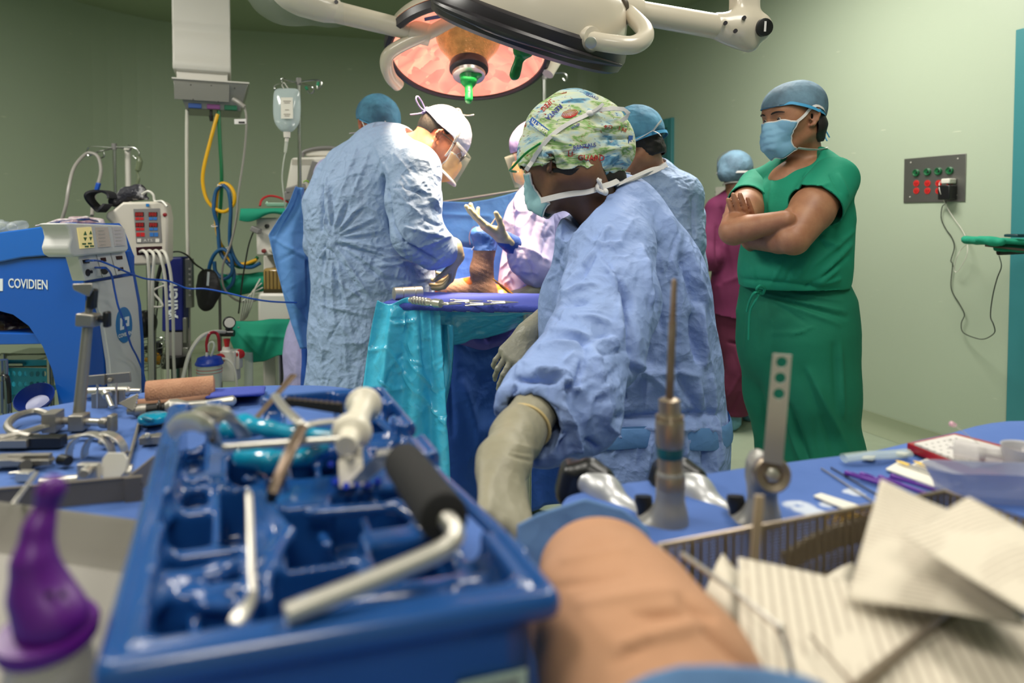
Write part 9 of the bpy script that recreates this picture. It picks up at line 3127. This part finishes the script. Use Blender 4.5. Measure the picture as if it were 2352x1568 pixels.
# ------------------------------------------------------------------ the right table: power tools, roll, basket, papers
M_SILVER = mat('silver_paint',(150,147,142),0.42,metal=0.35)
M_BRONZE = mat('satin_nickel',(168,152,134),0.36,metal=0.75)
def power_tool(kind,x0,lab):
 """x0: where the middle of the barrel is seen"""
 Yd = 0.775
 at = lambda dx,py,dy=0.0: P(x0 + dx,py,Yd + dy)
 r = thing('power_drill' if kind == 'drill' else 'power_saw',PZ(x0,1225,ZT),lab,'power tool')
 S = SDF()
 S.cap(at(-2,1228),at(0,1095),0.0165,0.0165,0.006)
 S.chain([at(-55,1230,0.02),at(-40,1185,0.02)],[0.0150,0.0135],0.01)
 S.cap(at(-4,1240),at(-2,1190),0.020,0.0195,0.012)
 S.box(at(-30,1235,0.01),(0.05,0.045,0.05),I3,0.012,0.015)
 body = sdf_obj('housing',S,0.0022,M_SILVER,r,1)
 S = SDF()
 S.chain([at(-110,1180,0.06),at(-150,1130,0.085),at(-185,1108,0.10)],[0.0185,0.0200,0.0180],0.01)
 S.cap(at(-60,1200,0.03),at(-110,1180,0.06),0.0175,0.0185,0.01)
 sdf_obj('grip',S,0.0024,mat('grip_silver',(190,190,192),0.36,metal=0.5),r,1)
 S = SDF()
 S.box(at(-215,1110,0.12),(0.052,0.05,0.058),roty(0.25),0.016,0.01)
 S.cap(at(-185,1085,0.11),at(-155,1100,0.10),0.02,0.016,0.01)
 sdf_obj('battery',S,0.0028,mat('battery_black',(20,20,22),0.32),r,1)
 build('trigger',MB().lathe(at(-62,1150,0.02),V3(0,-0.2,-1),[(-0.006,0.010),(0.0,0.011),(0.010,0.008),(0.03,0.007)],14),M_BLACKP,body)
 if kind == 'drill':
  A = at(0,1100)
  ax = nrm(at(-2,960) - A)
  build('nose',MB().lathe(A,ax,[(-0.01,0.0168),(0.004,0.0170),(0.008,0.0145),(0.028,0.0140)],32),M_BRONZE,r)
  build('colour_ring',MB().lathe(A,ax,[(0.026,0.0145),(0.029,0.0150),(0.037,0.0150),(0.039,0.0145)],32),mat('ring_teal',(24,84,92),0.3),r)
  ch = build('chuck',MB().lathe(A,ax,[(0.038,0.0150),(0.042,0.0162),(0.066,0.0166),(0.070,0.0155),(0.074,0.0130),(0.080,0.0122),(0.092,0.0120),(0.094,0.0085)],32),M_BRONZE,r)
  mb = MB()
  for i in range(22):
   a = 2*pi*i/22
   M = frame_from(ax)
   c = A + ax*0.0715 + (M[:,0]*math.cos(a) + M[:,1]*math.sin(a))*0.0148
   mb.box(c,(0.002,0.002,0.005),M)
  build('chuck_teeth',mb,M_BRONZE,ch)
  t0,t1 = A + ax*0.09,P(x0 + 9,640,Yd)
  build('drill_bit',MB().tube([t0,t0*0.35 + t1*0.65,t0*0.34 + t1*0.66,t1*0.98 + t0*0.02,t1],[0.0046,0.0044,0.0036,0.0034,0.0015],12),M_TARN,r)
 else:
  S = SDF()
  S.cap(at(-2,1130),at(-2,1085),0.0165,0.0165,0.01)
  S.cap(at(-12,1052,0.02),at(-12,1080,0.02),0.011,0.013,0.01)
  S.box(at(4,1085),(0.034,0.036,0.032),I3,0.008,0.008)
  build_h = sdf_obj('saw_head',S,0.0022,M_SILVER,r,1)
  c = at(22,1090,-0.024)
  build('blade_clamp',MB().lathe(c,V3(-0.1,-1,0.15),[(-0.01,0.0205),(0.0,0.0205),(0.003,0.0180),(0.001,0.0110),(-0.002,0.0105)],32),M_BRONZE,build_h)
  build('clamp_bolt',MB().lathe(c,V3(-0.1,-1,0.15),[(-0.003,0.0085),(0.003,0.0080),(0.004,0.006)],6),M_STEEL,build_h)
  pl = Pl(P(1790,950,0.74),P(1830,950,0.735))
  mb = MB()
  edge = [(1775,812),(1819,815),(1798,1068),(1752,1060)]
  L = lambda t,s: tuple(np.array(edge[0])*(1 - s)*(1 - t) + np.array(edge[1])*s*(1 - t) + np.array(edge[2])*s*t + np.array(edge[3])*(1 - s)*t)
  cuts = [0.0,0.145,0.29,0.435,1.0]
  for k in range(4):
   t0_,t1_ = cuts[k],cuts[k + 1]
   if k == 3:
    pl.prism(mb,[L(t0_,0),L(t0_,1),L(t1_,1),L(t1_,0)],0.0014)
    continue
   n,sq,ci = 20,[],[]
   for i in range(n):
    a = 2*pi*i/n + pi/4
    m_ = max(abs(math.cos(a)),abs(math.sin(a)))
    sq.append(L((t0_ + t1_)/2 + (t1_ - t0_)/2*math.sin(a)/m_,0.5 + 0.5*math.cos(a)/m_))
    ci.append(L((t0_ + t1_)/2 + 0.05*math.sin(a),0.5 + 0.29*math.cos(a)))
   for i in range(n):
    pl.prism(mb,[sq[i],sq[(i + 1) % n],ci[(i + 1) % n],ci[i]],0.0014)
  build('saw_blade',mb,M_STEEL,r,smooth=False)
power_tool('drill',1540,'steel power drill standing nose up with a long bit, nearer the scrub nurse')
power_tool('saw',1752,'steel power saw standing nose up with a flat three holed blade')
tool('wooden_stick','flat beige stick standing in the wire basket below the saw','stick',stick=(MB().box(P(1738,1225,0.60),(0.0085,0.003,0.070),roty(0.06)),mat('stick_beige',(178,160,136),0.6)))
# the tan roll in its blue wrapper
S = SDF()
S.chain([P(1380,1318,0.60),P(1420,1430,0.52),P(1490,1560,0.44),P(1560,1760,0.38)],[0.057,0.060,0.062,0.065],0.04,n=(0,0.5,1),f=0.85)
sg = [(1290,1285,1450,1262,10,0.003),(1270,1345,1440,1312,8,-0.004),(1330,1385,1560,1350,10,0.004),(1450,1408,1590,1400,9,-0.006),(1420,1480,1620,1430,12,0.005),(1560,1370,1640,1420,8,-0.006),(1600,1420,1760,1560,9,-0.008),(1400,1520,1500,1470,10,-0.003)]
o = sdf_obj('tan_bundle',S,0.003,mat('tan_stockinette',(186,140,108),0.9,c2=(176,130,98),cscale=8,bump=[('weave',500,0.25,0.001)]),None,2,lambda v,n: 0.4*crumple(v,14,0.004,301) + folds(v,n,sg))
tag(o,'thick tan knitted bundle lying in front of the power tools','bundle')
M_WRAP = mat('wrap_blue',(104,142,190),0.85,c2=(92,128,178),cscale=10,bump=[('crumple',16,0.4,0.006)])
def wrap_back(u,w):
 x = 1190 + 340*u
 top = np.interp(x,[1190,1240,1345,1430,1490,1530],[1205,1180,1146,1170,1215,1330])
 return P(x,top + (1420 - top)*w,0.685 - 0.03*w + 0.03*math.sin(pi*u))
def wrap_front(u,w):
 x = 1440 + 440*u
 top = np.interp(x,[1440,1500,1560,1640,1740,1830,1880],[1575,1545,1528,1526,1532,1548,1568])
 return P(x,top + 190*w,0.345 - 0.02*w)
sheet_obj('bundle_wrapper',wrap_back,40,40,M_WRAP,'light blue cloth wrapper folded up behind the tan bundle','wrapper',303,0.006,(),0.002,12)
sheet_obj('bundle_wrapper',wrap_front,40,24,M_WRAP,'light blue cloth wrapper edge in front of the tan bundle, bottom of the frame','wrapper',305,0.006,(),0.002,12)
# perforated basket
def mesh_mat():
 t = NT('perforated_steel')
 co = t.n('ShaderNodeTexCoord')
 v = t.n('ShaderNodeTexVoronoi',i_Scale=330.0,i_Randomness=0.0)
 t.l(co.outputs['Object'],v.inputs['Vector'])
 c = t.n('ShaderNodeMath',operation='GREATER_THAN',i_1=0.43)
 t.l(v.outputs['Distance'],c.inputs[0])
 t.l(c.outputs[0],t.b.inputs['Alpha'])
 t.b.inputs['Base Color'].default_value = lin((164,152,134))
 t.b.inputs['Metallic'].default_value = 0.8
 t.b.inputs['Roughness'].default_value = 0.4
 return t.m
bk = thing('perforated_basket',PZ(1900,1400,ZT),'perforated steel basket holding papers and tubing at the lower right','basket')
ZB = 1.012
c4 = [PZ(x,y,ZB) for x,y in ((1512,1252),(2170,1128),(2420,1215),(1800,1700))]
mb,mr_ = MB(),MB()
for i in range(4):
 a,b = c4[i],c4[(i + 1) % 4]
 dn = V3(0,0,-(ZB - ZT - 0.004))
 mb.add([a,b,b + dn,a + dn],[(0,1,2,3)])
mb.add([q + V3(0,0,-(ZB - ZT - 0.004)) for q in c4],[(0,1,2,3)])
build('mesh_walls',mb,mesh_mat(),bk,smooth=False,solid=0.0008)
build('rim',MB().tube(c4,0.0022,8,closed=True),M_BRONZE,bk)
mb = MB()
for k in range(6):
 mb.tube(spline([P(1800 + 2*k,1275 + 6*k,0.66),P(1870,1232 + 8*k,0.68),P(1960,1200 + 8*k,0.69),P(2030,1190 + 8*k,0.70)],5),0.0035,8)
tag(build('coiled_tubing',mb,mat('tubing_olive',(128,112,84),0.4)),'coil of olive tubing behind the mesh wall of the basket','tubing')
mb = MB()
for k in range(7):
 c = P(1925 + 10*k,1205 - 3*k,0.70)
 mb.tube([c + V3(0.012*math.cos(t),0.008*math.sin(t + k),0.008*math.sin(t)) for t in np.linspace(0,2*pi,15)[:-1]],0.0016,6,closed=True)
tag(build('yellow_wire_coils',mb,mat('yellow_wire',(206,160,24),0.4)),'tangle of yellow wire at the back of the basket','wire')
def paper_mat(name,d,period,lim):
 t = NT(name)
 g = t.n('ShaderNodeTexCoord')
 dt = t.n('ShaderNodeVectorMath',operation='DOT_PRODUCT')
 dt.inputs[1].default_value = tuple(float(q)*2*pi/period for q in d)
 t.l(g.outputs['Object'],dt.inputs[0])
 sn = t.n('ShaderNodeMath',operation='SINE')
 t.l(dt.outputs['Value'],sn.inputs[0])
 nz = t.n('ShaderNodeTexNoise',i_Scale=240.0,i_Detail=2.0)
 t.l(g.outputs['Object'],nz.inputs['Vector'])
 n2 = t.n('ShaderNodeTexNoise',i_Scale=22.0,i_Detail=1.0)
 t.l(g.outputs['Object'],n2.inputs['Vector'])
 m1 = t.n('ShaderNodeMath',operation='MULTIPLY')
 t.l(sn.outputs[0],m1.inputs[0])
 t.l(nz.outputs['Fac'],m1.inputs[1])
 mr = t.n('ShaderNodeMapRange')
 mr.inputs[1].default_value,mr.inputs[2].default_value = 0.10,0.34
 t.l(m1.outputs[0],mr.inputs[0])
 m3 = t.n('ShaderNodeMapRange')
 m3.inputs[1].default_value,m3.inputs[2].default_value,m3.inputs[4].default_value = lim,lim + 0.06,0.42
 t.l(n2.outputs['Fac'],m3.inputs[0])
 m2 = t.n('ShaderNodeMath',operation='MULTIPLY')
 t.l(mr.outputs[0],m2.inputs[0])
 t.l(m3.outputs[0],m2.inputs[1])
 mx = t.n('ShaderNodeMix',data_type='RGBA')
 mx.inputs[6].default_value = lin((214,204,186))
 mx.inputs[7].default_value = lin((118,96,80))
 t.l(m2.outputs[0],mx.inputs[0])
 t.l(mx.outputs[2],t.b.inputs['Base Color'])
 t.b.inputs['Roughness'].default_value = 0.8
 return t.m
def paper(name,corners,label,Ys,bulge,period=0.006,lim=0.40,seed=1,horiz=False):
 p = [P(x,y,Y_) for (x,y),Y_ in zip(corners,Ys)]
 g = []
 nn_ = nrm(np.cross(p[1] - p[0],p[3] - p[0]))
 if nn_[2] < 0:
  nn_ = -nn_
 for i in range(19):
  w = i/18
  row = []
  for j in range(19):
   u = j/18
   q = p[0]*(1 - u)*(1 - w) + p[1]*u*(1 - w) + p[2]*u*w + p[3]*(1 - u)*w
   row.append(q + nn_*bulge*(math.sin(pi*u)*math.sin(pi*w) + 0.3*math.sin(5*u + 3*w + seed)))
  g.append(row)
 d = nrm(p[3] - p[0]) if not horiz else nrm(p[1] - p[0])
 o = build(name,MB().grid(g),paper_mat(name + '_print',d,period,lim),None,solid=0.0003,smooth='all')
 tag(o,label,'paper')
paper('printed_sheet',[(1695,1282),(2380,1425),(2500,1800),(1700,1760)],'large printed sheet lying lowest, its lines running up and down',(0.56,0.50,0.36,0.37),0.004,0.0085,0.36,1,True)
paper('printed_sheet',[(2022,1103),(2260,1200),(2360,1440),(1946,1374)],'printed sheet standing up with its corner highest in the basket',(0.60,0.56,0.44,0.50),0.006,0.0042,0.40,2)
paper('printed_sheet',[(2066,1226),(2226,1144),(2460,1270),(2400,1430)],'printed leaflet lying topmost at the right edge',(0.50,0.54,0.46,0.40),0.004,0.005,0.46,3)
paper('small_packet',[(1604,1384),(1660,1272),(1712,1322),(1720,1500)],'crumpled white paper packet beside the tan bundle',(0.55,0.60,0.585,0.50),0.008,0.02,0.7,4)
paper('small_packet',[(1892,1325),(1960,1290),(1970,1345),(1950,1365)],'small folded paper corner between the sheets and the basket wall',(0.58,0.62,0.6,0.56),0.003,0.02,0.6,5)
tool('long_hook','long steel hook lying over the papers, its end bent down','surgical tool',rod=(MB().tube([P(1566,1272,0.56),P(1680,1352,0.50),P(1788,1440,0.43)],[0.0026,0.0022,0.0022],8).sph(P(1790,1441,0.43),0.0034,10,8),M_STEEL),bend=(MB().tube([P(1790,1441,0.43),P(1812,1500,0.41),P(1828,1585,0.39)],0.0018,8),M_DARKRIM))
tool('thin_wire_pin','thin dark pin lying on the lowest printed sheet','surgical pin',rod=(MB().cyl(P(1860,1458,0.455),P(1975,1590,0.40),0.0011,0.0011,6),M_TARN))
# small things on the blue cloth behind the basket
R_ = lambda px,py,up=0.0: PZ(px,py,ZT + 0.002 + up)
M_PUR2 = mat('purple_plastic',(92,30,150),0.35)
for (a,b,rad,lab) in (((1886,1075),(2002,1150),0.0012,'steel wire pin, left of the pair beside the purple markers'),((1908,1073),(2022,1140),0.0012,'dark wire pin, right of the pair beside the purple markers')):
 tool('wire_pin',lab,'surgical pin',pin=(MB().cyl(R_(*a,0.001),R_(*b,0.001),rad,rad,6),M_GUN if rad == 0.0012 and a[0] == 1886 else M_DARKRIM))
for a,b,lab in (((1940,1085),(2022,1110),'purple marker pen, leftmost of the four'),((1975,1088),(2040,1110),'purple marker pen, second from the left'),((2018,1095),(2130,1134),'purple marker pen, third from the left'),((2045,1092),(2165,1130),'purple marker pen, rightmost of the four')):
 p0,p1 = R_(*a,0.004),R_(*b,0.004)
 L0 = float(np.linalg.norm(p1 - p0))
 tool('marker_pen',lab,'marker pen',barrel=(MB().lathe(p0,p1 - p0,[(0,0.002),(0.001,0.0036),(0.006,0.0036),(0.008,0.0028),(L0,0.0024)],12),M_PUR2),clip=(MB().cyl(p0*0.8 + p1*0.2 + V3(0,0,0.0035),p0*0.5 + p1*0.5 + V3(0,0,0.003),0.0008,0.0008,6),M_PUR2))
for a,b,lab in (((2058,1057),(2190,1102),'grey scalpel with a yellow end, left of the pair'),((2098,1058),(2240,1108),'grey scalpel with a yellow end, right of the pair')):
 p0,p1 = R_(*a,0.007),R_(*b,0.007)
 tool('scalpel',lab,'scalpel',handle=(MB().tube([p0*0.75 + p1*0.25,p1],0.0030,8,flat=0.4),M_GREYP),yellow_end=(MB().tube([p0,p0*0.9 + p1*0.1,p0*0.75 + p1*0.25],[0.0012,0.0036,0.0034],8,flat=0.4),mat('yellow_end',(226,186,40),0.4)))
for q,lab in (([(2034,1080),(2062,1064),(2215,1112),(2170,1130)],'folded white gauze strip under the left scalpel'),([(2090,1072),(2130,1056),(2270,1095),(2235,1112)],'folded white gauze strip under the right scalpel'),([(1868,1142),(1885,1136),(1975,1165),(1950,1176)],'white plastic spatula near the chalky stains'),
   ([(1978,1056),(1984,1050),(2012,1050),(2005,1060)],'small white label at the far edge of the right table'),([(2056,1044),(2062,1040),(2090,1043),(2080,1049)],'small white tab beside the red needle case')):
 ps = [R_(*z) for z in q]
 o = build('gauze_strip' if 'gauze' in lab else 'white_slip',MB().add(ps + [p + V3(0,0,0.003) for p in ps],[(3,2,1,0),(4,5,6,7),(0,1,5,4),(1,2,6,5),(2,3,7,6),(3,0,4,7)]),M_PAPER,None,bevel=0.001)
 tag(o,lab,'gauze' if 'gauze' in lab else 'slip')
M_RED = mat('red_case_plastic',(150,14,28),0.3)
nc = thing('needle_case',R_(2230,1080),'open red needle counter case with a white pad inside','needle case')
def slab(q,z0,z1,m,nm,par,**kw):
 a = [PZ(x,y,ZT + z0) for x,y in q]
 return build(nm,MB().add(a + [p + V3(0,0,z1 - z0) for p in a],[(3,2,1,0),(4,5,6,7),(0,1,5,4),(1,2,6,5),(2,3,7,6),(3,0,4,7)]),m,par,**kw)
case = slab([(2082,1036),(2192,1012),(2420,1072),(2225,1095)],0.003,0.016,M_RED,'case_half',nc,bevel=0.002)
slab([(2100,1022),(2192,1002),(2400,1058),(2236,1076)],0.016,0.019,mat('foam_white',(206,202,198),0.8),'white_pad',case)
slab([(2218,1092),(2330,1078),(2480,1118),(2352,1135)],0.003,0.016,M_RED,'case_half',nc,bevel=0.002)
mb = MB()
for i in range(7):
 for j in range(9):
  u,v = (i + 0.5)/7,(j + 0.5)/9
  a,b,c,d = [np.array(q,float) for q in ((2100,1022),(2192,1002),(2400,1058),(2236,1076))]
  x,y = (a*(1 - u) + b*u)*(1 - v) + (d*(1 - u) + c*u)*v
  q = PZ(x,y,ZT + 0.0192)
  mb.box(q,(0.0035,0.001,0.0006))
build('pad_print',mb,M_GREYP,nc)
s0,s1 = PZ(2190,1028,ZT + 0.034),PZ(2318,1052,ZT + 0.034)
tool('syringe','large clear syringe lying across the red needle case','syringe',barrel=(MB().lathe(s0,s1 - s0,[(-0.006,0.002),(0.0,0.003),(0.001,0.0125),(0.075,0.0125),(0.076,0.018),(0.079,0.018)],24),mat('syringe_clear',(214,208,208),0.15,alpha=0.5)),
     plunger=(MB().lathe(s0,s1 - s0,[(0.03,0.011),(0.036,0.011),(0.037,0.004),(0.088,0.004),(0.089,0.012),(0.092,0.012)],18),M_WHITEP),graduation=(MB().tube([s0*0.65 + s1*0.35 + V3(0,-0.009,0.009),s0*0.1 + s1*0.9 + V3(0,-0.009,0.009)],0.0008,5),M_GREYP))
tool('needle','thin needle with a pink hub sticking up behind the syringe','needle',hub=(MB().lathe(PZ(2182,972,ZT + 0.045),V3(0.9,0.2,-0.35),[(0,0.002),(0.002,0.0042),(0.010,0.003),(0.012,0.001)],10),mat('hub_pink',(216,170,184),0.3)),shaft=(MB().cyl(PZ(2190,975,ZT + 0.045),PZ(2262,1028,ZT + 0.03),0.0006,0.0006,6),M_GUN))
cp_ = R_(2352,1115)
tool('cup','translucent white plastic cup at the right edge','cup',wall=(MB().lathe(cp_,V3(0,0,1),[(0.0,0.001),(0.0,0.020),(0.050,0.026),(0.052,0.027),(0.050,0.025),(0.004,0.019),(0.003,0.001)],28),mat('cup_plastic',(206,204,206),0.4,alpha=0.8)))
kd = PZ(2275,1150,ZT)
mb = MB()
rings = []
for s,z in ((0.8,0.003),(0.86,0.02),(1.0,0.040),(1.03,0.041),(0.98,0.038),(0.84,0.02),(0.5,0.008),(0.05,0.007)):
 rings.append([kd + V3(0.075*s*math.cos(t),(0.034 + 0.012*math.cos(2*t))*s*math.sin(t) - 0.02*s*math.cos(t)*0.4,z) for t in np.linspace(0,2*pi,37)[:-1]])
tag(build('kidney_dish',MB().rings(rings,cap=False),mat('dish_translucent',(172,178,206),0.35,alpha=0.6)),'translucent pale kidney dish in front of the red needle case','dish')
tag(build('clear_sleeve',MB().tube(spline([R_(1938,1052,0.008),R_(1990,1046,0.010),R_(2040,1044,0.008),R_(2085,1040,0.006)],4),0.010,10,flat=0.6),mat('sleeve_clear',(206,220,212),0.15,alpha=0.4)),'clear plastic sleeve at the far edge of the right table','plastic sleeve')
